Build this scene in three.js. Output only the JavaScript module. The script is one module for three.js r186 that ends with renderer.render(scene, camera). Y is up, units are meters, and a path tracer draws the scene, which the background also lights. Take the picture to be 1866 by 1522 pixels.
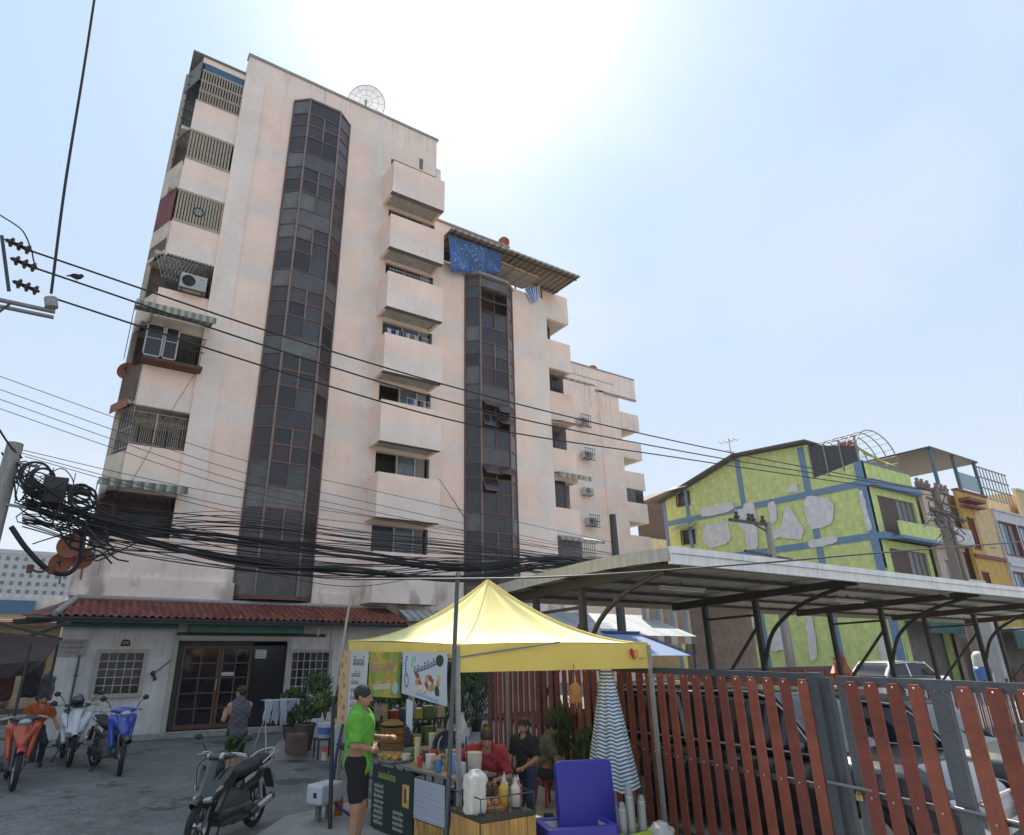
import * as THREE from 'three';
import { mergeGeometries } from 'three/addons/utils/BufferGeometryUtils.js';

// ---------- renderer, camera, sky, sun ----------
const renderer = new THREE.WebGLRenderer({ antialias: true });
renderer.setSize(1024, 835);
renderer.toneMapping = THREE.LinearToneMapping;
renderer.toneMappingExposure = 1.75;
renderer.shadowMap.enabled = true;
const scene = new THREE.Scene();
const R = Math.PI / 180, V3 = (x, y, z) => new THREE.Vector3(x, y, z);
const FPX = 1132, CXP = 851, CYP = 768, YAW = -31.3 * R, PITCH = 20.25 * R, EYE = V3(0, 2.2, 0);
const camera = new THREE.PerspectiveCamera(2 * Math.atan(761 / FPX) / R, 1866 / 1522, 0.1, 4000);
camera.position.copy(EYE);
camera.rotation.order = 'YXZ';
camera.rotation.set(PITCH, YAW, 0);
camera.setViewOffset(1866, 1522, 933 - CXP, 761 - CYP, 1866, 1522);
scene.add(camera);

const SUN_EL = 56 * R, SUN_AZ = 30 * R;                        // behind the apartment block
const sunDir = V3(Math.sin(SUN_AZ) * Math.cos(SUN_EL), Math.sin(SUN_EL), -Math.cos(SUN_AZ) * Math.cos(SUN_EL));
function h2(x, y) { let n = Math.imul(x | 0, 374761393) + Math.imul(y | 0, 668265263) | 0; n = Math.imul(n ^ (n >>> 13), 1274126177); return ((n ^ (n >>> 16)) >>> 0) / 4294967295; }
function vn(x, y) { const i = Math.floor(x), j = Math.floor(y), f = x - i, g = y - j, u = f * f * (3 - 2 * f), v = g * g * (3 - 2 * g); const a = h2(i, j), b = h2(i + 1, j), c = h2(i, j + 1), d = h2(i + 1, j + 1); return a + (b - a) * u + (c - a) * v + (a - b - c + d) * u * v; }
function fbm(x, y, o = 4) { let s = 0, a = .5; for (let k = 0; k < o; k++) { s += a * vn(x, y); x = x * 2 + 17.3; y = y * 2 + 5.1; a *= .5; } return s; }
const clamp = (x, a = 0, b = 1) => Math.min(b, Math.max(a, x)), mix = (a, b, t) => a + (b - a) * t, sst = (a, b, x) => { const t = clamp((x - a) / (b - a)); return t * t * (3 - 2 * t); };
{ // hazy tropical sky: pale blue, white round the sun, milky at the horizon, a few thin veils
  const W = 1024, H = 512, d = new Float32Array(W * H * 4);
  for (let j = 0; j < H; j++) { const el = ((j + .5) / H - .5) * Math.PI, cy = Math.sin(el), cr = Math.cos(el);
    for (let i = 0; i < W; i++) { const az = ((i + .5) / W - .5) * 2 * Math.PI; const x = Math.cos(az) * cr, z = Math.sin(az) * cr;
      const c = clamp(x * sunDir.x + cy * sunDir.y + z * sunDir.z, -1, 1), a = Math.acos(c) / R;
      const e = Math.max(cy, 0), hz = Math.exp(-e * 3.4);
      let r = mix(.275, .545, hz), g = mix(.385, .56, hz), b = mix(.53, .58, hz);
      const k = 1 / Math.max(.18, cy + .18), veil = sst(.46, .74, fbm(x * k * 1.1 + 7, z * k * 1.6 + 3, 5)) * .35 * sst(.02, .3, cy);
      r = mix(r, .50, veil); g = mix(g, .52, veil); b = mix(b, .55, veil);
      const gl = .27 * Math.exp(-a / 16) + .4 * Math.exp(-a * a / 120);
      r += gl * 1.08; g += gl * 1.0; b += gl * .86;
      if (cy < 0) { const t = sst(0, -.12, cy); r = mix(r, .22, t); g = mix(g, .22, t); b = mix(b, .21, t); }
      const o = (j * W + i) * 4; d[o] = r; d[o + 1] = g; d[o + 2] = b; d[o + 3] = 1; } }
  const t = new THREE.DataTexture(d, W, H, THREE.RGBAFormat, THREE.FloatType); t.mapping = THREE.EquirectangularReflectionMapping; t.magFilter = t.minFilter = THREE.LinearFilter; t.needsUpdate = true;
  scene.background = t; scene.environment = t;
}
const sun = new THREE.DirectionalLight(new THREE.Color().setRGB(1, .93, .82), 4.8);
sun.position.copy(sunDir).multiplyScalar(80).add(V3(10, 0, -12)); sun.target.position.set(10, 0, -12);
sun.castShadow = true; sun.shadow.radius = 2; sun.shadow.mapSize.set(4096, 4096); sun.shadow.bias = -.0004; sun.shadow.normalBias = .03;
Object.assign(sun.shadow.camera, { left: -50, right: 50, top: 50, bottom: -50, near: 1, far: 200 });
scene.add(sun, sun.target);

// ---------- from photo pixels to places ----------
const eu = new THREE.Matrix4().makeRotationFromEuler(new THREE.Euler(PITCH, YAW, 0, 'YXZ'));
const ray = (x, y) => V3((x - CXP) / FPX, -(y - CYP) / FPX, -1).applyMatrix4(eu);
const atZ = (x, y, z) => { const d = ray(x, y); return d.multiplyScalar((z - EYE.z) / d.z).add(EYE); };
const atX = (x, y, X) => { const d = ray(x, y); return d.multiplyScalar((X - EYE.x) / d.x).add(EYE); };
const atY = (x, y, h = 0) => { const d = ray(x, y); return d.multiplyScalar((h - EYE.y) / d.y).add(EYE); };

// ---------- random, textures, materials ----------
let seed = 12345; const rnd = () => { seed = (Math.imul(seed, 1664525) + 1013904223) >>> 0; return seed / 4294967296; }, rr = (a, b) => a + (b - a) * rnd();
function tex(w, h, fn, srgb = true) { const d = new Uint8Array(w * h * 4); for (let j = 0; j < h; j++) for (let i = 0; i < w; i++) { const c = fn((i + .5) / w, (j + .5) / h, i, j), o = (j * w + i) * 4; d[o] = clamp(c[0], 0, 255); d[o + 1] = clamp(c[1], 0, 255); d[o + 2] = clamp(c[2], 0, 255); d[o + 3] = 255; }
  const t = new THREE.DataTexture(d, w, h); t.wrapS = t.wrapT = THREE.RepeatWrapping; t.magFilter = THREE.LinearFilter; t.minFilter = THREE.LinearMipmapLinearFilter; t.generateMipmaps = true; if (srgb) t.colorSpace = THREE.SRGBColorSpace; t.needsUpdate = true; return t; }
// tileable fbm on a torus of period n
const tn = (u, v, n) => { const x = u * n, y = v * n, a = sst(.0, 1, u), b = sst(0, 1, v); const f = (p, q) => fbm(p + 31, q + 77, 4); return mix(mix(f(x, y), f(x - n, y), a), mix(f(x, y - n), f(x - n, y - n), a), b); };
const g3 = v => [v, v, v];
const T_GRIME = tex(512, 512, (u, v) => { const n = tn(u, v, 8), m = tn(u, v, 40), s = tn(u * 1, v, 3); return g3(255 * clamp(.80 + .34 * (n - .47) + .22 * (m - .47) + .18 * (s - .47) + .1)); });
const T_STREAK = tex(512, 512, (u, v) => { const n = tn(u, v, 6), st = fbm(u * 90 + 3, v * 3, 3) * .5 + fbm(u * 30, v * 2, 3) * .5; const e = Math.abs(u - .5) > .48 ? .5 : 1; return g3(255 * clamp(.92 + .2 * (n - .47) + .24 * (st - .47) * e)); });
const T_FINE = tex(512, 512, (u, v, i, j) => { const n = tn(u, v, 12), m = tn(u, v, 90), w = h2(i, j); return g3(255 * clamp(.86 + .16 * (n - .47) + .26 * (m - .47) + .1 * (w - .5))); });
const T_ASPHALT = tex(1024, 1024, (u, v, i, j) => { const n = tn(u, v, 5), m = tn(u, v, 24), f = tn(u, v, 150), w = h2(i, j), crack = 1 - .16 * sst(.008, .0, Math.abs(tn(u, v, 4) - .5)); const k = (.82 + .4 * (n - .47) + .26 * (m - .47) + .42 * (f - .47) + .22 * (w - .5)) * crack * (1 - .28 * sst(.60, .68, tn(v, u, 11))) * (1 + .14 * sst(.56, .6, tn(u, v, 3))); return [234 * k, 236 * k, 235 * k]; });
const T_WOOD = tex(256, 512, (u, v) => { const s = fbm(u * 26 + 1.5 * fbm(u * 3, v * 2, 2), v * 2.2, 4); const k = .7 + .6 * (s - .3); return [235 * k, 225 * k, 205 * k]; });
const T_WEAVE = tex(128, 128, (u, v, i, j) => { const k = .86 + .07 * (((i >> 1) + (j >> 1)) & 1) + .1 * (tn(u, v, 10) - .5); return g3(250 * k); });
const lin = (r, g, b) => new THREE.Color().setRGB(r, g, b), hex = h => new THREE.Color(h);
const col = c => Array.isArray(c) ? lin(...c) : hex(c);
function mt(c, rough = .8, o = {}) { return new THREE.MeshStandardMaterial({ color: col(c), roughness: rough, side: THREE.DoubleSide, ...o }); }
function mp(c, rough = .4, o = {}) { return new THREE.MeshPhysicalMaterial({ color: col(c), roughness: rough, side: THREE.DoubleSide, ...o }); }
const gm = (c, r = .85, o = {}) => mt(c, r, { map: T_GRIME, bumpMap: T_FINE, bumpScale: .004, ...o });
const sm = (c, r = .85, o = {}) => mt(c, r, { map: T_STREAK, ...o });
const fm = (c, r = .85, o = {}) => mt(c, r, { map: T_FINE, ...o });

// the block's paint: pink panels, pale bands at each floor and pale strips, with rain stains (world x 0..24, y 2..27)
const T_FACADE = tex(1536, 1600, (u, v) => { const x = u * 24, y = 2 + v * 25;
  const wob = .05 * (vn(x * 6, y * 6) - .5) + .12 * (vn(x * 1.1 + 9, y * .8) - .5);
  const yy = y + wob, xx = x + wob; const fr = (((yy - 9.42) % 2.8) + 2.8) % 2.8; let pale = sst(-.03, .03, Math.min(fr, .8 - fr)); if (fr > 2.7) pale = Math.max(pale, sst(-.03, .03, fr - 2.8));
  if (yy > 23.5 || yy < 4.9) pale = yy < 4.9 ? 1 : .45;
  const strip = (a, b) => sst(-.04, .04, Math.min(xx - a, b - xx)); pale = Math.max(pale, strip(2.16, 2.95), strip(7.7, 8.45), strip(10.98, 11.3), strip(16.4, 17.3));
  const n = fbm(x * 1.3, y * 1.3, 5), f = fbm(x * 9, y * 9, 3), n2 = fbm(x * .5 + 40, y * .35, 4);
  const pk = [252, 222, 204], pl = [240, 224, 212]; let c = [0, 1, 2].map(i => mix(pk[i], pl[i], pale * (.62 + .5 * n2)));
  let k = 1 + .1 * (n - .47) + .05 * (f - .47);
  const drip = fbm(x * 5.5, y * .35 + 9, 4); const top = sst(3.0, 0, 25.6 - y) ; k -= .09 * sst(.5, .78, drip) * sst(.2, 1, top) * (x < 11.2 ? 1 : 0);
  k -= .02 * sst(.5, .8, fbm(x * 7 + 50, y * .45, 4)) ;
  if (x > 11) k -= .12 * sst(.5, .8, drip) * sst(2.2, 0, 21.6 - y);
  k -= .26 * sst(.46, .7, fbm(x * 2.2 + 4, y * 1.3, 4)) * sst(4.9, 3.6, y);
  c = [c[0] * k, c[1] * k * (.99 + .01 * k), c[2] * k * (.97 + .03 * k)]; return c; });

// ---------- geometry helpers ----------
function metric(g, s = .5) { if (g.index) g = g.toNonIndexed(); const p = g.attributes.position, n = g.attributes.normal, uv = new Float32Array(p.count * 2);
  for (let i = 0; i < p.count; i++) { const ax = Math.abs(n.getX(i)), ay = Math.abs(n.getY(i)), az = Math.abs(n.getZ(i)); let a, b; if (az >= ax && az >= ay) { a = p.getX(i); b = p.getY(i); } else if (ax >= ay) { a = p.getZ(i); b = p.getY(i); } else { a = p.getX(i); b = p.getZ(i); } uv[2 * i] = a * s; uv[2 * i + 1] = b * s; }
  g.setAttribute('uv', new THREE.BufferAttribute(uv, 2)); return g; }
function facadeUV(g) { metric(g, 1); const p = g.attributes.uv, q = g.attributes.position; for (let i = 0; i < p.count; i++) p.setXY(i, q.getX(i) / 24 + (Math.abs(g.attributes.normal.getX(i)) > .7 ? q.getZ(i) / 24 : 0), (q.getY(i) - 2) / 25); return g; }
const B = (w, h, d, x = 0, y = 0, z = 0) => metric(new THREE.BoxGeometry(w, h, d).translate(x, y, z));
const BB = (x0, x1, y0, y1, z0, z1) => B(x1 - x0, y1 - y0, Math.abs(z1 - z0), (x0 + x1) / 2, (y0 + y1) / 2, (z0 + z1) / 2);
function bar(a, b, w = .05, h = w) { const d = V3().subVectors(b, a), L = d.length(); const g = new THREE.BoxGeometry(w, h, L); const m = new THREE.Matrix4().lookAt(a, b, Math.abs(d.y) > .95 * L ? V3(0, 0, 1) : V3(0, 1, 0)); return metric(g, .5).applyMatrix4(m).translate((a.x + b.x) / 2, (a.y + b.y) / 2, (a.z + b.z) / 2); }
const nix = g => g.index ? g.toNonIndexed() : g;
function rod(a, b, r = .02, r2 = r, n = 8) { const d = V3().subVectors(b, a), L = d.length(); const g = nix(new THREE.CylinderGeometry(r2, r, L, n)); g.applyQuaternion(new THREE.Quaternion().setFromUnitVectors(V3(0, 1, 0), d.normalize())); return g.translate((a.x + b.x) / 2, (a.y + b.y) / 2, (a.z + b.z) / 2); }
const tube = (pts, r = .02, seg = 24, rad = 6, closed = false) => nix(new THREE.TubeGeometry(new THREE.CatmullRomCurve3(pts, closed), seg, r, rad, closed));
const cyl = (r1, r2, h, n = 16, x = 0, y = 0, z = 0) => nix(new THREE.CylinderGeometry(r1, r2, h, n).translate(x, y, z));
const sph = (r, x = 0, y = 0, z = 0, n = 12) => nix(new THREE.SphereGeometry(r, n, Math.max(6, n >> 1)).translate(x, y, z));
const lathe = (pts, n = 20) => nix(new THREE.LatheGeometry(pts.map(p => new THREE.Vector2(p[0], p[1])), n));
const tor = (r, t, n = 24, m = 8) => nix(new THREE.TorusGeometry(r, t, m, n));
const mg = a => { a = a.map(nix); a.forEach(g => { for (const k of Object.keys(g.attributes)) if (!['position', 'normal', 'uv'].includes(k)) g.deleteAttribute(k); if (!g.attributes.uv) g.setAttribute('uv', new THREE.BufferAttribute(new Float32Array(g.attributes.position.count * 2), 2)); }); return mergeGeometries(a, false); };
function ext(pts, depth, holes = [], bevel = 0) { const s = new THREE.Shape(pts.map(p => new THREE.Vector2(p[0], p[1]))); for (const h of holes) s.holes.push(new THREE.Path(h.map(p => new THREE.Vector2(p[0], p[1])))); return metric(new THREE.ExtrudeGeometry(s, { depth, bevelEnabled: bevel > 0, bevelSize: bevel, bevelThickness: bevel, bevelSegments: 2, curveSegments: 8 })); }
const rect = (x0, x1, y0, y1) => [[x0, y0], [x1, y0], [x1, y1], [x0, y1]];
const rrect = (w, h, r, n = 4) => { const o = []; for (const [sx, sy, a0] of [[1, 1, 0], [-1, 1, 90], [-1, -1, 180], [1, -1, 270]]) for (let k = 0; k <= n; k++) { const a = (a0 + 90 * k / n) * R; o.push([sx * (w / 2 - r) + r * Math.cos(a), sy * (h / 2 - r) + r * Math.sin(a)]); } return o; };
function quad(a, b, c, d, thick = 0, nu = 1, nv = 1, f) { // patch a-b-c-d with optional displacement f(u,v) along its normal
  const n = V3().subVectors(b, a).cross(V3().subVectors(d, a)).normalize(), P = [], I = [], UVs = []; const W = a.distanceTo(b), Hh = a.distanceTo(d);
  const put = (off) => { const o = P.length / 3; for (let j = 0; j <= nv; j++) for (let i = 0; i <= nu; i++) { const u = i / nu, v = j / nv, p = V3().addScaledVector(a, (1 - u) * (1 - v)).addScaledVector(b, u * (1 - v)).addScaledVector(c, u * v).addScaledVector(d, (1 - u) * v).addScaledVector(n, off + (f ? f(u, v) : 0)); P.push(p.x, p.y, p.z); UVs.push(u * W * .5, v * Hh * .5); } for (let j = 0; j < nv; j++) for (let i = 0; i < nu; i++) { const k = o + j * (nu + 1) + i; if (off >= 0) I.push(k, k + 1, k + nu + 2, k, k + nu + 2, k + nu + 1); else I.push(k, k + nu + 2, k + 1, k, k + nu + 1, k + nu + 2); } };
  put(0); if (thick) { put(-thick); const N = (nu + 1) * (nv + 1), edge = (i, j) => { I.push(i, i + N, j, j, i + N, j + N); }; for (let i = 0; i < nu; i++) { edge(i, i + 1); edge(nv * (nu + 1) + i + 1, nv * (nu + 1) + i); } for (let j = 0; j < nv; j++) { edge((j + 1) * (nu + 1), j * (nu + 1)); edge(j * (nu + 1) + nu, (j + 1) * (nu + 1) + nu); } }
  const g = new THREE.BufferGeometry(); g.setAttribute('position', new THREE.Float32BufferAttribute(P, 3)); g.setAttribute('uv', new THREE.Float32BufferAttribute(UVs, 2)); g.setIndex(I); if (thick) { const h = g.toNonIndexed(); h.computeVertexNormals(); return h; } g.computeVertexNormals(); return nix(g); }

// ---------- scene helpers ----------
const taken = {}; const numbered = n => { const k = taken[n] = (taken[n] ?? -1) + 1; return k ? n + '_' + String(k).padStart(3, '0') : n; };
function T(name, label, category, group, pos, ry = 0) { const o = new THREE.Group(); o.name = numbered(name); o.userData = { label, category }; if (group) o.userData.group = group; if (pos) o.position.copy(pos); o.rotation.y = ry; scene.add(o); return o; }
function M(name, g, m, parent) { const o = new THREE.Mesh(Array.isArray(g) ? mg(g) : g, m); o.name = name; parent.add(o); return o; }
function TM(name, g, m, label, category, group) { const o = M(numbered(name), g, m, scene); o.userData = { label, category }; if (group) o.userData.group = group; return o; }
function S(name, g, m, kind = 'structure') { const o = M(numbered(name), g, m, scene); o.userData.kind = kind; return o; }
function copy(o, pos, ry, label) { const c = o.clone(); c.userData = { ...o.userData }; c.name = numbered(o.name.replace(/_\d\d\d$/, '')); if (pos) c.position.copy(pos); if (ry !== undefined) c.rotation.y = ry; if (label) c.userData.label = label; scene.add(c); return c; }

// naive surface nets over a signed distance field
function nets(b0, b1, c, f) { const nx = Math.ceil((b1[0] - b0[0]) / c) + 1, ny = Math.ceil((b1[1] - b0[1]) / c) + 1, nz = Math.ceil((b1[2] - b0[2]) / c) + 1; const F = new Float32Array(nx * ny * nz), id = new Int32Array(nx * ny * nz).fill(-1);
  for (let k = 0, o = 0; k < nz; k++) for (let j = 0; j < ny; j++) for (let i = 0; i < nx; i++) F[o++] = f(b0[0] + i * c, b0[1] + j * c, b0[2] + k * c);
  const P = [], I = [], O = (i, j, k) => (k * ny + j) * nx + i;
  for (let k = 0; k < nz - 1; k++) for (let j = 0; j < ny - 1; j++) for (let i = 0; i < nx - 1; i++) { const o = O(i, j, k); let sx = 0, sy = 0, sz = 0, n = 0; const v = [F[o], F[o + 1], F[o + nx], F[o + nx + 1], F[o + nx * ny], F[o + nx * ny + 1], F[o + nx * ny + nx], F[o + nx * ny + nx + 1]]; let mn = 1e9, mx = -1e9; for (const q of v) { if (q < mn) mn = q; if (q > mx) mx = q; } if (mn > 0 || mx <= 0) continue;
    for (const [a, b] of EDG) { if ((v[a] > 0) !== (v[b] > 0)) { const t = v[a] / (v[a] - v[b]); sx += mix(a & 1, b & 1, t); sy += mix(a >> 1 & 1, b >> 1 & 1, t); sz += mix(a >> 2, b >> 2, t); n++; } }
    id[o] = P.length / 3; P.push(b0[0] + (i + sx / n) * c, b0[1] + (j + sy / n) * c, b0[2] + (k + sz / n) * c); }
  const face = (a, b, d, e, flip) => { if (a < 0 || b < 0 || d < 0 || e < 0) return; if (flip) I.push(a, d, b, a, e, d); else I.push(a, b, d, a, d, e); };
  for (let k = 1; k < nz - 1; k++) for (let j = 1; j < ny - 1; j++) for (let i = 1; i < nx - 1; i++) { const o = O(i, j, k), q = F[o] > 0;
    if (q !== (F[o + 1] > 0)) face(id[o - nx - nx * ny], id[o - nx * ny], id[o], id[o - nx], q);
    if (q !== (F[o + nx] > 0)) face(id[o - 1 - nx * ny], id[o - nx * ny], id[o], id[o - 1], !q);
    if (q !== (F[o + nx * ny] > 0)) face(id[o - 1 - nx], id[o - nx], id[o], id[o - 1], q); }
  const g = new THREE.BufferGeometry(); g.setAttribute('position', new THREE.Float32BufferAttribute(P, 3)); g.setIndex(I); g.computeVertexNormals(); return metric(g, 2); }
const EDG = [[0, 1], [2, 3], [4, 5], [6, 7], [0, 2], [1, 3], [4, 6], [5, 7], [0, 4], [1, 5], [2, 6], [3, 7]];
const smin = (a, b, k) => { const h = Math.max(k - Math.abs(a - b), 0) / k; return Math.min(a, b) - h * h * k * .25; };
// tapered capsule: [ax,ay,az, bx,by,bz, ra, rb]
function cap(q, x, y, z) { const dx = q[3] - q[0], dy = q[4] - q[1], dz = q[5] - q[2], t = clamp(((x - q[0]) * dx + (y - q[1]) * dy + (z - q[2]) * dz) / (dx * dx + dy * dy + dz * dz + 1e-9)); const ex = x - q[0] - dx * t, ey = y - q[1] - dy * t, ez = z - q[2] - dz * t; return Math.sqrt(ex * ex + ey * ey + ez * ez) - (q[6] + (q[7] - q[6]) * t); }
const ell = (cx, cy, cz, a, b, c) => (x, y, z) => { const k = Math.hypot((x - cx) / a, (y - cy) / b, (z - cz) / c); return (k - 1) * Math.min(a, b, c); };
const rbox = (cx, cy, cz, a, b, c, r, ang = 0) => { const cs = Math.cos(ang), sn = Math.sin(ang); return (x, y, z) => { const X = x - cx, Y = y - cy; const qx = Math.abs(X * cs + Y * sn) - a + r, qy = Math.abs(-X * sn + Y * cs) - b + r, qz = Math.abs(z - cz) - c + r; return Math.hypot(Math.max(qx, 0), Math.max(qy, 0), Math.max(qz, 0)) + Math.min(Math.max(qx, qy, qz), 0) - r; }; };
// ---------- materials ----------
const mFacade = mt('#ffffff', .9, { map: T_FACADE, bumpMap: T_FINE, bumpScale: .003 });
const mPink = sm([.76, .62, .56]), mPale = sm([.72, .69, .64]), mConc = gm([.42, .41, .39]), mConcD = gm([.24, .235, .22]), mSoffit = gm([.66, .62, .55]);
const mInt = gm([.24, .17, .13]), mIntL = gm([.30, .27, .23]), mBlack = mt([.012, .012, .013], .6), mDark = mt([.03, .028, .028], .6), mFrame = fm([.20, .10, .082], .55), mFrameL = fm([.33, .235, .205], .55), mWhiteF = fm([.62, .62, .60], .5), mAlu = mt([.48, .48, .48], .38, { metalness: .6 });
const GL = [[.046, .036, .042], [.058, .050, .058], [.034, .026, .030], [.085, .082, .088], [.066, .052, .058], [.060, .036, .036]].map((c, i) => mp(c, .16 + .03 * i, { ior: 1.5, map: T_GRIME }));
const GLP = [[.155, .15, .145], [.115, .11, .11], [.18, .175, .165]].map((c, i) => mp(c, .3, { ior: 1.5, map: T_GRIME })), GLW = mp([.16, .19, .205], .12, { map: T_GRIME });
const mBeigeBar = fm([.56, .47, .35], .6), mWhiteBar = fm([.58, .57, .54], .55), mRust = gm([.17, .07, .045], .8), mRed = gm([.22, .055, .05], .75), mBlueP = fm([.06, .17, .31], .6);
const mSteel = fm([.055, .062, .068], .5), mGalv = fm([.30, .31, .32], .45, { metalness: .4 }), mOrange = gm([.33, .085, .028], .6), mTerra = gm([.30, .088, .055], .8), mTerra2 = gm([.25, .066, .045], .82), mTerra3 = gm([.34, .12, .08], .85);

// ---------- ground, road, pavements ----------
const mAsph = mt([.285, .275, .268], .93, { map: T_ASPHALT, bumpMap: T_ASPHALT, bumpScale: .012 });
{ const g = new THREE.PlaneGeometry(900, 900, 1, 1).rotateX(-Math.PI / 2); const uv = g.attributes.uv; for (let i = 0; i < uv.count; i++) uv.setXY(i, uv.getX(i) * 150, uv.getY(i) * 150); S('ground', g, mAsph); }
const slab = (pts, h) => metric(new THREE.ExtrudeGeometry(new THREE.Shape(pts.map(p => new THREE.Vector2(p[0], p[1]))), { depth: h, bevelEnabled: true, bevelSize: .012, bevelThickness: .012, bevelSegments: 1 }).rotateX(Math.PI / 2).translate(0, h, 0));
const mPave = gm([.40, .385, .36], .9), mLot = gm([.36, .35, .33], .92);
S('stall_pavement', slab([[2.35, -8.9], [3.0, -9.75], [3.9, -10.05], [6.1, -10.35], [7.35, -10.4], [6.2, -1.8], [2.9, -1.8], [2.2, -5.5]], .05), mPave);
S('forecourt_pavement', slab([[4.15, -15.05], [4.9, -14.5], [5.8, -14.05], [11.6, -13.6], [11.6, -19.66], [6.0, -19.66], [5.2, -17.5]], .14), mPave);
S('parking_lot', slab([[7.55, -10.6], [8.3, -13.2], [40, -13.2], [40, 4], [6.3, 4], [6.3, -1.7]], .03), mLot);
S('far_street_pavement', slab([[25, -17.5], [60, -17.5], [60, -20.2], [25, -20.2]], .13), mPave);

scene.fog = new THREE.FogExp2(new THREE.Color().setRGB(.80, .84, .90), .0004);   // hot hazy air

// ---------- apartment building ----------
const AP = T('apartment_building', 'tall pink and pale grey apartment block with two dark glazed stair bays', 'apartment block');
const U = -21, FY = 2.8;                                        // front plane, storey height
const floorTop = k => 22.2 - FY * k;                              // parapet tops, k=0 the seventh floor
const openings = []; for (let k = 0; k < 7; k++) openings.push(rect(8.72, 11.02, floorTop(k) - .25, floorTop(k) + 1.12));
// front walls, each with the opening behind its balcony
{ const holes = openings.map(o => o); M('wall', facadeUV(ext([[6.62, 3.2], [11.05, 3.2], [11.05, 25.5], [6.62, 25.5]], .22, holes).translate(0, 0, U - .22)), mFacade, AP);
  M('wall', facadeUV(BB(2.16, 4.2, 3.2, 25.5, U - .22, U)), mFacade, AP);
  M('wall', facadeUV(BB(4.2, 6.62, 24.16, 25.5, U - .22, U)), mFacade, AP);
  M('wall', facadeUV(BB(11.05, 12.68, 3.2, 18.66, U - .22, U - .002)), mFacade, AP);
  M('wall', facadeUV(ext([[12.68, 18.36], [15.22, 18.36], [15.22, 3.2], [17.35, 3.2], [17.35, 18.6], [12.68, 18.66]], .22).translate(0, 0, U - .222)), mFacade, AP);
  M('wall', facadeUV(BB(11.05, 15.72, 18.35, 21.55, U - 1.5, U - .8)), mFacade, AP);
  M('pilaster', facadeUV(BB(2.12, 2.9, 3.6, 24.5, U, U + .09)), mFacade, AP);
  M('parapet_coping', BB(2.1, 11.12, 25.5, 25.62, U - .3, U + .05), mConc, AP); M('parapet_coping', BB(11.14, 15.78, 21.55, 21.64, U - 1.0, U - .72), mConc, AP);
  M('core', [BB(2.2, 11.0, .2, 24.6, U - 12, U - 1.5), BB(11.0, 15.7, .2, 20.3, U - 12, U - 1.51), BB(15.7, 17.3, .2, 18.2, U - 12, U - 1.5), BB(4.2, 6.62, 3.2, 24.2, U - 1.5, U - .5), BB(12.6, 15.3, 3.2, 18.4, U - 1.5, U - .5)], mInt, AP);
  M('side_wall', facadeUV(BB(2.16, 2.4, 24.6, 25.5, U - 12, U - .23)), mFacade, AP); M('side_wall', facadeUV(BB(10.8, 11.05, 20.3, 25.5, U - 12, U - .23)), mFacade, AP); M('side_wall', facadeUV(BB(17.1, 17.35, 3.2, 18.2, U - 12, U - .45)), mFacade, AP);
  M('roof_slab', BB(2.4, 10.8, 24.5, 24.6, U - 12, U - .23), mConc, AP); M('roof_slab', BB(11.05, 17.3, 18.22, 18.32, U - 12, U - .23), mConc, AP);
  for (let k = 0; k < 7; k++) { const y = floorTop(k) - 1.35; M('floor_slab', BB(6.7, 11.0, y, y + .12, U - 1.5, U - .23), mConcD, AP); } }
// stepped corner of the top parapet
M('wall', facadeUV(BB(11.05, 11.3, 22.6, 23.85, U - .22, U - .004)), mFacade, AP); M('wall', facadeUV(BB(11.05, 11.24, 21.5, 22.6, U - .22, U - .004)), mFacade, AP);
M('roof_hatch', BB(10.15, 10.32, 23.4, 24.0, U, U + .03), mConcD, AP);

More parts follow.
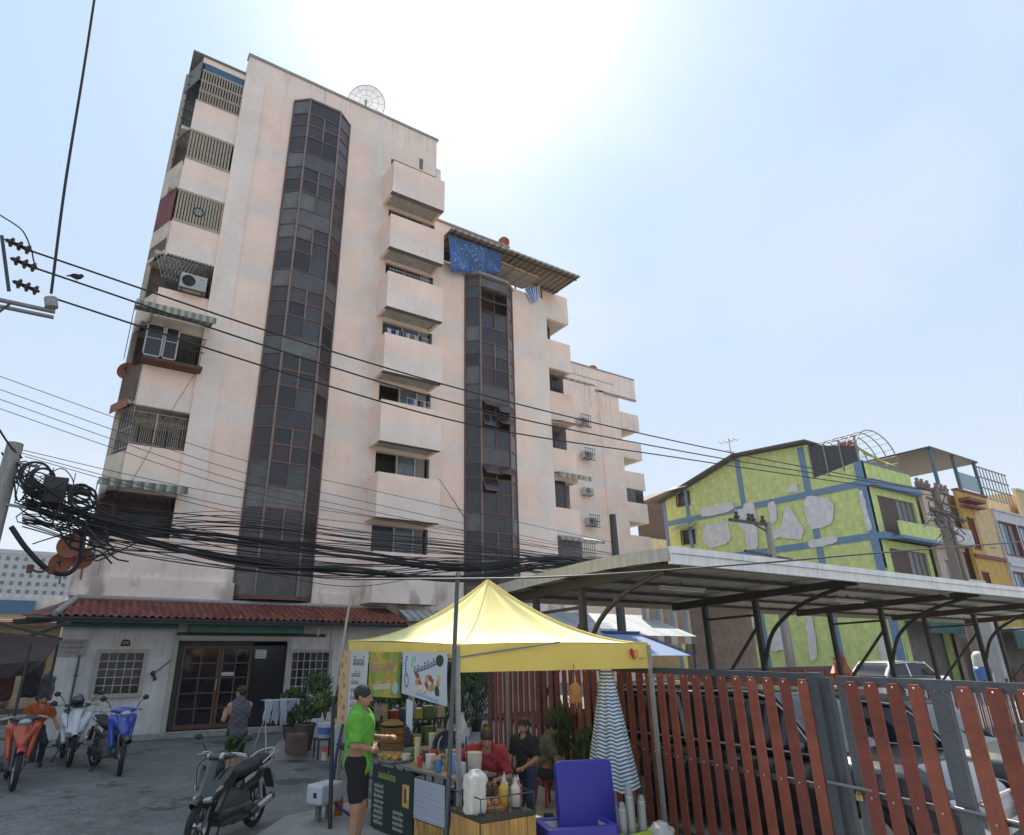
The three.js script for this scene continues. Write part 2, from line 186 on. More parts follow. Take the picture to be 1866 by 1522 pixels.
// glazed bays
function bay(x0, x1, f0, f1, top, rowsFrom, bottom, openAt = []) {
  const b = new THREE.Group(); b.name = 'glazed_bay'; AP.add(b); const zf = U + .44;
  const faces = [[V3(x0, 0, U + .02), V3(f0, 0, zf), 0], [V3(f0, 0, zf), V3(f1, 0, zf), 1], [V3(f1, 0, zf), V3(x1, 0, U + .02), 2]];
  const rows = []; let y = rowsFrom; const seq = [.74, .61, .63, .82]; let n = 0; while (y > bottom + .05) { const h = seq[n % 4], y1 = Math.max(bottom, y - h); if (y1 < top) rows.push([Math.min(y, top), y1, n % 4, Math.floor(n / 4)]); y = y1; n++; }
  const paneGeo = {}; const G = (w, h) => paneGeo[w.toFixed(3) + h.toFixed(3)] ??= B(w, h, .012);
  for (const [A, C, side] of faces) { const d = V3().subVectors(C, A), L = d.length(), ry = -Math.atan2(d.z, d.x), mid = y => V3((A.x + C.x) / 2, y, (A.z + C.z) / 2);
    for (const [ya, yb, kind, st] of rows) { const h = ya - yb - .05; if (h < .1) continue; const cols = side === 1 && kind > 0 ? 2 : 1;
      for (let c = 0; c < cols; c++) { const w = (L - .07) / cols - .03; const open = side === 1 && openAt.includes(st) && (kind === 1 || kind === 2);
        const off = ((c + .5) / cols - .5) * (L - .06); const p = mid((ya + yb) / 2); p.x += Math.cos(ry) * off; p.z -= Math.sin(ry) * off;
        const isP = kind === 0 ? rnd() < .8 : rnd() < .12; const m = isP ? GLP[rnd() * 3 | 0] : GL[rnd() * 6 | 0];
        const o = M('pane', G(w, h), m, b); o.position.copy(p); o.rotation.set((rnd() - .5) * .035, ry + (rnd() - .5) * .03, 0, 'YXZ');
        if (kind === 1 || kind === 2) { if (side === 1) { const fr = M('sash', [B(w + .03, .035, .03, 0, h / 2, 0), B(w + .03, .035, .03, 0, -h / 2, 0), B(.035, h, .03, w / 2, 0, 0), B(.035, h, .03, -w / 2, 0, 0)], mFrame, b); fr.position.copy(p).add(V3(Math.sin(ry) * .012, 0, .016)); fr.rotation.y = ry;
          if (open && rnd() < .85) { const tilt = rr(.35, 1.0); const q = p.clone(); q.y += h / 2 - Math.cos(tilt) * h / 2; q.z += Math.sin(tilt) * h / 2 + .03; o.position.copy(q); o.rotation.set(-tilt, 0, 0); fr.position.copy(q); fr.rotation.set(-tilt, 0, 0); } } } }
      const t = M('transom', BB(0, L, -.025, .025, -.03, .03).translate(-L / 2, 0, 0), mFrame, b); t.position.copy(mid(yb)); t.rotation.y = ry; }
    const t = M('transom', BB(0, L, -.03, .03, -.04, .04).translate(-L / 2, 0, 0), mFrame, b); t.position.copy(mid(top)); t.rotation.y = ry;
    if (side === 1) for (const [ya, yb, kind] of rows) if (kind > 0) M('mullion', BB((f0 + f1) / 2 - .022, (f0 + f1) / 2 + .022, yb, ya, zf - .02, zf + .035), kind === 3 ? mFrame : mFrameL, b); }
  M('mullion', BB(x0 - .03, x0 + .03, bottom, top, U, U + .06), mFrame, b); M('mullion', BB(x1 - .03, x1 + .03, bottom, top, U, U + .06), mFrame, b);
  M('mullion', BB(f0 - .035, f0 + .035, bottom, top, zf - .03, zf + .045), mFrameL, b); M('mullion', BB(f1 - .035, f1 + .035, bottom, top, zf - .03, zf + .045), mFrameL, b);
  const cap_ = [[x0, U + .02], [f0, zf + .03], [f1, zf + .03], [x1, U + .02]]; const cg = (y, t) => metric(new THREE.ExtrudeGeometry(new THREE.Shape(cap_.map(p => new THREE.Vector2(p[0], p[1]))), { depth: t, bevelEnabled: false }).rotateX(Math.PI / 2).translate(0, y, 0));
  M('bay_cap', cg(top + .1, .09), mFrame, b); M('bay_sill', cg(bottom - .01, .1), mFrame, b); }
bay(4.17, 6.66, 4.73, 6.07, 24.12, 24.15, 3.82);
bay(12.66, 15.24, 13.19, 14.68, 18.3, 18.55, 3.82, [0, 2, 3]);
M('bay_hood', ext([[12.5, 0], [13.1, .5], [14.75, .5], [15.4, 0]], .16).rotateX(Math.PI / 2).translate(0, 18.56, U), mConc, AP);

// middle balconies
const zB = U + 1.05, bx0 = 8.41, bx1 = 10.95;
const barsGrille = (x0, x1, y0, y1, z, step, r = .008, rails = 2) => { const a = []; for (let x = x0 + step / 2; x < x1; x += step) a.push(B(r * 2, y1 - y0, r * 2, x, (y0 + y1) / 2, z)); for (let i = 0; i <= rails; i++) a.push(B(x1 - x0, r * 3, r * 3, (x0 + x1) / 2, mix(y0, y1, i / rails), z)); return a; };
for (let k = 0; k < 7; k++) { const yt = floorTop(k), yb = yt - (k === 6 ? 1.7 : 1.62);
  const b = new THREE.Group(); b.name = 'balcony'; AP.add(b);
  M('parapet', facadeUV(BB(bx0, bx1, yb, yt, zB - .12, zB)), mFacade, b);
  M('side_parapet', facadeUV(BB(bx0, bx0 + .12, yb, yt, U, zB - .12)), mFacade, b); M('side_parapet', facadeUV(BB(bx1 - .12, bx1, yb, yt, U, zB - .12)), mFacade, b);
  M('slab', metric(BB(bx0 + .12, bx1 - .12, yb + .1, yb + .24, U, zB - .12)), mSoffit, b);
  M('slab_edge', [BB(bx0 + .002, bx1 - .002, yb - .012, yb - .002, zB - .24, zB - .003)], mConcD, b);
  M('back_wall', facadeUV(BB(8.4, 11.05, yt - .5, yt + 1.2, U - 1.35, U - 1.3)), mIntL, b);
  const wz = U - .12; // sliding window behind
  const top = yt + 1.08; M('window_frame', [BB(8.72, 11.0, top, top + .05, wz - .04, wz + .04), BB(8.72, 8.77, yt - .25, top, wz - .04, wz + .04), BB(9.62, 9.68, yt - .25, top, wz - .04, wz + .04), BB(10.4, 10.46, yt - .25, top, wz - .04, wz + .04)], k > 2 ? mWhiteF : mFrameL, b);
  M('pane', BB(9.68, 10.4, yt - .25, top, wz - .008, wz + .008), k > 2 ? GLW : GL[1], b);
  if (k !== 5 && k !== 4 && k !== 3) M('pane', BB(8.77, 9.62, yt - .25, top, wz - .03, wz - .014), GL[k % 6], b);
  if (k === 3) M('pane', BB(8.77, 9.62, yt - .25, top, wz - .03, wz - .014), GLP[1], b);
  M('wall_pier', facadeUV(BB(10.46, 10.86, yt - .25, top, U - .3, U - .1)), mIntL, b);
  M('drain_pipe', rod(V3(10.93, yt - .3, U - .05), V3(10.93, top + .1, U - .05), .03), mDark, b);
  if (k === 2 || k === 3) M('railing', barsGrille(bx0 + .2, bx1 - .4, yt, yt + .42, zB - .4, .14), mWhiteBar, b); }

// left stack of corner balconies: front parapet, chamfered side parapet, back wall, grille
const cxL = .52, cxR = 2.13, chA = V3(.52, 0, U), chB = V3(.10, 0, U - 1.05);
const chQuad = (y0, y1, t = .1, off = 0) => { const d = V3().subVectors(chB, chA).normalize(), n = V3(d.z, 0, -d.x); const s = n.x > 0 ? -1 : 1; const a = chA.clone().addScaledVector(n, s * off), b = chB.clone().addScaledVector(n, s * off); a.y = y0; b.y = y0; return quad(a, b, V3(b.x, y1, b.z), V3(a.x, y1, a.z), t); };
const mLeftWall = sm([.70, .60, .48]);
for (let k = 0; k < 7; k++) { const yt = floorTop(k), yb = yt - 1.48, yc = k === 0 ? 24.15 : yt + 1.32;
  const b = new THREE.Group(); b.name = 'corner_balcony'; AP.add(b);
  M('parapet', facadeUV(BB(cxL, cxR, yb, yt, U - .12, U)), mFacade, b);
  M('slab', BB(.2, cxR, yb, yb + .14, U - 1.2, U - .12), mSoffit, b);
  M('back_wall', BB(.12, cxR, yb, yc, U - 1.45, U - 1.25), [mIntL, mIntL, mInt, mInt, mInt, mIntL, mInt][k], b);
  M('back_window', BB(.7, 1.8, yt - .5, yt + .95, U - 1.25, U - 1.22), GL[k % 6], b);
  const side = k === 0 ? null : chQuad(yb, yt - (k % 2 ? .25 : .1), .08); if (side) M('side_parapet', side, mLeftWall, b);
  M('corner_post', BB(.06, .16, yb, yc, U - 1.12, U - 1.0), mLeftWall, b);
  M('lintel', facadeUV(BB(cxL - .02, cxR, yc - (k ? .02 : .0), yc + (k ? .03 : .3), U - .14, U - .01)), mFacade, b); }
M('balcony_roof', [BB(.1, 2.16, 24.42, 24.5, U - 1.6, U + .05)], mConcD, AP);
M('side_wall', sm ? metric(BB(.02, .2, 3.2, 24.4, U - 12, U - 1.2)) : null, mLeftWall, AP);
M('rear_block', BB(.2, 2.16, .2, 24.4, U - 12, U - 1.5), mInt, AP);
// window grilles and screens of the left stack, each flat its own pattern
{ const z = U - .03; const part = (n, g, m) => M(n, g, m, AP);
  part('screen_panel', BB(.6, 2.1, 23.75, 24.15, z - .02, z), mBlueP); part('grille', barsGrille(.55, 2.12, 22.2, 23.75, z, .1, .024, 3), mBeigeBar); part('grille', barsGrille(.12, .5, 20.75, 24.2, U - .6, .1, .01, 8), mSteel);
  part('side_roof_panel', chQuad(23.2, 24.2, .03, .02), mConcD);
  part('grille', barsGrille(.53, 2.12, 19.4, 20.7, z, .11, .033, 1), mBeigeBar); part('grille', chQuadBars(19.0, 20.7), mRust);
  part('grille', barsGrille(.53, 2.12, 16.6, 17.9, z, .1, .033, 1), mBeigeBar); part('rosette', nix(tor(.17, .035, 18, 6)).translate(1.3, 17.2, z + .03), mSteel); part('rosette', [0, 60, 120].map(a => B(.3, .04, .03).rotateZ(a * R).translate(1.3, 17.2, z + .03)), mWhiteBar);
  part('side_screen', chQuad(16.45, 17.95, .03, .05), mRed); part('side_screen', chQuad(15.25, 15.75, .03, .05), mRed);
  part('grille', barsGrille(.53, 2.12, 13.8, 15.1, z, .1, .008, 2), mSteel); { const a = []; for (let i = 0; i < 7; i++) for (const s of [-1, 1]) a.push(bar(V3(.55 + i * .12, 14.2, z), V3(.55 + i * .12 + s * .3, 15.05, z), .012)); part('lattice', a, mWhiteBar); }
  part('lintel_trim', Array.from({ length: 14 }, (_, i) => B(.09, .06, .05, .62 + i * .115, 15.13, U + .01)), mConcD);
  // third floor: projecting cage
  const cz = U + .5; part('window_cage', [...barsGrille(1.35, 2.2, 11.0, 12.0, cz, .09, .009, 2), B(.02, .02, .5, 2.2, 11.0, U + .25), B(.02, .02, .5, 2.2, 12.0, U + .25), B(.02, 1, .02, 2.2, 11.5, U + .02), B(.02, .02, .5, .45, 12.0, U + .25)], mDark);
  part('window_cage_tray', BB(.42, 2.22, 10.9, 10.98, U, cz + .04), mRust);
  const wf = (x0, x1) => [BB(x0, x1, 11.0, 11.045, cz, cz + .04), BB(x0, x1, 12.1, 12.15, cz, cz + .04), BB(x0, x0 + .045, 11, 12.15, cz, cz + .04), BB(x1 - .045, x1, 11, 12.15, cz, cz + .04), BB(x0, x1, 11.62, 11.65, cz, cz + .03)];
  part('window_frame', wf(.4, .93), mWhiteF); part('window_frame', wf(.95, 1.38), mWhiteF); part('pane', BB(.45, .88, 11.05, 12.1, cz + .01, cz + .02), GL[0]); part('pane', BB(1.0, 1.33, 11.05, 12.1, cz + .01, cz + .02), GL[2]);
  part('side_screen', chQuad(9.6, 10.9, .03, .05), mRust);
  // second floor: arched bars
  { const a = []; for (let i = 0; i < 4; i++) for (const r of [.17, .11, .05]) { const cx = .75 + i * .4; a.push(...[tor(r, .009, 16, 5)].map(g => g.translate(cx, 9.1, z)), B(.014, .85, .014, cx - r, 8.68, z), B(.014, .85, .014, cx + r, 8.68, z)); } a.push(B(1.6, .02, .02, 1.32, 9.3, z), B(1.6, .02, .02, 1.32, 8.25, z), B(.05, 1.1, .03, 1.2, 8.75, z)); part('grille', a, mBeigeBar); }
  part('side_awning', chQuad(9.35, 9.65, .02, .25), mOrange); part('grille', chQuadBars(8.1, 9.4), mWhiteBar);
  // first floor
  part('grille', barsGrille(.53, 2.13, 5.4, 6.7, z, .13, .007, 2), mDark); part('side_screen', chQuad(4.9, 6.6, .03, .05), mRust); }
function chQuadBars(y0, y1) { const a = []; for (let i = 0; i <= 6; i++) { const p = V3().lerpVectors(chA, chB, i / 6); a.push(bar(V3(p.x, y0, p.z), V3(p.x, y1, p.z), .018)); } for (const y of [y0, (y0 + y1) / 2, y1]) a.push(bar(V3(chA.x, y, chA.z), V3(chB.x, y, chB.z), .018)); return a; }
// striped awnings
function awning(parent, x0, x1, yTop, zw, out, drop, mats, n, frontDrop = .22, name = 'awning') { const g = new THREE.Group(); g.name = name; parent.add(g); const w = (x1 - x0) / n; for (let i = 0; i < n; i++) { const a = x0 + i * w; M('stripe', [quad(V3(a, yTop, zw), V3(a, yTop - drop, zw + out), V3(a + w, yTop - drop, zw + out), V3(a + w, yTop, zw), .02), B(w, frontDrop, .015, a + w / 2, yTop - drop - frontDrop / 2 + .01, zw + out)], mats[i % mats.length], g); }
  M('frame', [rod(V3(x0 + .03, yTop - .03, zw), V3(x0 + .03, yTop - drop - .03, zw + out), .015), rod(V3(x1 - .03, yTop - .03, zw), V3(x1 - .03, yTop - drop - .03, zw + out), .015), rod(V3(x0, yTop - drop - .02, zw + out - .02), V3(x1, yTop - drop - .02, zw + out - .02), .015)], mDark, g); return g; }
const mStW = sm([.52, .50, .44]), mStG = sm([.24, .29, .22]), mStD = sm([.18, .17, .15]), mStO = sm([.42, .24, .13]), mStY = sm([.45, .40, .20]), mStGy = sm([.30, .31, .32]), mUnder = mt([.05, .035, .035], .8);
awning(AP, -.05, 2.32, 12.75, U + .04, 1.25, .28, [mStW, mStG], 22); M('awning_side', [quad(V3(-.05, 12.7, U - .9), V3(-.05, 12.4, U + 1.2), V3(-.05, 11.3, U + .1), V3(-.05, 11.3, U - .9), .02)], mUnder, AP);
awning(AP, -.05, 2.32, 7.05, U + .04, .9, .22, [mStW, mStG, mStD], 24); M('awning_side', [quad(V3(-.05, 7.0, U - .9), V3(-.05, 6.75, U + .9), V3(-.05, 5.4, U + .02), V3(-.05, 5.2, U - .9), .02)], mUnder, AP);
// plinth band over the tiled roof
M('plinth_band', facadeUV(BB(-.2, 4.16, 3.62, 4.17, U - .1, U + .22)), mFacade, AP); M('plinth_band', facadeUV(BB(6.68, 8.4, 3.5, 4.0, U, U + .1)), mFacade, AP);
M('plinth_wall', facadeUV(BB(-.15, 2.16, 3.0, 5.0, U - .5, U - .05)), mFacade, AP); M('lower_wall', BB(-.1, 17.3, 0, 3.6, U - 3, U - .25), mPale, AP);

// right-hand stack of balconies, set back
const ZR = U - .42;
{ const rx0 = 17.42, rx1 = 19.08; M('wall', facadeUV(BB(17.35, 17.47, 3.2, 19.4, ZR - .2, ZR)), mFacade, AP);
  const tops = [19.42, 16.68, 13.93, 11.05, 8.25, 5.6]; tops.forEach((yt, k) => { const b = new THREE.Group(); b.name = 'corner_balcony'; AP.add(b); const yb = yt - 1.55;
    M('parapet', facadeUV(BB(k < 2 ? rx0 - .3 : rx0, rx1, yb, yt, ZR - .12, ZR + (k < 2 ? .06 : 0))), mFacade, b); M('side_parapet', facadeUV(BB(rx1 - .12, rx1, yb, yt, ZR - 2.2, ZR - .12)), mFacade, b); M('slab', BB(rx0, rx1 - .12, yb + .02, yb + .16, ZR - 2.2, ZR - .12), mSoffit, b);
    if (k > 0) { M('back_wall', BB(rx0 - .1, k > 1 ? rx1 - .02 : rx1 - .75, yt - .3, yt + 1.3, ZR - .7, ZR - .6), [mIntL, mIntL, mRed, mInt, mInt, mInt][k], b); M('back_window', BB(17.58, k > 1 ? 18.85 : 18.25, yt - .2, yt + 1.05, ZR - .6, ZR - .56), GL[k], b); M('window_frame', [BB(17.54, 17.58, yt - .2, yt + 1.1, ZR - .6, ZR - .53), BB(18.26, 18.31, yt - .2, yt + 1.05, ZR - .56, ZR - .53)], mFrame, b); } });
  M('core', BB(17.3, 18.4, .2, 19.3, U - 12, ZR - 1.7), mIntL, AP);
  M('lower_wall', facadeUV(BB(17.35, 19.0, 2.2, 4.2, ZR - 2, ZR)), mFacade, AP);
  awning(AP, 17.5, 19.3, 12.42, ZR + .02, .9, .35, [mStO], 12, .08); awning(AP, 17.5, 19.4, 9.85, ZR + .02, .55, .12, [mStGy, mStY, mStW, mStO, mStW], 14, .22);
  awning(AP, 18.0, 20.0, 14.75, ZR + .02, .7, .3, [mStO, mStW], 10, .1);
  M('window_frame', [BB(17.55, 17.6, 8.25, 9.7, ZR - .06, ZR - .01), BB(18.28, 18.34, 8.25, 9.7, ZR - .06, ZR - .01), BB(17.55, 19.05, 9.66, 9.72, ZR - .06, ZR - .01)], mFrame, AP); M('pane', BB(17.6, 18.28, 8.25, 9.66, ZR - .05, ZR - .035), GL[1], AP);
  M('grille', barsGrille(17.5, 19.6, 5.4, 6.7, ZR + .4, .12, .01, 3), mGalv, AP); M('window_recess', BB(17.5, 19.05, 5.3, 6.75, ZR + .01, ZR + .03), mIntL, AP);
  awning(AP, 17.4, 19.9, 7.0, ZR + .02, .6, .2, [mStW, mStGy], 14, .12); }
// roof terrace awning over the second bay
{ const g = new THREE.Group(); g.name = 'terrace_awning'; AP.add(g);
  const x0 = 11.0, x1 = 18.25, zo = -19.4, zi = -21.7, yo = 19.33, yi = 19.42, n = 44, w = (x1 - x0) / n; const mR = [gm([.34, .25, .18]), gm([.22, .16, .12])], mV = [mStW, mStG];
  for (let i = 0; i < n; i++) { const x = x0 + i * w; M('roof_rib', quad(V3(x, yo + (i % 2) * .02, zo), V3(x + w, yo + (i % 2) * .02, zo), V3(x + w, yi + (i % 2) * .02, zi), V3(x, yi + (i % 2) * .02, zi), .03), mR[i % 2], g); M('valance', B(w * .97, .1, .015, x + w / 2, yo + .01, zo + .02), mV[i % 2], g); }
  M('beam', bar(V3(x0, yo - .05, zo - .25), V3(x1, yo - .05, zo - .25), .05), mSteel, g); M('beam', bar(V3(x0, yi - .06, -21.1), V3(x1, yi - .06, -21.1), .05), mSteel, g); for (const x of [11.2, 14.6, 18.1]) M('rafter', bar(V3(x, yi - .03, zi), V3(x, yo - .03, zo), .04), mSteel, g);
  for (const x of [11.3, 13.4, 15.6, 17.2]) M('post', bar(V3(x, 18.6, U - .12), V3(x, 19.4, U - .12), .05), mSteel, g);
  // ledge of thin panels propped out under it
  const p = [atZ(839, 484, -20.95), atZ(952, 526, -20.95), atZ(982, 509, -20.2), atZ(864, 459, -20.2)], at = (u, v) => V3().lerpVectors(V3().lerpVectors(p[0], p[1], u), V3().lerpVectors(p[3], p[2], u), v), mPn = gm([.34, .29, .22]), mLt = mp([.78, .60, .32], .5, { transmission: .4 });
  for (let i = 0; i < 5; i++) { const a = i / 5 + .008, b = (i + 1) / 5 - .008; M('panel', quad(at(a, .02), at(b, .02), at(b, .98), at(a, .98), .015), mPn, g); const q = at(a, 1), r = at(b, 1); M('lit_edge_strip', quad(q, r, V3(r.x, r.y + .13, r.z + .02), V3(q.x, q.y + .13, q.z + .02), .01), mLt, g); }  // strip along each panel edge, its bright lit look painted in as amber colour
  for (let i = 0; i <= 5; i++) M('panel_rail', bar(at(i / 5, 0), at(i / 5, 1), .03), mGalv, g); M('panel_rail', bar(p[0], p[1], .04), mGalv, g); M('panel_rail', bar(p[3], p[2], .03), mGalv, g); }
{ const mTarp = mt('#ffffff', .5, { map: tex(256, 256, (u, v) => { const w = fbm(u * 9, v * 5, 4), s = sst(.60, .68, fbm(u * 30 + 5, v * 22, 3)); const k = .75 + .6 * (w - .3); return [mix(80, 220, s) * k, mix(130, 232, s) * k, mix(205, 245, s) * k]; }) });
  TM('hanging_tarp', quad(atZ(823, 497, U + .3), atZ(912, 500, U + .3), atZ(914, 463, -19.75), atZ(817, 427, -19.75), .02, 14, 8, (u, v) => .05 * Math.sin(u * 13) * Math.sin(v * 4)), mTarp, 'crumpled blue tarpaulin hung under the roof terrace awning', 'tarpaulin');
  TM('hanging_tarp', quad(atZ(970, 553, U + .12), atZ(981, 546, U + .12), atZ(985, 520, U + .12), atZ(956, 527, U + .12), .02, 8, 8, (u, v) => .02 * Math.sin(u * 18)), mt('#ffffff', .6, { map: tex(128, 64, u => Math.sin(u * 160) > .1 ? [215, 222, 230] : [60, 110, 190]) }), 'small blue and white striped cloth hanging off the terrace corner', 'cloth'); }
// ---------- ground-floor shop wing with tiled roof ----------
const WG = -19.95;
{ const W = T('shop_wing', 'low white ground-floor wing under a terracotta tile roof', 'shop front');
  const mW = sm([.80, .77, .74]), mTrim = fm([.60, .56, .47], .7), mGreen = gm([.045, .15, .13], .7), mGrout = gm([.27, .25, .23]), mStep = [gm([.46, .42, .37]), gm([.42, .385, .34]), gm([.48, .45, .40])];
  const holes = [rect(.84, 1.86, 1.14, 2.13), rect(2.68, 5.74, .14, 2.46), rect(5.92, 7.08, .95, 2.14), rect(8.2, 9.6, 1.0, 2.2)];
  M('wall', ext([[-.12, 0], [10.6, 0], [10.6, 3.05], [-.12, 3.05]], .2, holes).translate(0, 0, WG - .2), mW, W);
  M('side_wall', BB(-.12, .06, 0, 3.05, U, WG - .201), mW, W); M('corner_pilaster', BB(-.14, .5, .14, 3.0, WG, WG + .05), mW, W); M('pilaster', BB(7.12, 7.6, .14, 2.95, WG, WG + .06), mW, W);
  M('interior', BB(.06, 10.6, .1, 2.98, U - .28, U - .24), mIntL, W); M('floor', BB(.06, 10.6, .08, .13, U - .24, WG - .201), mConc, W); M('ceiling', BB(.06, 10.6, 2.75, 2.8, U - .24, WG - .201), mPale, W);
  M('step', BB(-.2, 7.9, 0, .12, WG, -19.72), mGrout, W);
  for (let i = 0; i < 27; i++) { const x = -.2 + i * .3; M('step_tile', BB(x + .004, x + .292, .012, .118, -19.72, -19.705), mStep[rnd() * 3 | 0], W); M('step_tile', BB(x + .004, x + .292, .12, .136, WG + .06, -19.71), mStep[rnd() * 3 | 0], W); }
  // grid windows
  const gridWin = (x0, x1, y0, y1, nx, ny) => { const g = new THREE.Group(); g.name = 'window'; W.add(g); M('frame', [BB(x0 - .1, x1 + .1, y1, y1 + .1, WG - .02, WG + .07), BB(x0 - .1, x1 + .1, y0 - .1, y0, WG - .02, WG + .07), BB(x0 - .1, x0, y0, y1, WG - .02, WG + .07), BB(x1, x1 + .1, y0, y1, WG - .02, WG + .07)], mTrim, g);
    for (let i = 0; i < nx; i++) for (let j = 0; j < ny; j++) M('pane', BB(mix(x0, x1, i / nx) + .012, mix(x0, x1, (i + 1) / nx) - .012, mix(y0, y1, j / ny) + .012, mix(y0, y1, (j + 1) / ny) - .012, WG - .05, WG - .04), GL[rnd() * 6 | 0], g);
    for (let i = 1; i < nx; i++) M('bar', BB(mix(x0, x1, i / nx) - .012, mix(x0, x1, i / nx) + .012, y0, y1, WG - .03, WG + .0), mWhiteBar, g); for (let j = 1; j < ny; j++) M('bar', BB(x0, x1, mix(y0, y1, j / ny) - .012, mix(y0, y1, j / ny) + .012, WG - .029, WG + .001), mWhiteBar, g); };
  gridWin(.84, 1.86, 1.14, 2.13, 5, 5); gridWin(5.92, 7.08, .95, 2.14, 6, 5); gridWin(8.2, 9.6, 1.0, 2.2, 4, 3);
  // door front
  M('door_frame', [BB(2.56, 2.68, .13, 2.56, WG - .1, WG + .09), BB(5.74, 5.86, .13, 2.56, WG - .1, WG + .09), BB(2.68, 5.74, 2.46, 2.56, WG - .1, WG + .09)], mTrim, W);
  const mDoor = fm([.155, .078, .05], .5), dz = WG - .09;
  for (const [x0, x1] of [[2.84, 3.86], [3.88, 4.74]]) { const d = new THREE.Group(); d.name = 'door'; W.add(d); const cols = 2, rows = 5, y0 = .18, y1 = 2.32; M('frame', [BB(x0, x0 + .07, y0, y1, dz, dz + .05), BB(x1 - .07, x1, y0, y1, dz, dz + .05), BB(x0, x1, y0, y0 + .12, dz + .001, dz + .051), BB(x0, x1, y1 - .07, y1, dz + .001, dz + .051)], mDoor, d);
    for (let i = 0; i < cols; i++) for (let j = 0; j < rows; j++) M('pane', BB(mix(x0 + .07, x1 - .07, i / cols) + .015, mix(x0 + .07, x1 - .07, (i + 1) / cols) - .015, mix(y0 + .12, y1 - .07, j / rows) + .015, mix(y0 + .12, y1 - .07, (j + 1) / rows) - .015, dz + .015, dz + .022), mp([.012, .012, .015], .04), d);
    for (let j = 1; j < rows; j++) { const y = mix(y0 + .12, y1 - .07, j / rows); M('muntin', BB(x0 + .07, x1 - .07, y - .017, y + .017, dz + .01, dz + .045), mDoor, d); } const xm = (x0 + x1) / 2; M('muntin', BB(xm - .017, xm + .017, y0 + .12, y1 - .07, dz + .011, dz + .046), mDoor, d); }
  M('door_handle', rod(V3(3.83, 1.15, dz + .08), V3(3.83, 1.45, dz + .08), .014), mAlu, W); M('dark_panel', BB(4.76, 5.74, .16, 2.44, dz, dz + .03), mp([.022, .021, .028], .25, { map: T_STREAK }), W); M('transom_panel', BB(2.68, 5.74, 2.33, 2.46, dz, dz + .03), mDark, W); M('side_panel', BB(2.68, 2.83, .15, 2.33, dz, dz + .02), mt([.02, .03, .03], .5), W);
  M('gutter_strip', BB(-.3, 2.55, 2.77, 2.9, WG + .1, WG + .45), mGreen, W); M('shutter_box', BB(2.86, 6.1, 2.68, 2.93, WG + .07, WG + .4), gm([.075, .20, .18], .6), W); M('valance_board', BB(2.6, 6.9, 2.6, 2.68, WG + .02, WG + .09), mDark, W);
  // tiled roof: courses of curved tiles
  const roof = new THREE.Group(); roof.name = 'tile_roof'; W.add(roof); const z0 = -19.05, y0 = 3.02, z1 = -20.78, y1 = 3.56; const xs0 = -.35, xs1 = 9.35, n = 50, w = (xs1 - xs0) / n, nr = 5, sl = Math.hypot(z1 - z0, y1 - y0) / nr, ang = Math.atan2(y1 - y0, z0 - z1);
  M('deck', [quad(V3(xs0 - .6, y0 - .06, z0 + .05), V3(xs1, y0 - .06, z0 + .05), V3(xs1, y1 - .06, z1), V3(xs0 + .3, y1 - .06, z1), .05)], mDark, roof);
  const tg = (() => { const P = []; const m = 6; const g = new THREE.PlaneGeometry(w * 1.04, sl * 1.12, m, 1); const p = g.attributes.position; for (let i = 0; i < p.count; i++) { const u = p.getX(i) / (w * 1.04) + .5; p.setZ(i, .035 * Math.sin(u * 2 * Math.PI)); } g.computeVertexNormals(); const back = g.clone().translate(0, 0, -.014); return metric(mg([nix(g), nix(back)]), 1); })();
  for (let r = 0; r < nr; r++) for (let i = 0; i < n; i++) { const t = (r + .5) / nr; if (r > 2 && i < (r - 2) * 1) continue; const o = M('tile', tg, [mTerra, mTerra2, mTerra, mTerra3][rnd() * 4 | 0], roof); o.position.set(xs0 + (i + .5) * w, mix(y0, y1, t) + .018 + rr(-.004, .004), mix(z0, z1, t)); o.rotation.set(-Math.PI / 2 + ang - .04, 0, rr(-.012, .012)); }
  // hip end on the left
  M('hip_slope', quad(V3(-1.05, 3.04, z0 - .3), V3(-.34, 3.03, z0), V3(.0, y1, z1), V3(-.3, y1 - .1, z1 - .6), .03, 6, 6, (u, v) => .02 * Math.sin(u * 25)), mTerra2, roof); M('ridge_tiles', [rod(V3(-.36, 3.06, z0), V3(.05, y1 + .03, z1), .08, .08, 8), rod(V3(.1, y1 + .02, z1 + .05), V3(9.3, y1 + .02, z1 + .05), .07, .07, 8)], mConc, roof);
  M('fascia', [BB(-.36, 9.35, 2.88, 3.0, z0 - .02, z0 + .03), BB(-.36, 9.35, 2.93, 2.96, WG, z0 - .02)], gm([.055, .055, .075], .7), roof);
  const raf = []; for (let i = 0; i < 4; i++) raf.push(bar(V3(-.2 + i * .03, 2.98, z0 - .2 - i * .35), V3(-1.2, 2.86, z0 - .1 - i * .4), .07, .09)); M('rafter', raf, mDark, roof);
  // things on the front
  const mk = (name, g, m, label, cat, grp) => TM(name, g, m, label, cat, grp);
  { const s = T('wall_sign', 'pale sign with faded brown lettering on the wing corner pilaster', 'sign'); M('board', BB(-.14, .48, 2.05, 2.47, WG + .052, WG + .075), sm([.50, .48, .46]), s); const st = [], st2 = []; for (let r = 0; r < 3; r++) for (let i = 0; i < (r === 2 ? 7 : 11); i++) { const x = (r === 2 ? .02 : -.1) + i * .048 + rr(-.006, .006), y = 2.36 - r * .12, h = rr(.035, .06); (r === 2 ? st2 : st).push(BB(x, x + .009, y, y + h, WG + .076, WG + .079), BB(x, x + rr(.02, .034), y + h * rr(.5, .9), y + h * .95 + .008, WG + .0765, WG + .0795)); } M('lettering', st, mt([.10, .065, .06], .8), s); M('lettering', st2, mt([.2, .05, .05], .8), s).userData.kind = 'stuff'; }
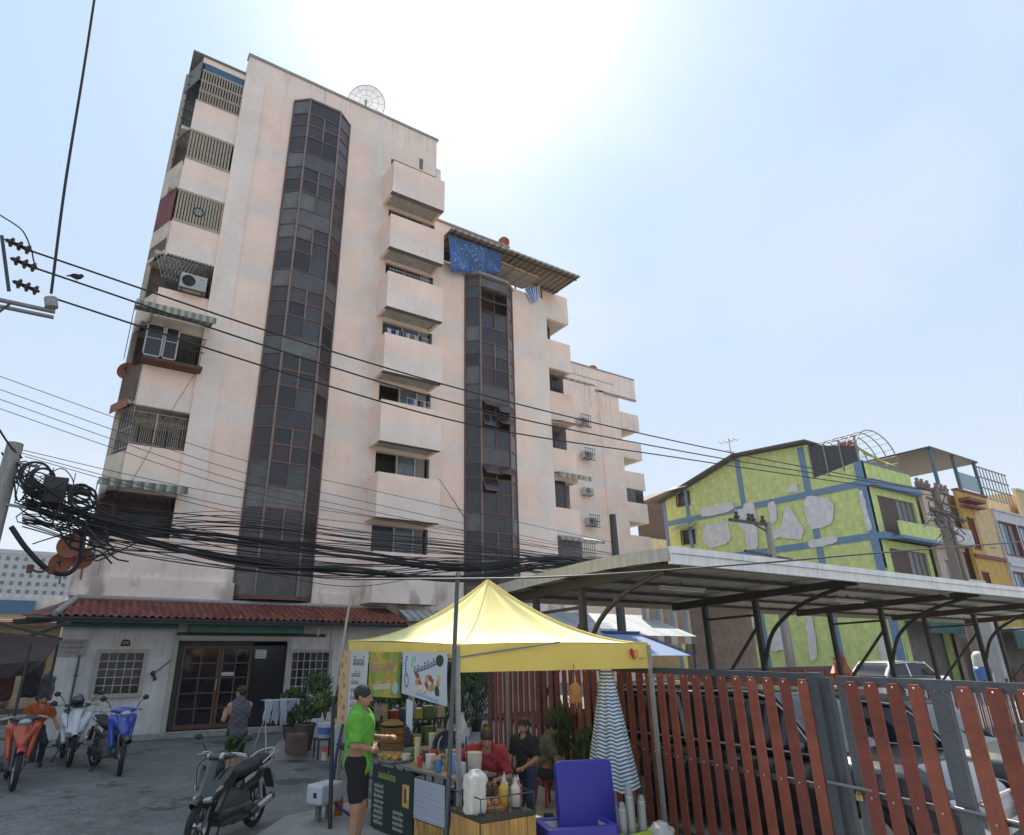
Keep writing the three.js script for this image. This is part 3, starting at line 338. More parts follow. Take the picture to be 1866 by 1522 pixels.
  { const s = T('house_number_plate', 'small dark red house number plate above the grid window', 'plate'); M('plate', ext([[-.11, 0], [.11, 0], [.11, .1], [.07, .16], [-.07, .16], [-.11, .1]], .015).translate(1.37, 2.32, WG + .002), mt([.12, .018, .02], .6), s); M('rim', BB(1.24, 1.5, 2.31, 2.335, WG + .003, WG + .03), mt([.12, .018, .02], .6), s); M('digits', [-.05, 0, .05].map(d => BB(1.37 + d - .013, 1.37 + d + .013, 2.365, 2.43, WG + .018, WG + .022)), mWhiteF, s); }
  { const s = T('door_notice', 'white paper notice stuck on the dark door panel', 'notice'); M('sheet', BB(4.84, 5.16, 1.98, 2.22, dz + .032, dz + .036), mt([.55, .55, .52], .8), s); M('print', [0, 1, 2, 3].map(i => BB(4.88, 5.12 - (i % 2) * .05, 2.03 + i * .045, 2.04 + i * .045, dz + .0365, dz + .038)), mDark, s); }
  { const s = T('door_card', 'small white card behind the lattice door glass', 'notice'); M('sheet', BB(3.95, 4.3, 1.52, 1.62, dz + .024, dz + .028), mt([.5, .5, .5], .8), s); }
  { const s = T('wall_lamp', 'black bulkhead lamp on a bent conduit beside the lattice door', 'lamp'); M('conduit', tube([V3(2.55, 1.95, WG + .03), V3(2.3, 1.72, WG + .04), V3(2.2, 1.66, WG + .08)], .012, 12), mDark, s); M('housing', sph(.065, 2.15, 1.62, WG + .08), mDark, s); M('shade', rod(V3(2.17, 1.6, WG + .1), V3(2.22, 1.45, WG + .16), .03, .05), mDark, s); }
  { const s = T('hanging_bulb', 'spiral energy saving bulb hanging below the tiled eave', 'bulb'); M('socket', rod(V3(6.52, 2.92, WG + .5), V3(6.52, 2.82, WG + .5), .03), mWhiteF, s); const p = []; for (let i = 0; i < 40; i++) p.push(V3(6.52 + .035 * Math.cos(i * .9), 2.82 - i * .005, WG + .5 + .035 * Math.sin(i * .9))); M('spiral', tube(p, .012, 90, 5), mt([.7, .7, .68], .4), s); } }
// striped awning right of the tiles, over the lower floor
{ const L = T('lean_to_awning', 'grey white striped metal awning beside the end of the tiled roof', 'awning'); awning(L, 9.45, 11.9, 3.5, U + 1.0, .7, .3, [mStW, mStGy], 16, .1); }

// ---------- far apartment block ----------
{ const F = T('far_apartment_block', 'further pink apartment block with stepped corner balconies and orange roof dishes', 'apartment block'); const z = -37.7, k = -z / 21; const X = x => x * k, Y = y => 2.2 + (y - 2.2) * k; const mF = mFacade;
  const holes = []; for (let i = 0; i < 5; i++) { const yt = Y([14.25, 12.66, 11.12, 9.56, 7.94][i]), yb = Y([13.52, 11.97, 10.43, 8.9, 7.3][i]); if (i !== 3) holes.push([yb, yt]); }
  M('wall', facadeUV(BB(X(17.5), X(21.78), 0, Y(15.4), z - 12, z)), mF, F); M('roof_slab', BB(X(17.5), X(23.0), Y(14.9), Y(14.95), z - 12, z), mConc, F);
  M('parapet', facadeUV(BB(X(21.5), X(23.03), Y(14.33), Y(15.52), z - .25, z + .02)), mF, F); M('coping', BB(X(17.5), X(23.05), Y(15.5), Y(15.58), z - .3, z + .04), mConc, F); M('wall', facadeUV(BB(X(17.5), X(21.5), Y(15.2), Y(15.5), z - .3, z - .001)), mF, F);
  const tops = [13.54, 11.98, 10.44, 8.9, 7.3, 5.6], bots = [12.68, 11.14, 9.58, 7.96, 6.1, 2.2]; tops.forEach((t, i) => { const b = new THREE.Group(); b.name = 'corner_balcony'; F.add(b); M('parapet', facadeUV(BB(X(21.78), X(23.08), Y(bots[i]), Y(t), z - .25, z + .01 * i)), mF, b); M('side_parapet', facadeUV(BB(X(23.08) - .2, X(23.08), Y(bots[i]), Y(t), z - 4, z - .25)), mF, b); M('slab', BB(X(21.78), X(23.08) - .2, Y(bots[i]), Y(bots[i]) + .2, z - 4, z - .25), mSoffit, b); M('back_wall', BB(X(21.78), X(22.4), Y(t) - .2, Y(t) + 1.4, z - 3, z - 2.9), mIntL, b); M('window', BB(X(21.85), X(22.3), Y(t) - .2, Y(t) + .9, z - 2.9, z - 2.85), GL[i % 6], b); });
  M('pane', BB(X(21.86), X(22.45), Y(8.9), Y(9.56), z - .2, z - .15), GLP[0], F); M('pane', BB(X(22.47), X(22.98), Y(8.9), Y(9.56), z - .2, z - .15), GL[0], F);
  M('core', facadeUV(BB(X(21.6), X(22.2), 0, Y(14.9), z - 12, z - 3.1)), mF, F); M('pilaster', facadeUV(BB(X(20.4), X(20.68), 0, Y(14.6), z, z + .12)), mFacade, F); M('stain_ledge', BB(X(20.2), X(23.0), Y(14.28), Y(14.38), z + .02, z + .12), mConc, F);
  const ac = (x, y, cage) => { const a = T('air_conditioner', 'caged condenser unit on the far pink apartment block', 'air conditioner', 'condensers down the far block'); a.position.set(X(x), Y(y), z + .35); M('casing', B(.95, .6, .4), mWhiteF, a); M('fan_grille', [tor(.22, .02, 18, 5).translate(-.12, 0, .21), tor(.12, .015, 18, 5).translate(-.12, 0, .21), B(.44, .02, .02, -.12, 0, .21), B(.02, .44, .02, -.12, 0, .21)], mDark, a); M('bracket', [B(.04, .04, .5, -.35, -.33, -.02), B(.04, .04, .5, .35, -.33, -.02)], mDark, a); if (cage) M('cage', [...barsGrille(-.6, .6, -.5, .5, .4, .2, .012, 2)], mDark, a); };
  ac(19.1, 12.4, 1); ac(19.2, 10.75, 1); ac(19.1, 9.0, 0); ac(19.2, 7.62, 1);
  for (const [px, py] of [[1052, 671], [1080, 675]]) dish(atZ(px, py, z - 1), .5, 'small orange satellite dish on the far block parapet', 'orange dishes on the far block'); }

// ---------- satellite dishes ----------
function dish(p, r, label, group, ry = 2.5, tilt = -.35, mtl = mOrange) { const d = T('satellite_dish', label, 'satellite dish', group, p, ry); const prof = []; for (let i = 0; i <= 8; i++) { const t = i / 8; prof.push([r * t, .28 * r * t * t]); } const g = lathe(prof, 24).rotateX(Math.PI / 2).rotateX(tilt); M('reflector', g, mtl, d); M('feed_arm', [rod(V3(0, -.3 * r, .1), V3(0, .1 * r, .75 * r), .015), sph(.06, 0, .12 * r, .78 * r)], mDark, d); M('mast', rod(V3(0, 0, -.05), V3(0, -1.1 * r - .2, -.15), .03), mGalv, d); return d; }
dish(atZ(718, 230, U - .5), .32, 'orange satellite dish peeping over the main parapet', 'orange dishes on the main roof'); dish(atZ(753, 248, U - .5), .32, 'orange satellite dish peeping over the main parapet', 'orange dishes on the main roof');
dish(atZ(918, 441, U - 1.3), .3, 'single orange satellite dish over the lower parapet step', null); dish(V3(.12, 10.9, U - .95), .3, 'rust orange satellite dish fixed to the side of the corner balconies', null, -.4, 0);
{ const p = atZ(667, 184, U - .6); const d = T('mesh_dish', 'large wire mesh satellite dish on the main roof', 'satellite dish', null, p, 2.7); const r = .88, a = []; const P = (rad, th) => V3(rad * Math.cos(th), rad * Math.sin(th), .25 * rad * rad / r); for (const q of [r, r * .66, r * .33]) { const pts = []; for (let i = 0; i < 28; i++) pts.push(P(q, i / 28 * 2 * Math.PI)); a.push(tube(pts, q === r ? .016 : .007, 56, 5, true)); } const ribs = []; for (let i = 0; i < 12; i++) ribs.push(rod(P(.05, i * Math.PI / 6), P(r, i * Math.PI / 6), .008)); M('rim', a, mGalv, d); { const pr = []; for (let i = 0; i <= 8; i++) pr.push([r * i / 8, .25 * r * i * i / 64]); M('mesh', lathe(pr, 28).rotateX(Math.PI / 2), mp([.55, .56, .58], 1, { transmission: .5, thickness: 0 }), d); } M('rib', ribs, mGalv, d); M('feed', [rod(V3(0, -.3, .3), V3(-.05, -.1, .6), .02), sph(.09, -.06, -.06, .62)], mDark, d); M('mast', rod(V3(0, 0, -.05), V3(0, -1.3, -.25), .04), mGalv, d); d.children.forEach(c => c.rotation.x = -.35); }
for (const [px, py, r, l] of [[131, 996, .36, 'large rust satellite dish at the lower corner, topmost of three'], [112, 1028, .3, 'rust satellite dish at the lower corner, by the cable bundle'], [151, 1020, .3, 'rust satellite dish at the lower corner, against the plinth wall']]) dish(atZ(px, py, U + .35), r, l, null, -.3, -.2, gm([.28, .075, .03], .7));

// ---------- air conditioner on the corner balcony ----------
{ const a = T('air_conditioner', 'white condenser unit hung on the fourth floor corner balcony', 'air conditioner', null, V3(1.52, 14.12, U + .2)); M('casing', B(.84, .56, .32), fm([.6, .6, .57], .5), a); M('fan_grille', [tor(.2, .018, 20, 5).translate(-.16, 0, .17), tor(.13, .012, 20, 5).translate(-.16, 0, .17), tor(.07, .012, 20, 5).translate(-.16, 0, .17)], mDark, a); M('fan_well', cyl(.19, .19, .01, 20).rotateX(Math.PI / 2).translate(-.16, 0, .163), mBlack, a); M('bracket', [B(.04, .04, .4, -.34, -.3, -.02), B(.04, .04, .4, .34, -.3, -.02), B(.86, .04, .04, 0, -.31, .14)], mRust, a); M('badge', B(.12, .03, .006, .26, .16, .162), mGalv, a); }
{ const g = T('fan', 'small round fan on the second floor balcony sill', 'fan', null, V3(1.62, 8.5, U - .2)); M('ring', [tor(.17, .015, 20, 6), tor(.1, .008, 20, 6)], mDark, g); M('blades', [0, 60, 120].map(q => B(.3, .05, .01).rotateZ(q * R)), mDark, g); M('stand', [rod(V3(0, -.17, 0), V3(0, -.3, 0), .02)], mDark, g); }
// laundry on the middle balconies
{ const cols = ['#e8e8ea', '#2c4a86', '#ddd8d0', '#31353f', '#5c7fae', '#e9e9e9', '#b5763f']; const cm = cols.map(c => mt(c, .9, { map: T_WEAVE })); const hang = (x, y, z, w, h, m, fl) => { const o = TM('hanging_laundry', quad(V3(x - w / 2, y - h, z), V3(x + w / 2, y - h, z), V3(x + w / 2 * .8, y, z), V3(x - w / 2 * .8, y, z), .015, 6, 4, (u, v) => .03 * Math.sin(u * 7 + fl)), m, fl > 9 ? 'garment drying on the railing of the third floor balcony' : 'garment drying on the railing of the fourth floor balcony', 'laundry', fl > 9 ? 'washing on the third floor balcony' : 'washing on the fourth floor balcony'); };
  for (let i = 0; i < 9; i++) hang(8.75 + i * .17, floorTop(3) + .44, zB - .38 + rr(-.02, .02), .16, rr(.35, .55), cm[i % 7], i); for (let i = 0; i < 6; i++) hang(9.75 + i * .13, floorTop(4) + .42, zB - .38, .12, rr(.3, .5), cm[(i * 3 + 1) % 7], 10 + i);
  M('railing', barsGrille(9.6, 10.7, floorTop(4), floorTop(4) + .44, zB - .4, .13), mWhiteBar, AP); }

// ---------- green shophouse ----------
const XG = 44.5; const gz = (px, py) => { const p = atX(px, py, XG); return [p.z, p.y]; };
{ const G = T('green_shophouse', 'lime green shophouse with blue painted beams and grey repair patches', 'shophouse'); const mG = sm([.72, .82, .31], .85), mGl = sm([.76, .86, .31], .85), mBl = fm([.20, .35, .55], .75), mPatch = sm([.84, .82, .81], .9), mRoofD = gm([.13, .12, .105], .8), mShut = sm([.125, .07, .06], .7);
  // side wall: polygon in (z, y) on the plane x = XG
  const outline = [[-38.6, 0], [-21, 0], [-21, 14.5], [-24.4, 14.0], [-24.5, 16.6], [-30.3, 17.1], [-35.8, 15.8], [-38.6, 14.9]]; const toX = g => g.rotateY(-Math.PI / 2).translate(XG, 0, 0); // shape x -> world z
  const win = [[[1232, 897], [1256, 895], [1258, 920], [1234, 924]], [[1241, 968], [1266, 965], [1268, 991], [1243, 993]], [[1250, 1167], [1287, 1165], [1288, 1190], [1251, 1190]]].map(w => w.map(p => gz(...p)));
  M('side_wall', toX(ext(outline, .3, win).translate(0, 0, -.3)), mG, G); for (const w of win) { M('window', toX(ext(w, .03).translate(0, 0, -.25)), GL[0], G); const f = w.concat([w[0]]); M('window_frame', f.slice(1).map((p, i) => bar(V3(XG - .02, f[i][1], f[i][0]), V3(XG - .02, p[1], p[0]), .08)), mFrame, G); }
  M('roof', [bar(V3(XG + 2.8, 17.25, -30.3), V3(XG + 2.8, 16.75, -24.2), 7, .14), bar(V3(XG + 2.8, 17.25, -30.3), V3(XG + 2.8, 14.95, -39.0), 7, .14)], mRoofD, G);
  M('body', [BB(XG + .34, XG + 6.9, .02, 12.9, -38.5, -21.4), BB(XG + .34, XG + 6.9, 12.9, 15.0, -38.5, -24.6)], mG, G); M('terrace_room', BB(XG + .34, XG + 6.8, 14.0, 16.5, -30, -24.6), mGl, G);
  for (const y of [12.7, 9.1, 5.5]) M('beam', toX(ext(rect(-38.6, -20.98, y, y + .45), .06)), mBl, G); for (const [z, w, y1] of [[-38.45, .3, 14.9], [-35.9, .35, 15.7], [-30.4, .4, 17.0], [-25.0, .45, 16.5], [-21.25, .5, 14.4]]) M('column', toX(ext(rect(z - w / 2, z + w / 2, 0, y1), .065)), mBl, G);
  const patches = [[[1277, 926], [1338, 912], [1339, 930], [1278, 943]], [[1281, 960], [1325, 945], [1335, 985], [1300, 1000], [1283, 990]], [[1338, 930], [1356, 926], [1372, 965], [1356, 968]], [[1354, 918], [1376, 914], [1384, 1000], [1362, 1004]], [[1400, 917], [1414, 915], [1418, 950], [1405, 955]], [[1434, 890], [1454, 880], [1456, 896], [1435, 900]], [[1432, 925], [1440, 922], [1468, 965], [1462, 985], [1420, 980]], [[1465, 912], [1480, 903], [1520, 912], [1518, 955], [1500, 962], [1475, 965]], [[1400, 968], [1435, 960], [1432, 975], [1405, 985]], [[1474, 985], [1528, 975], [1526, 990], [1478, 1000]], [[1566, 895], [1572, 893], [1592, 965], [1580, 968]], [[1340, 1120], [1375, 1115], [1378, 1190], [1345, 1195]], [[1400, 1150], [1440, 1140], [1443, 1180], [1405, 1190]], [[1470, 1120], [1482, 1118], [1492, 1200], [1478, 1205]], [[1600, 1160], [1615, 1160], [1625, 1205], [1608, 1206]]];
  patches.forEach((p, i) => { let q = p.map(a => gz(...a)); for (let r = 0; r < 2; r++) { const o = []; q.forEach((a, k) => { const b = q[(k + 1) % q.length]; o.push([mix(a[0], b[0], .14), mix(a[1], b[1], .14)], [mix(a[0], b[0], .5) + rr(-.07, .07), mix(a[1], b[1], .5) + rr(-.07, .07)], [mix(a[0], b[0], .86), mix(a[1], b[1], .86)]); }); q = o; } M('repair_patch', toX(ext(q, .012).translate(0, 0, .068 + i * .003)), mPatch, G); });
  for (const w of win.slice(0, 2)) { const zc = (w[0][0] + w[1][0]) / 2, yt = w[0][1] + .5; const g = new THREE.Group(); g.name = 'awning'; G.add(g); for (let i = 0; i < 10; i++) { const z = zc - 1.1 + i * .22; M('stripe', quad(V3(XG, yt, z), V3(XG - .9, yt - .45, z), V3(XG - .9, yt - .45, z + .21), V3(XG, yt, z + .21), .03), [mStW, mStY][i % 2], g); } }
  // front face
  const zf = -21, x0 = XG, x1 = XG + 6.6; M('front_wall', ext([[x0, 0], [x1, 0], [x1, 14.4], [x0, 14.4]], .25, [rect(x0 + 1.1, x1 - .5, 9.6, 12.2), rect(x0 + 1.1, x1 - .5, 6.0, 8.6), rect(x0 + .9, x1 - .5, .1, 4.2)]).translate(0, 0, zf - .25), mGl, G);
  for (const y of [12.7, 9.1, 5.5]) M('beam', BB(x0 - .05, x1, y, y + .42, zf, zf + .5), mBl, G);
  for (const y of [9.6, 6.0]) { const b = new THREE.Group(); b.name = 'balcony'; G.add(b); M('parapet', BB(x0 + .9, x1 - .1, y - .3, y + .65, zf + .95, zf + 1.1), mGl, b); M('slab', BB(x0 + .9, x1 - .1, y - .5, y - .3, zf, zf + 1.1), mBl, b); M('shutter', BB(x0 + 1.1, x0 + 3.6, y, y + 2.6, zf - .2, zf - .1), mShut, b); M('window_frame', [0, 1, 2, 3].map(i => BB(x0 + 3.7 + i * .75, x0 + 3.76 + i * .75, y, y + 2.6, zf - .2, zf - .1)), mGalv, b); for (let i = 0; i < 3; i++) M('pane', BB(x0 + 3.76 + i * .75, x0 + 4.45 + i * .75, y, y + 2.6, zf - .17, zf - .15), GLP[i], b); }
  M('parapet', BB(x0, x1, 14.4, 14.5, zf - .3, zf + .06), mBl, G); M('shop_interior', BB(x0 + .9, x1 - .5, .1, 4.2, zf - .38, zf - .34), mIntL, G);
  { const g = new THREE.Group(); g.name = 'corrugated_awning'; G.add(g); for (let i = 0; i < 20; i++) { const x = x0 + .3 + i * .34; M('sheet', quad(V3(x, 4.9, zf + .02), V3(x, 4.1, zf + 1.6), V3(x + .33, 4.1, zf + 1.6), V3(x + .33, 4.9, zf + .02), .03), i % 2 ? mStW : mStGy, g); } M('valance', BB(x0 + .3, x0 + 7.1, 3.2, 3.95, zf + 1.58, zf + 1.62), gm([.03, .13, .11], .7), g); }
  // roof cage
  const cage = new THREE.Group(); cage.name = 'roof_cage'; G.add(cage); const arch = (x, z, wd, h, y0) => { const p = []; for (let i = 0; i <= 12; i++) { const a = Math.PI * i / 12; p.push(V3(x - Math.cos(a) * wd / 2, y0 + Math.sin(a) * h, z)); } return p; };
  for (let k = 0; k < 6; k++) { const z = -24.4 + k * .65; M('arch', [tube(arch(x0 + 2.9, z, 5.6, 2.0, 15.2), .04, 20, 5), rod(V3(x0 + .1, 14.4, z), V3(x0 + .1, 15.2, z), .04), rod(V3(x0 + 5.7, 14.4, z), V3(x0 + 5.7, 15.2, z), .04)], mGalv, cage); } const longit = []; for (let i = 0; i <= 12; i++) { const p = arch(x0 + 2.9, 0, 5.6, 2.0, 15.2)[i]; longit.push(rod(V3(p.x, p.y, -24.4), V3(p.x, p.y, -21.1), .025)); } for (let i = 0; i < 26; i++) longit.push(rod(V3(x0 + .1 + i * .22, 14.4, -21.12), V3(x0 + .1 + i * .22, 15.2 + .0 * i, -21.12), .012)); M('mesh', longit, mGalv, cage); M('cage_panel', quad(V3(x0 + 4.3, 15.0, -21.3), V3(x0 + 5.6, 15.0, -21.3), V3(x0 + 5.0, 16.3, -23), V3(x0 + 3.6, 16.9, -23), .03), mGl, cage);
  M('terrace_screen', [quad(V3(XG + .05, 14.0, -24.4), V3(XG + .05, 14.45, -21.1), V3(XG + .05, 15.6, -21.1), V3(XG + .05, 16.5, -24.4), .03)], mp([.06, .06, .065], .5, { map: T_FINE }), G);
  M('terrace_post', [-24.4, -23.3, -22.2, -21.1].map(z => BB(XG - .04, XG + .06, 14, 16.3 + (z + 21) * -.02, z - .05, z + .05)), mGalv, G); }
dish(V3(XG + .8, 15.6, -22.1), .75, 'red satellite dish on the green shophouse terrace', null, 2.2, -.3, mt([.45, .09, .06], .6));
{ const a = T('television_antenna', 'thin rooftop television antenna above the green gable', 'antenna', null, atX(1333, 833, XG)); M('mast', rod(V3(0, -.6, 0), V3(0, 1.6, 0), .03), mGalv, a); M('boom', rod(V3(-.2, 1.4, -.8), V3(.2, 1.4, .8), .025), mGalv, a); M('element', [-.7, -.3, .1, .5].map(d => rod(V3(d * .25 + .45, 1.4, d - .1), V3(d * .25 - .45, 1.4, d + .1), .02)).concat([rod(V3(-.5, .5, 0), V3(.5, .5, 0), .02)]), mGalv, a); }

// ---------- shophouses along the far street ----------
function house(name, label, x0, x1, h, wallM, o) { const H = T(name, label, 'shophouse'); const z = o.z ?? -20.6; const holes = []; o.floors.forEach(y => o.win.forEach(([a, b, w, t]) => holes.push([mix(x0, x1, a), mix(x0, x1, b), y + w, y + t]))); M('front_wall', ext([[x0, 0], [x1, 0], [x1, h], [x0, h]], .25, holes.map(q => rect(...q))).translate(0, 0, z - .25), wallM, H); M('body', BB(x0 + .02, x1 - .02, 0, h - .1, z - 14, z - .8), wallM, H);
  holes.forEach((q, i) => { const w = new THREE.Group(); w.name = 'window'; H.add(w); M('frame', [BB(q[0], q[1], q[3] - .08, q[3], z - .1, z + .04), BB(q[0], q[1], q[2], q[2] + .08, z - .1, z + .06), BB(q[0], q[0] + .08, q[2], q[3], z - .1, z + .04), BB(q[1] - .08, q[1], q[2], q[3], z - .1, z + .04), BB((q[0] + q[1]) / 2 - .04, (q[0] + q[1]) / 2 + .04, q[2], q[3], z - .1, z + .03)], o.frame ?? mWhiteF, w); const m = (q[0] + q[1]) / 2; M('pane', BB(q[0], m, q[2], q[3], z - .16, z - .14), o.glass ?? GL[i % 6], w); M('pane', BB(m, q[1], q[2], q[3], z - .16, z - .14), o.glass2 ?? o.glass ?? GL[(i + 2) % 6], w); });
  o.floors.forEach(y => { if (o.balcony) { M('balcony_parapet', BB(x0 + .3, x1 - .2, y - .2, y + .85, z + .8, z + .95), o.balM ?? wallM, H); M('balcony_slab', BB(x0 + .3, x1 - .2, y - .35, y - .2, z, z + .95), o.band ?? wallM, H); } M('band', BB(x0 - .01, x1 + .01, y - .62, y - .36, z, z + .15), o.band ?? wallM, H); }); M('coping', BB(x0 - .05, x1 + .05, h, h + .15, z - .3, z + .12), o.band ?? wallM, H); return H; }
const mSal = sm([.74, .57, .45]), mOrg = sm([.74, .44, .10]), mOrgL = sm([.78, .57, .30]), mBand = fm([.32, .085, .07], .7), mBlueG = mp([.20, .36, .50], .2, { map: T_GRIME }), mWh = sm([.74, .72, .72]);
house('shophouse', 'pale salmon shophouse next to the green one, behind the tangled pole', 51.2, 55.4, 13.4, mSal, { floors: [9.6, 6.0], win: [[.2, .8, .2, 2.3]], balcony: true, balM: mWh });
{ const H = house('shophouse', 'orange and yellow shophouse with dark red window trim', 55.5, 60.6, 13.6, mOrg, { floors: [9.2, 5.2], win: [[.08, .3, 0, 2.4], [.62, .8, .3, 1.6]], band: mBand, frame: mBand, z: -20 }); M('wall_panel', BB(57.4, 60.5, 8.8, 12.6, -20, -19.95), mOrgL, H); M('cornice', [BB(55.4, 58.2, 12.7, 12.95, -20, -19.3), BB(55.4, 58.2, 12.3, 12.42, -20, -19.4)], mBand, H);
  M('roof_canopy', BB(52.5, 60.4, 16.4, 16.55, -26, -19.8), mSteel, H); for (const [x, z] of [[52.8, -20], [56.4, -20], [60.1, -20], [60.1, -25]]) M('canopy_post', BB(x - .1, x + .1, 13.6, 16.4, z - .1, z + .1), fm([.12, .20, .26], .6), H); M('canopy_glass', BB(56.5, 60, 13.9, 15.2, -20.02, -19.98), mp([.2, .36, .38], .2, { transmission: .4 }), H); M('rail', barsGrille(60.6, 66, 13.6, 16.2, -20, .6, .03, 3), mGalv, H); }
{ const H = house('shophouse', 'blue glazed shophouse with white parapets at the street end', 60.7, 68.5, 12.6, mWh, { floors: [8.9, 5.0], win: [[.02, .45, .2, 2.9], [.5, .95, .2, 2.9]], band: mWh, glass: mBlueG, glass2: GL[4], frame: mBand, z: -19.8 }); }
house('shophouse', 'mustard shophouse with a small dark attic window at the street end', 68.6, 80, 15.4, mOrgL, { floors: [12.6, 8.8, 5.0], win: [[.1, .35, .2, 1.5], [.5, .8, .2, 1.5]], band: mWh, z: -20.4 });
{ const H = T('tan_house', 'brown roofed house with pink balcony wall between apartments and green shophouse', 'house'); const z = -44, a = atZ(1168, 1000, z), b = atZ(1235, 1000, z); M('wall', BB(a.x, b.x + 6, 0, 8.9, z - 8, z), sm([.52, .43, .36]), H); M('balcony_parapet', BB(a.x - .5, b.x + 6, 8.6, 12.6, z + .2, z + .9), mPink, H); M('corrugated_wall', BB(a.x + .5, b.x + 6, 12.6, 16, z - .6, z - .4), sm([.16, .10, .085]), H); M('roof', ext([[0, 0], [6, 2.4], [12, 0], [12, .25], [6, 2.7], [0, .25]], 6).translate(a.x - .2, 15.8, z - 6), gm([.22, .16, .13]), H); M('window_frame', [BB(a.x + 3.2, a.x + 4.8, 6.2, 7.6, z, z + .08)], mFrame, H); }

// ---------- distant tower and houses to the left ----------
{ const z = -150, a = atZ(-60, 1010, z), b = atZ(132, 1010, z), top = atZ(60, 1012, z).y; const D = T('distant_tower', 'distant pale grey slab tower with rows of small dark windows', 'tower'); const mD = fm([.62, .62, .62], .9); M('body', BB(a.x, b.x + 10, 0, top, z - 14, z), mD, D); const nx = 16, ny = 9; const wg = B((b.x - a.x) / nx * .52, (top - 6) / ny * .42, .3); const wm = mt([.09, .10, .12], .5); for (let j = 0; j < ny; j++) for (let i = 0; i < nx; i++) { const o = M('window', wg, wm, D); o.position.set(mix(a.x, b.x + 6, (i + .5) / nx), 6 + (top - 6) * (j + .45) / ny, z + .06); } M('parapet', BB(a.x, b.x + 10, top, top + .8, z - 14, z + .2), mD, D); }
{ const z = -62, p = atZ(100, 1065, z), L = atZ(-60, 1080, z); const D = T('distant_house', 'cream distant house behind the alley with a blue roof edge', 'house'); M('wall', BB(L.x, p.x + 3, 0, 4.9, z - 8, z), sm([.62, .50, .34]), D); M('roof_edge', BB(L.x, p.x - 1.0, 4.9, 5.9, z - 8, z + .4), mBlueP, D); M('upper_wall', BB(L.x - 2, p.x + 1, 4.9, 6.4, z - 9, z - .5), mPale, D); }
{ const z = -33, D = T('alley_house', 'sunlit tan house wall at the end of the alley', 'house'); M('wall', BB(-9, -.3, 0, 3.4, z - 5, z), sm([.56, .40, .24]), D); M('roof', quad(V3(-9.5, 3.3, z + .8), V3(-.1, 3.3, z + .8), V3(-.1, 3.6, z - 5), V3(-9.5, 3.6, z - 5), .15), gm([.3, .16, .09]), D); M('door', BB(-2.6, -1.6, 0, 2.1, z, z + .06), mFrame, D); M('window', BB(-1.3, -.6, 1.1, 2.0, z, z + .05), GL[0], D); }
// ---------- carport ----------
{ const C = T('carport', 'long steel carport with white fascia and curved braces over the parking lot', 'carport'); const mCS = fm([.06, .058, .054], .55), mSheet = [sm([.52, .49, .43], .6), sm([.48, .45, .39], .6)], mFas = sm([.92, .90, .88], .6), mTan = fm([.50, .45, .36], .7);
  const xL = 7.15, xR = 30, zF = -6.2, zB2 = -11.3, yAt = z => 3.30 + .20 * sst(zB2, zF, z) + .06 * Math.sin(Math.PI * (z - zB2) / (zF - zB2));
  const n = 46, w = (xR - xL) / n; for (let i = 0; i < n; i++) { const x = xL + i * w; const P = []; for (let k = 0; k < 6; k++) { const z = mix(zB2, zF, k / 6), z2 = mix(zB2, zF, (k + 1) / 6); P.push(quad(V3(x + .01, yAt(z), z), V3(x + w - .01, yAt(z), z), V3(x + w - .01, yAt(z2), z2), V3(x + .01, yAt(z2), z2), .02, 2, 1, u => u === .5 ? .025 : 0)); } M('roof_sheet', P, mSheet[i % 2], C); }
  M('fascia', [BB(xL, xR, yAt(zF) - .14, yAt(zF) + .0, zF - .02, zF + .06), BB(xL - .01, xR, yAt(zF) + .005, yAt(zF) + .1, zF - .04, zF + .09)], mFas, C);
  { const P = []; for (let k = 0; k < 8; k++) { const z = mix(zB2, zF + .02, k / 8), z2 = mix(zB2, zF + .02, (k + 1) / 8); P.push(quad(V3(xL - .02, yAt(z) - .1, z), V3(xL - .02, yAt(z2) - .1, z2), V3(xL - .02, yAt(z2) + .09, z2), V3(xL - .02, yAt(z) + .09, z), .03)); } M('side_fascia', P, sm([.50, .48, .44], .6), C); }
  M('rear_fascia', BB(xL, xR, yAt(zB2) - .13, yAt(zB2) + .06, zB2 - .03, zB2 + .03), mTan, C);
  for (let i = 0; i < 5; i++) { const z = mix(zB2 + .5, zF - .4, i / 4); M('purlin', BB(xL, xR, yAt(z) - .09, yAt(z) - .03, z - .03, z + .03), mCS, C); }
  [7.5, 12.3, 17.3, 22.4, 27.4].forEach(x => { const f = new THREE.Group(); f.name = 'frame'; C.add(f); M('beam', [bar(V3(x, 3.17, -10.7), V3(x, 3.30, -8.4), .09, .16), bar(V3(x, 3.30, -8.4), V3(x, 3.40, -6.35), .09, .14)], mCS, f); for (const z of [-9.8, -8.5]) M('column', bar(V3(x, .03, z), V3(x, 3.2, z), .1), mCS, f); M('tie', [bar(V3(x, 2.85, -9.8), V3(x, 2.9, -8.5), .05), bar(V3(x, 1.25, -9.8), V3(x, 2.7, -8.5), .05)], mCS, f); M('curved_brace', tube([V3(x, 1.9, -8.5), V3(x, 2.55, -8.2), V3(x, 3.0, -7.6), V3(x, 3.22, -7.0), V3(x, 3.32, -6.6)], .04, 20, 8), mCS, f); M('base_plate', [BB(x - .15, x + .15, .03, .05, -9.95, -9.65), BB(x - .15, x + .15, .03, .05, -8.65, -8.35)], mGalv, f); }); }
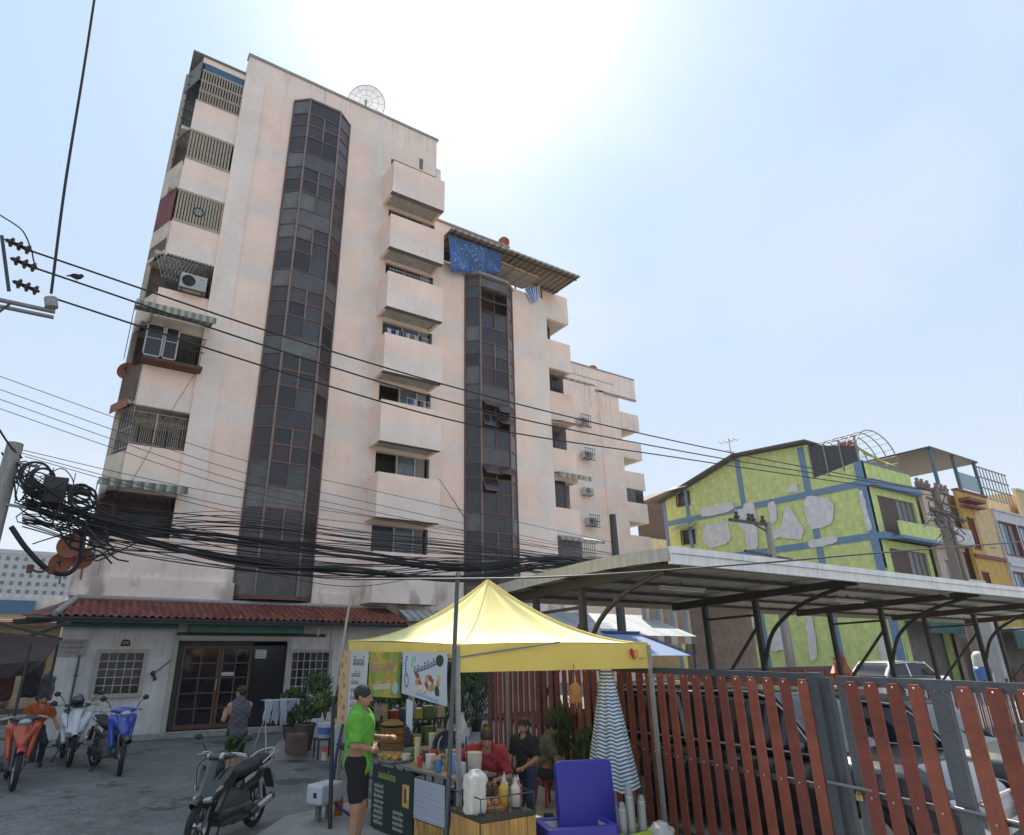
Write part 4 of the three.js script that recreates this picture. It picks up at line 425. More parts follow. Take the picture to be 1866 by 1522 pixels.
{ for (const [x, l] of [[9.0, 'fluorescent tube fitting under the carport roof, near its corner'], [14.6, 'fluorescent tube fitting under the carport roof, in the second bay']]) { const s = T('tube_light', l, 'lamp'); M('batten', BB(x, x + 1.25, 3.27, 3.31, -8.14, -8.08), mWhiteF, s); M('tube', rod(V3(x + .04, 3.25, -8.11), V3(x + 1.21, 3.25, -8.11), .014), mt([.7, .69, .62], .4), s); M('cord', rod(V3(x + .6, 3.31, -8.11), V3(x + .6, 3.4, -8.11), .008), mDark, s); } }
{ const p = V3(16.0, 3.36, -6.5), c = T('security_camera', 'small white security camera hung below the carport fascia', 'camera', null, p); M('body', B(.08, .08, .18).rotateX(.4), mWhiteF, c); M('lens', cyl(.03, .03, .03, 12).rotateX(Math.PI / 2 + .4).translate(0, -.035, .09), mBlack, c); M('bracket', rod(V3(0, .04, 0), V3(0, .13, -.05), .015), mWhiteF, c); }

// ---------- fence and gate ----------
const FA = V3(6.84, 0, -6.06), FD = V3(-.146, 0, .9893), FRY = -Math.atan2(.9893, -.146);
const mSlat = [gm([.275, .068, .036], .6), gm([.23, .056, .032], .6), gm([.30, .082, .046], .6), gm([.21, .052, .034], .65)], mPost = fm([.075, .09, .105], .5), mPostL = fm([.11, .125, .14], .5);
const slatGeo = (() => { const g = ext([[-.06, 0], [.06, 0], [.06, 1.83], [.04, 1.862], [-.04, 1.862], [-.06, 1.83]], .018, [], .002); return g; })(); const screwGeo = nix(new THREE.SphereGeometry(.011, 6, 4));
const mScrew = mt([.5, .45, .4], .35, { metalness: .7 });
function slats(parent, s0, s1, pitch) { for (let s = s0; s < s1; s += pitch) { const o = M('slat', slatGeo, mSlat[rnd() * 4 | 0], parent); o.position.set(s, .06, .045 + rr(-.003, .003)); o.rotation.z = rr(-.006, .006); for (const y of [1.83, .9]) M('screw', screwGeo, mScrew, o).position.set(0, y, .024); } }
{ const F = T('slat_fence', 'red brown vertical slat fence with dark steel rails behind the food stall', 'fence', null, FA, FRY); slats(F, -5.55, 2.0, .222); M('top_rail', B(8.0, .075, .05, -1.95, 1.945, 0), mPost, F); M('middle_rail', B(8.0, .05, .04, -1.95, .95, 0), mPost, F); M('bottom_rail', B(8.0, .05, .04, -1.95, .12, 0), mPost, F); for (const s of [-5.75, -3.1, -.55, ]) M('post', B(.075, 1.96, .06, s, .98, -.02), mPost, F); }
{ const Gt = T('slat_gate', 'red brown slat gate in a grey steel frame beside the fence post', 'gate', null, FA, FRY); const leaf = (s0, s1, n) => { const L = new THREE.Group(); L.name = 'gate_leaf'; Gt.add(L); const c = (s0 + s1) / 2, w = s1 - s0; M('frame', [B(w, .085, .05, c, 1.925, 0), B(w, .06, .05, c, .1, 0), B(.07, 1.75, .05, s0 + .035, 1.0, .001), B(.07, 1.75, .05, s1 - .035, 1.0, .001), B(w, .045, .04, c, .98, 0)], mPostL, L); };
  leaf(2.36, 3.3, 4); leaf(3.3, 5.2, 8); slats(Gt, 2.53, 3.2, .203); slats(Gt, 3.53, 5.1, .212); M('gate_post', [B(.13, 1.99, .1, 2.11, .995, 0)], mPost, Gt); M('guide_post', [B(.06, 1.95, .06, 2.24, .975, -.02)], mPost, Gt); M('bolt', rod(V3(2.1, 1.02, .06), V3(2.55, 1.02, .06), .014), mGalv, Gt); M('bolt', rod(V3(3.2, 1.02, .05), V3(4.2, .98, .03), .012), mGalv, Gt); M('padlock', [B(.05, .045, .025, 2.4, .94, .06), tor(.018, .005, 12, 5).translate(2.4, .968, .06)], mt([.45, .33, .12], .4, { metalness: .6 }), Gt); }
// low lattice fence across the lot
{ const F = T('lot_fence', 'low brown and white slatted fence across the parking lot', 'fence', null, V3(14.6, .03, -7.3), .1); for (let i = 0; i < 46; i++) M('slat', B(.085, 1.25, .018, i * .17, .75, .02), i % 3 === 1 ? mWhiteF : mSlat[i % 4], F); M('rail', [B(7.9, .06, .04, 3.9, 1.3, 0), B(7.9, .06, .04, 3.9, .3, 0)], mPost, F); M('post', [0, 2, 4, 6, 7.8].map(x => B(.07, 1.45, .05, x, .72, -.03)), mPost, F); }
{ const F = T('far_low_fence', 'dark maroon slat fence at the far edge of the parking lot', 'fence', null, V3(15.5, .03, -13.1), 0); for (let i = 0; i < 22; i++) M('slat', B(.3, 1.5, .03, i * .36, .85, 0), mSlat[3], F); M('rail', [B(8, .1, .06, 3.9, 1.62, 0), B(8, .08, .05, 3.9, .2, 0)], mPost, F); }

// ---------- utility poles ----------
const mPole = gm([.36, .34, .315], .9), mIns = mt([.045, .03, .022], .3), mCable = mt([.014, .014, .016], .6), mCableG = mt([.05, .05, .055], .6);
function poleT(label, p, h, r = .14, arm) { const P = T('utility_pole', label, 'utility pole', null, p); M('shaft', nix(new THREE.CylinderGeometry(r * .72, r * 1.1, h, 8).translate(0, h / 2, 0)), mPole, P); return P; }
const P1 = atZ(28, 808, -15); const P1h = P1.y; P1.y = 0; { const P = poleT('stubby concrete pole carrying the tangled cable bundle by the motorbikes', P1, P1h, .2); M('bracket', [bar(V3(-.1, 5.75, 0), V3(.5, 5.7, .1), .05), bar(V3(-.1, 4.9, .1), V3(.45, 4.85, .1), .05)], mGalv, P); }
const P0 = V3(-3.9, 0, -15.2); { const P = poleT('tall concrete pole with steel crossarm and strain insulators', P0, 12, .2); const a0 = atZ(0, 545, -15).sub(P0), a1 = atZ(100, 567, -15).sub(P0); M('crossarm', [bar(V3(-.4, a0.y - .0, .1), V3(a1.x, a1.y, .16), .1, .06), bar(V3(-.4, a0.y - .16, .1), V3(a1.x, a1.y - .14, .16), .1, .05)], mGalv, P); M('brace', [bar(atZ(3, 430, -15).sub(P0), atZ(16, 530, -15).sub(P0), .07), bar(atZ(-30, 590, -15).sub(P0), atZ(20, 552, -15).sub(P0), .04)], mSteel, P); M('arm_insulator', [cyl(.13, .13, .22, 14).rotateZ(.25).translate(...atZ(93, 552, -15).sub(P0).toArray())], gm([.42, .41, .38]), P); }
// strings of bell insulators
const insEnds = []; for (const [a, b, l] of [[[8, 436], [58, 458], 'dark strain insulator string, uppermost above the crossarm'], [[18, 470], [68, 490], 'dark strain insulator string, middle one above the crossarm'], [[22, 512], [72, 532], 'dark strain insulator string, lowest just above the crossarm']]) { const A = atZ(...a, -15.05), Bp = atZ(...b, -15.05); const t = T('insulator_string', l, 'insulator'); const d = V3().subVectors(Bp, A); M('rod', rod(A, Bp, .018), mSteel, t); for (let i = 0; i < 3; i++) { const c = V3().lerpVectors(A, Bp, .2 + i * .3); const g = lathe([[.0, .09], [.04, .08], [.05, .02], [.115, -.02], [.11, -.05], [.04, -.04], [.03, -.1], [0, -.1]], 14); g.applyQuaternion(new THREE.Quaternion().setFromUnitVectors(V3(0, -1, 0), d.clone().normalize())); g.translate(c.x, c.y, c.z); M('bell', g, mIns, t); } insEnds.push(Bp); }
const P2 = atZ(1116, 938, -16.2); { const h = P2.y; P2.y = 0; const P = poleT('dark weathered pole in front of the far apartment block', P2, h, .16); P.children[0].material = gm([.10, .095, .09]); M('stay_box', [B(.5, .12, .3, .2, 4.6, .1), bar(V3(-.8, 4.2, 0), V3(.2, 4.9, 0), .05)], mDark, P); }
const P3 = atZ(1398, 952, -16.5); { const h = P3.y; P3.y = 0; const P = poleT('concrete pole with a crossarm in front of the green shophouse', P3, h, .2); M('crossarm', [bar(V3(-2.6, h - .15, 0), V3(.2, h - .1, 0), .12), bar(V3(-1.9, h - 1.4, 0), V3(1.4, h - 1.55, 0), .1), bar(V3(-.2, h - .4, 0), V3(-1.2, h - .1, 0), .06)], mSteel, P); M('pin_insulator', [-2.1, -1.25, -1.0, -.3].map(x => lathe([[0, 0], [.1, .02], [.13, .12], [.06, .2], [.09, .3], [.02, .36]], 10).translate(x, h - .08, 0)), mIns, P); M('junction', [B(.9, .35, .5, -.9, h - 2.4, .1)], mBlueP, P); }
const P4 = atZ(1702, 890, -15.2); { const h = P4.y; P4.y = 0; const P = poleT('pole smothered in wires beside the orange shophouse', P4, h, .28); P.children[0].material = gm([.22, .19, .165]); M('crossarm', [bar(V3(-2.0, h - .1, 0), V3(1.6, h - .2, 0), .12), bar(V3(-1.6, h - 1.3, .2), V3(2.4, h - 1.6, .2), .12), bar(V3(-1.4, h - .7, .1), V3(1.8, h - .9, .1), .1)], gm([.18, .15, .13]), P); M('pin_insulator', [-1.8, -1.3, -.7, .3, .9, 1.4].map(x => lathe([[0, 0], [.12, .02], [.16, .14], [.07, .24], [.11, .36], [.02, .42]], 10).translate(x, h - .05, 0)), gm([.26, .2, .17]), P); const a = []; for (let i = 0; i < 26; i++) { const c = V3(rr(-1.2, 1.6), h - rr(.2, 2.6), rr(-.3, .4)); a.push(tube([c, c.clone().add(V3(rr(-.8, .8), rr(-.6, .3), rr(-.3, .3))), c.clone().add(V3(rr(-1.2, 1.2), rr(-1.4, .2), rr(-.3, .3)))], .03, 10, 5)); } M('wire_tangle', a, mCableG, P); M('conduit', rod(V3(.3, h - 5.5, .25), V3(.2, h - 1.8, .25), .1), gm([.24, .2, .18]), P); }

// ---------- cables ----------
function cable(A, B2, sag, r, label, group, m = mCable, name = 'power_cable') { const pts = []; for (let i = 0; i <= 12; i++) { const t = i / 12, p = V3().lerpVectors(A, B2, t); p.y -= sag * 4 * t * (1 - t); pts.push(p); } return TM(name, tube(pts, r, 40, 5), m, label, 'cable', group); }
{ const L = 'overhead conductor running from the insulator strings to the far street', Gp = 'three overhead conductors'; const ends = [atZ(1690, 893, -15.2), atZ(1704, 896, -15.2), atZ(1712, 905, -15.2)]; const st = [insEnds[0], insEnds[1], atZ(105, 546, -15)]; const mids = [[850, 712], [850, 740], [850, 772]];
  st.forEach((a, i) => { const b = ends[i]; const m = atZ(...mids[i], -15.2); const pts = [a, V3().lerpVectors(a, m, .5), m, atZ(1240, [806, 822, 835][i], -15.2), b]; pts[1].y -= .12; TM('power_cable', tube(pts, .022, 80, 6), mCable, L, 'cable', Gp); }); }
TM('drop_cable', tube([atZ(175, -20, -13.5), atZ(152, 130, -14), atZ(118, 340, -14.6), atZ(93, 535, -15)], .03, 30, 6), mCable, 'steep cable dropping from above to the crossarm end', 'cable');
TM('jumper_wire', tube([atZ(0, 392, -15.05), atZ(40, 420, -15.05), insEnds[0]], .016, 20, 5), mCable, 'curved jumper wire meeting the uppermost insulator string', 'cable'); TM('jumper_wire', tube([insEnds[0], atZ(62, 478, -15.05), insEnds[1]], .016, 20, 5), mCable, 'short jumper wire between two insulator strings', 'cable');
{ const b = T('bird', 'small dark bird perched on the middle conductor', 'bird', null, atZ(139, 504, -15.12)); M('body', nets([-.2, -.12, -.1], [.2, .14, .1], .012, (x, y, z) => smin(smin(ell(0, 0, 0, .11, .065, .06)(x, y, z), ell(.09, .05, 0, .045, .042, .04)(x, y, z), .03), Math.min(cap([-.08, 0, 0, -.19, -.05, 0, .03, .012], x, y, z), cap([.12, .05, 0, .16, .045, 0, .014, .004], x, y, z)), .02)), mt([.02, .02, .022], .8), b); M('leg', [rod(V3(.02, -.05, .02), V3(.02, -.1, .02), .006), rod(V3(.02, -.05, -.02), V3(.02, -.1, -.02), .006)], mDark, b); }
// thin lines between the left pole and the street end
{ const L = 'thin service wire strung above the telecom bundle', Gp = 'thin service wires'; const W = [[[0, 686], [440, 838], [1000, 960]], [[0, 710], [445, 862], [1000, 985]], [[0, 728], [440, 878], [1000, 996]], [[0, 745], [440, 892], [1010, 1000]], [[40, 820], [430, 905], [1010, 985]], [[40, 826], [430, 925], [1010, 990]], [[45, 832], [430, 935], [1010, 1008]]]; W.forEach((w, i) => { const z = -15.4 - i * .05; const e = V3(P2.x, atZ(w[2][0], w[2][1], z).y - .1, -16.2); TM('service_wire', tube([atZ(...w[0], z), atZ((w[0][0] + w[1][0]) / 2, (w[0][1] + w[1][1]) / 2 + 3, z), atZ(...w[1], z), atZ((w[1][0] + w[2][0]) / 2, (w[1][1] + w[2][1]) / 2 + 4, z - .2), e], .008, 50, 5), mCableG, L, 'cable', Gp); }); }
// the telecom bundle: two heavy ropes of cable and loose strands
{ const L = 'black telecom cable in the sagging bundle before the apartment block', Gp = 'telecom bundle'; const lanes = [[[45, 890], [190, 952], [430, 985], [640, 1010], [850, 1035], [1010, 1022]], [[45, 905], [190, 965], [430, 1022], [640, 1042], [850, 1055], [1010, 1030]]];
  let q = 0; for (const lane of lanes) for (let k = 0; k < 9; k++) { const z = -15.1 + rr(-.12, .12), j = () => rr(-7, 7); const pts = lane.map(([x, y], i) => atZ(x, y + (i ? j() : rr(-25, 25)), z)); pts.push(V3(P2.x, 4.7 + rr(-.2, .3), -16.2)); TM('telecom_cable', tube(pts, rr(.015, .03), 60, 5), mCable, L, 'cable', Gp); }
  for (let k = 0; k < 26; k++) { const y0 = rr(850, 960), z = -15.2 + rr(-.2, .2), y1 = mix(940, 1045, (k + .5) / 26); const pts = [atZ(40, y0, z), atZ(190, mix(y0, y1, .5) + rr(-10, 20), z), atZ(430, y1 + rr(-10, 4), z), atZ(640, y1 + 20 + rr(-8, 8), z), atZ(850, y1 * .5 + 520 + rr(-6, 6), z), V3(P2.x, 4.5 + rr(-.3, .8), -16.2)]; TM('telecom_cable', tube(pts, rr(.007, .014), 60, 5), mCable, L, 'cable', Gp); } }
{ const t = T('cable_tangle', 'knot of loose black cables clinging to the stubby pole', 'cable tangle'); const a = []; for (let i = 0; i < 40; i++) { const x = rr(15, 165), y = 850 + (x - 15) * .55 + rr(-40, 60), z = -15 + rr(-.35, .35); const c = atZ(x, y, z); a.push(tube([c, c.clone().add(V3(rr(-.3, .5), rr(-.35, .25), rr(-.2, .2))), c.clone().add(V3(rr(.0, .9), rr(-.7, .1), rr(-.2, .2))), c.clone().add(V3(rr(.1, 1.2), rr(-.8, -.1), rr(-.2, .2)))], rr(.01, .022), 16, 5)); } M('strands', a, mCable, t); t.userData.label = 'knot of loose black cables clinging to the stubby pole'; 
  M('trunk_drop', tube([atZ(20, 960, -15), atZ(48, 1000, -15), atZ(90, 1040, -15.2), atZ(120, 1046, -15.4), atZ(140, 1030, -15.6), atZ(152, 960, -15.8)], .05, 40, 7), mCable, t); }
for (const [x, y, r, l] of [[65, 866, .26, 'coil of spare black cable on the pole, larger upper loop'], [78, 872, .2, 'coil of spare black cable on the pole, lower loop'], [146, 900, .19, 'coil of spare black cable beside the junction box'], [152, 908, .24, 'looser coil of spare black cable below the junction box']]) { const o = TM('cable_coil', [tor(r, .02, 32, 6), tor(r * .93, .02, 32, 6).rotateZ(.4).translate(.01, .02, .02), tor(r * 1.05, .016, 32, 6).translate(-.015, 0, -.02)], mCable, l, 'cable coil'); o.position.copy(atZ(x, y, -14.8)); o.rotation.y = .25; }
{ const p = atZ(101, 884, -14.9); const b = T('junction_box', 'black telecom splice closure hung on the cables by the stubby pole', 'junction box', null, p); M('case', [B(.42, .3, .22), B(.36, .24, .26)], mDark, b); M('splice_tube', rod(V3(.2, -.02, 0), V3(.62, -.1, .02), .08, .08, 12), mDark, b); M('lower_case', B(.36, .22, .2, .02, -.26, 0), gm([.03, .026, .016], .7), b); M('hanger', [rod(V3(-.1, .15, 0), V3(-.1, .35, 0), .008), rod(V3(.3, .05, 0), V3(.3, .3, 0), .008)], mDark, b); }
{ const p = atZ(74, 1038, -15); const b = T('cable_clamp', 'pair of rusty cable clamps dangling from the thick cable drop', 'clamp', null, p); M('clamp', [cyl(.06, .05, .16, 8, -.18, 0, 0), cyl(.06, .05, .16, 8, .18, 0, 0), tube([V3(-.18, 0, 0), V3(0, -.05, 0), V3(.18, .05, 0)], .025, 12)], mRust, b); }
TM('guy_wire', tube([atZ(-10, 770, -14.5), atZ(20, 815, -14.8), atZ(40, 835, -15)], .02, 12, 5), mCable, 'heavy guy wire coming down to the stubby pole top', 'cable');
TM('long_wire', tube([atZ(640, 1056, -7.5), atZ(1000, 1052, -6.0), atZ(1340, 1030, -5.0), atZ(1600, 1008, -4.5), atZ(1900, 985, -4.2)], .012, 60, 5), mCableG, 'single wire passing over the yellow canopy and the carport fascia', 'cable');

// ---------- yellow canopy tent ----------
const cF = V3(4.02, 2.27, -6.83), cR = V3(6.83, 2.29, -6.45), cL = V3(3.68, 2.33, -9.55), cB = V3(6.45, 2.33, -9.3), cP = V3(5.28, 3.2, -8.08);
const mYel = mp([.90, .81, .34], .75, { transmission: .3, thickness: 0 }), mYel2 = mp([.90, .76, .20], .75, { transmission: .4, thickness: 0 });
{ const C = T('canopy_tent', 'yellow peaked canopy tent with a small red heart on its valance', 'canopy tent'); const cs = [cF, cR, cB, cL];
  for (let i = 0; i < 4; i++) { const a = cs[i], b = cs[(i + 1) % 4]; const P = [], I = [], N = 22; for (let j = 0; j <= N; j++) for (let k = 0; k <= N; k++) { const t = j / N, u = k / N; const e = V3().lerpVectors(a, b, u); const edgeMid = 4 * u * (1 - u); e.y += .02 * edgeMid; const p = V3().lerpVectors(e, cP, t); const curve = Math.pow(t, 1.85); const ridge = Math.pow(Math.abs(2 * u - 1), 2.2); p.y = mix(e.y, cP.y, curve) + (1 - ridge) * -.045 * Math.sin(Math.PI * t) + .022 * Math.sin(u * 17 + i) * (1 - t) * t * 3 + .012 * Math.sin(u * 41 + t * 9 + i * 3) * (1 - t) * t; P.push(p.x, p.y, p.z); } for (let j = 0; j < N; j++) for (let k = 0; k < N; k++) { const o = j * (N + 1) + k; I.push(o, o + 1, o + N + 2, o, o + N + 2, o + N + 1); } const g = new THREE.BufferGeometry(); g.setAttribute('position', new THREE.Float32BufferAttribute(P, 3)); g.setIndex(I); g.computeVertexNormals(); const uvs = []; for (let q = 0; q < P.length / 3; q++) uvs.push(P[q * 3] * 4, P[q * 3 + 2] * 4); g.setAttribute('uv', new THREE.Float32BufferAttribute(uvs, 2)); M('roof_panel', g, mYel, C);
    const d = i === 3 ? .2 : i === 0 ? .315 : .3; M('valance', quad(V3(a.x, a.y - d, a.z), V3(b.x, b.y - d, b.z), b, a, .004, 24, 4, (u, v) => .018 * Math.sin(u * 19 + i * 2) * (1 - v) + .008 * Math.sin(u * 47 + v * 3)), mYel2, C); }
  const seams = cs.map(c => { const p = []; for (let j = 0; j <= 10; j++) { const t = j / 10, q = V3().lerpVectors(c, cP, t); q.y = mix(c.y, cP.y, Math.pow(t, 1.85)) + .006; p.push(q); } return tube(p, .009, 24, 5); }); M('seam', seams, mYel2, C);
  const foot = (p, dx, dz) => [V3(p.x + dx, .05, p.z + dz), V3(p.x, p.y - .02, p.z)]; const legs = [foot(cF, .03, .02), foot(cR, .0, .0), foot(cB, 0, 0), foot(cL, -.05, .05)]; legs.forEach(([a, b]) => M('leg', bar(a, b, .045), fm([.42, .40, .36], .5), C)); M('truss', [bar(V3(cF.x, 2.12, cF.z), V3(5.4, 2.3, -6.6), .02), bar(V3(cL.x, 2.12, cL.z), V3(cB.x, 2.2, cB.z), .02), bar(V3(cF.x, 2.1, cF.z), V3(cL.x, 2.1, cL.z), .02), bar(V3(cP.x, 2.35, cP.z), cP, .03)], mGalv, C);
  // heart emblem on the front valance
  const dir = V3().subVectors(cR, cF).normalize(), ry = -Math.atan2(dir.z, dir.x); const hp = V3().lerpVectors(cF, cR, .905); const hs = new THREE.Shape(); hs.moveTo(0, -.075); hs.bezierCurveTo(-.09, .0, -.075, .075, -.035, .07); hs.bezierCurveTo(-.01, .067, 0, .045, 0, .03); hs.lineTo(.012, -.01); hs.lineTo(0, -.075); const hm = M('heart_emblem', nix(new THREE.ExtrudeGeometry(hs, { depth: .003, bevelEnabled: false })), mt([.42, .012, .02], .7), C); hm.position.set(hp.x, hp.y - .135, hp.z).add(V3(Math.sin(ry), 0, Math.cos(ry)).multiplyScalar(.022)); hm.rotation.y = ry;
  const h2m = M('heart_emblem_outline', tube([V3(.002, -.07, 0), V3(.05, -.02, 0), V3(.055, .03, 0), V3(.03, .045, 0), V3(.012, .025, 0)], .005, 20, 5), mt([.42, .05, .03], .7), C); h2m.position.copy(hm.position); h2m.rotation.y = ry; const h3 = M('emblem_lettering', [0, 1, 2, 3, 4].map(i => B(.014, .016, .003, .085 + i * .02, -.055, 0)), mt([.5, .2, .05], .7), C); h3.position.copy(hm.position); h3.rotation.y = ry; }
{ const a = T('iron_pole', 'dark iron pole standing at the canopy front corner', 'pole'); M('shaft', rod(atZ(811, 1560, -6.62).setY(.05), V3(atZ(834, 1045, -6.75).x, atZ(834, 1045, -6.75).y, -6.75), .028, .026, 10), fm([.11, .115, .125], .5), a); M('hook', [rod(atZ(834, 1050, -6.75), atZ(836, 1044, -6.75), .035)], mGalv, a); }
{ const a = T('wooden_pole', 'pale wooden pole rising beside the canopy left corner', 'pole'); const b = atY(601, 1512, .05), t = atZ(641, 1076, -9.35); M('shaft', rod(V3(b.x, 1.55, b.z - .2), t, .024, .018, 8), gm([.42, .38, .30], .8), a); M('lower_sleeve', rod(V3(b.x, .05, b.z), V3(b.x + .0, 1.6, b.z - .2), .03, .028, 8), mDark, a); }
// ---------- people ----------
const mSkin = mt([.36, .19, .115], .6), mSkinD = mt([.26, .13, .08], .6), mHair = mt([.012, .010, .009], .55), mHairR = mt([.055, .02, .012], .6);
function geoXf(g, m) { return g.applyMatrix4(m); }
function handGeo(w, d, up, curl = .5) { // wrist, pointing direction, back-of-hand normal
  d = d.clone().normalize(); const s = V3().crossVectors(d, up).normalize(); const n = V3().crossVectors(s, d).normalize(); const at = (a, b, c) => V3().copy(w).addScaledVector(d, a).addScaledVector(s, b).addScaledVector(n, c); const q = []; const seg = (a, b, ra, rb) => q.push([a.x, a.y, a.z, b.x, b.y, b.z, ra, rb]);
  seg(at(-.03, 0, 0), at(.02, 0, 0), .026, .026); const F = [[-.033, .062], [-.011, .070], [.011, .066], [.032, .052]]; for (const [o, L] of F) { const k0 = at(.085, o * .95, 0); seg(at(.015, o * .6, 0), k0, .016, .0135); let p = k0, a = curl * .55; for (let i = 0; i < 3; i++) { const l = L * [.48, .3, .22][i]; const e = p.clone().addScaledVector(d, Math.cos(a) * l).addScaledVector(n, -Math.sin(a) * l); seg(p, e, .0095 - i * .0008, .0088 - i * .0008); p = e; a += curl * .9; } }
  const t0 = at(.025, -.03, -.004), t1 = at(.055, -.055, -.018), t2 = at(.085, -.058, -.03); seg(at(.0, -.012, 0), t0, .015, .014); seg(t0, t1, .0125, .0105); seg(t1, t2, .0102, .0088);
  const c = at(.06, 0, -.02); return nets([c.x - .15, c.y - .15, c.z - .15], [c.x + .15, c.y + .15, c.z + .15], .006, (x, y, z) => { let v = 1; for (const k of q) v = smin(v, cap(k, x, y, z), .008); return v; }); }
function person(label, pos, yaw, sc, J, C, group) {
  const P = T('person', label, 'person', group, pos, yaw); P.scale.setScalar(sc);
  const v = a => V3(...a); const j = { pel: [0, .93, 0], chest: [0, 1.29, 0], neck: [0, 1.45, 0], head: [0, 1.6, .02], headYaw: 0, headPitch: 0, sR: null, sL: null, eR: [-.24, 1.12, .0], wR: [-.22, .9, .1], eL: [.24, 1.12, 0], wL: [.22, .9, .1], kR: [-.1, .5, .03], aR: [-.1, .09, 0], kL: [.1, .5, .03], aL: [.1, .09, 0], curl: .5, sleeve: .75, leg: .6, ...J };
  const pel = v(j.pel), ch = v(j.chest), nk = v(j.neck), hd = v(j.head), sR = j.sR ? v(j.sR) : ch.clone().lerp(nk, .55).add(V3(-.175, 0, 0)), sL = j.sL ? v(j.sL) : ch.clone().lerp(nk, .55).add(V3(.175, 0, 0)); const hR = pel.clone().add(V3(-.085, -.03, 0)), hL = pel.clone().add(V3(.085, -.03, 0)); const eR = v(j.eR), wR = v(j.wR), eL = v(j.eL), wL = v(j.wL), kR = v(j.kR), aR = v(j.aR), kL = v(j.kL), aL = v(j.aL);
  const Q = (a, b, ra, rb) => [a.x, a.y, a.z, b.x, b.y, b.z, ra, rb]; const X = k => V3(k, 0, 0), add = (a, b) => a.clone().add(b); const waist = pel.clone().lerp(ch, .45);
  const torso = [Q(add(pel, X(-.06)), add(pel, X(.06)), .108, .108), Q(add(waist, X(-.045)), add(waist, X(.045)), .1, .1), Q(add(ch, X(-.075)), add(ch, X(.075)), .115, .115), Q(pel, ch, .11, .12), Q(sR, sL, .058, .058), Q(ch, nk, .1, .065)];
  const arms = [Q(sR, eR, .052, .041), Q(sL, eL, .052, .041)], fore = [Q(eR, wR, .040, .027), Q(eL, wL, .040, .027)], thigh = [Q(hR, kR, .088, .058), Q(hL, kL, .088, .058)], shin = [Q(kR, aR, .056, .036), Q(kL, aL, .056, .036)];
  const fwd = V3(0, 0, 1), feet = [Q(aR, add(aR, V3(-.01, -.055, .14)), .04, .032), Q(aL, add(aL, V3(.01, -.055, .14)), .04, .032)], neck = [Q(nk, add(hd, V3(0, -.04, -.015)), .056, .05)];
  const all = [...torso, ...arms, ...fore, ...thigh, ...shin, ...feet, ...neck]; const bb = (L, m) => { const a = [9, 9, 9], b = [-9, -9, -9]; for (const q of L) for (const o of [0, 3]) for (let i = 0; i < 3; i++) { const r = Math.max(q[6], q[7]) + m; a[i] = Math.min(a[i], q[o + i] - r); b[i] = Math.max(b[i], q[o + i] + r); } return [a, b]; };
  const un = (L, k, inf = 0) => (x, y, z) => { let d = 1; for (const q of L) d = smin(d, cap(q, x, y, z) - inf, k); return d; };
  const [a0, b0] = bb(all, .04); const body = [nets(a0, b0, .017, un(all, .045))];
  // head in its own frame
  const headF = (x, y, z) => { let d = ell(0, .02, -.008, .076, .098, .092)(x, y, z); d = smin(d, ell(0, -.05, .022, .058, .062, .066)(x, y, z), .04); d = smin(d, cap([0, .015, .088, 0, -.02, .104, .011, .016], x, y, z), .014); d = smin(d, Math.min(ell(-.076, -.005, -.01, .012, .03, .02)(x, y, z), ell(.076, -.005, -.01, .012, .03, .02)(x, y, z)), .012); const eye = Math.min(Math.hypot(x - .03, y - .012, z - .094), Math.hypot(x + .03, y - .012, z - .094)) - .016; d = Math.max(d, -eye) ; d = smin(d, Math.min(Math.hypot(x - .03, y - .012, z - .076), Math.hypot(x + .03, y - .012, z - .076)) - .0125, .004); const lip = cap([-.018, -.062, .085, .018, -.062, .085, .0075, .0075], x, y, z); return smin(d, lip, .006); };
  const hm = new THREE.Matrix4().makeRotationFromEuler(new THREE.Euler(j.headPitch, j.headYaw, 0, 'YXZ')).setPosition(hd); body.push(nets([-.11, -.14, -.13], [.11, .14, .14], .0075, headF).applyMatrix4(hm));
  const hands = [[wR, eR, j.upR, j.dR], [wL, eL, j.upL, j.dL]]; for (const [w, e, u, dd] of hands) body.push(handGeo(w, dd ? v(dd) : V3().subVectors(w, e), u ? v(u) : V3(0, 1, .2), j.curl));
  M('body', mg(body), C.skin ?? mSkin, P);
  M('hair', nets([-.13, -.2, -.16], [.13, .16, .15], .008, C.hairF ?? ((x, y, z) => Math.max(ell(0, .034, -.016, .085, .1, .1)(x, y, z) + .006 * Math.sin(x * 95 + z * 40) * Math.sin(y * 70 + z * 85), -(y * .8 - z * .72 + .045 + .012 * Math.sin(x * 60))))).applyMatrix4(hm), C.hair ?? mHair, P);
  M('eyes', [sph(.0075, -.03, .012, .083, 8), sph(.0075, .03, .012, .083, 8)].map(g => g.applyMatrix4(hm)), mBlack, P);
  // clothes
  const ax = V3().subVectors(ch, pel).normalize(); const sl = (q, t) => { const r = q.slice(); for (let i = 0; i < 3; i++) r[3 + i] = mix(q[i], q[3 + i], t); r[7] = mix(q[6], q[7], t); return r; };
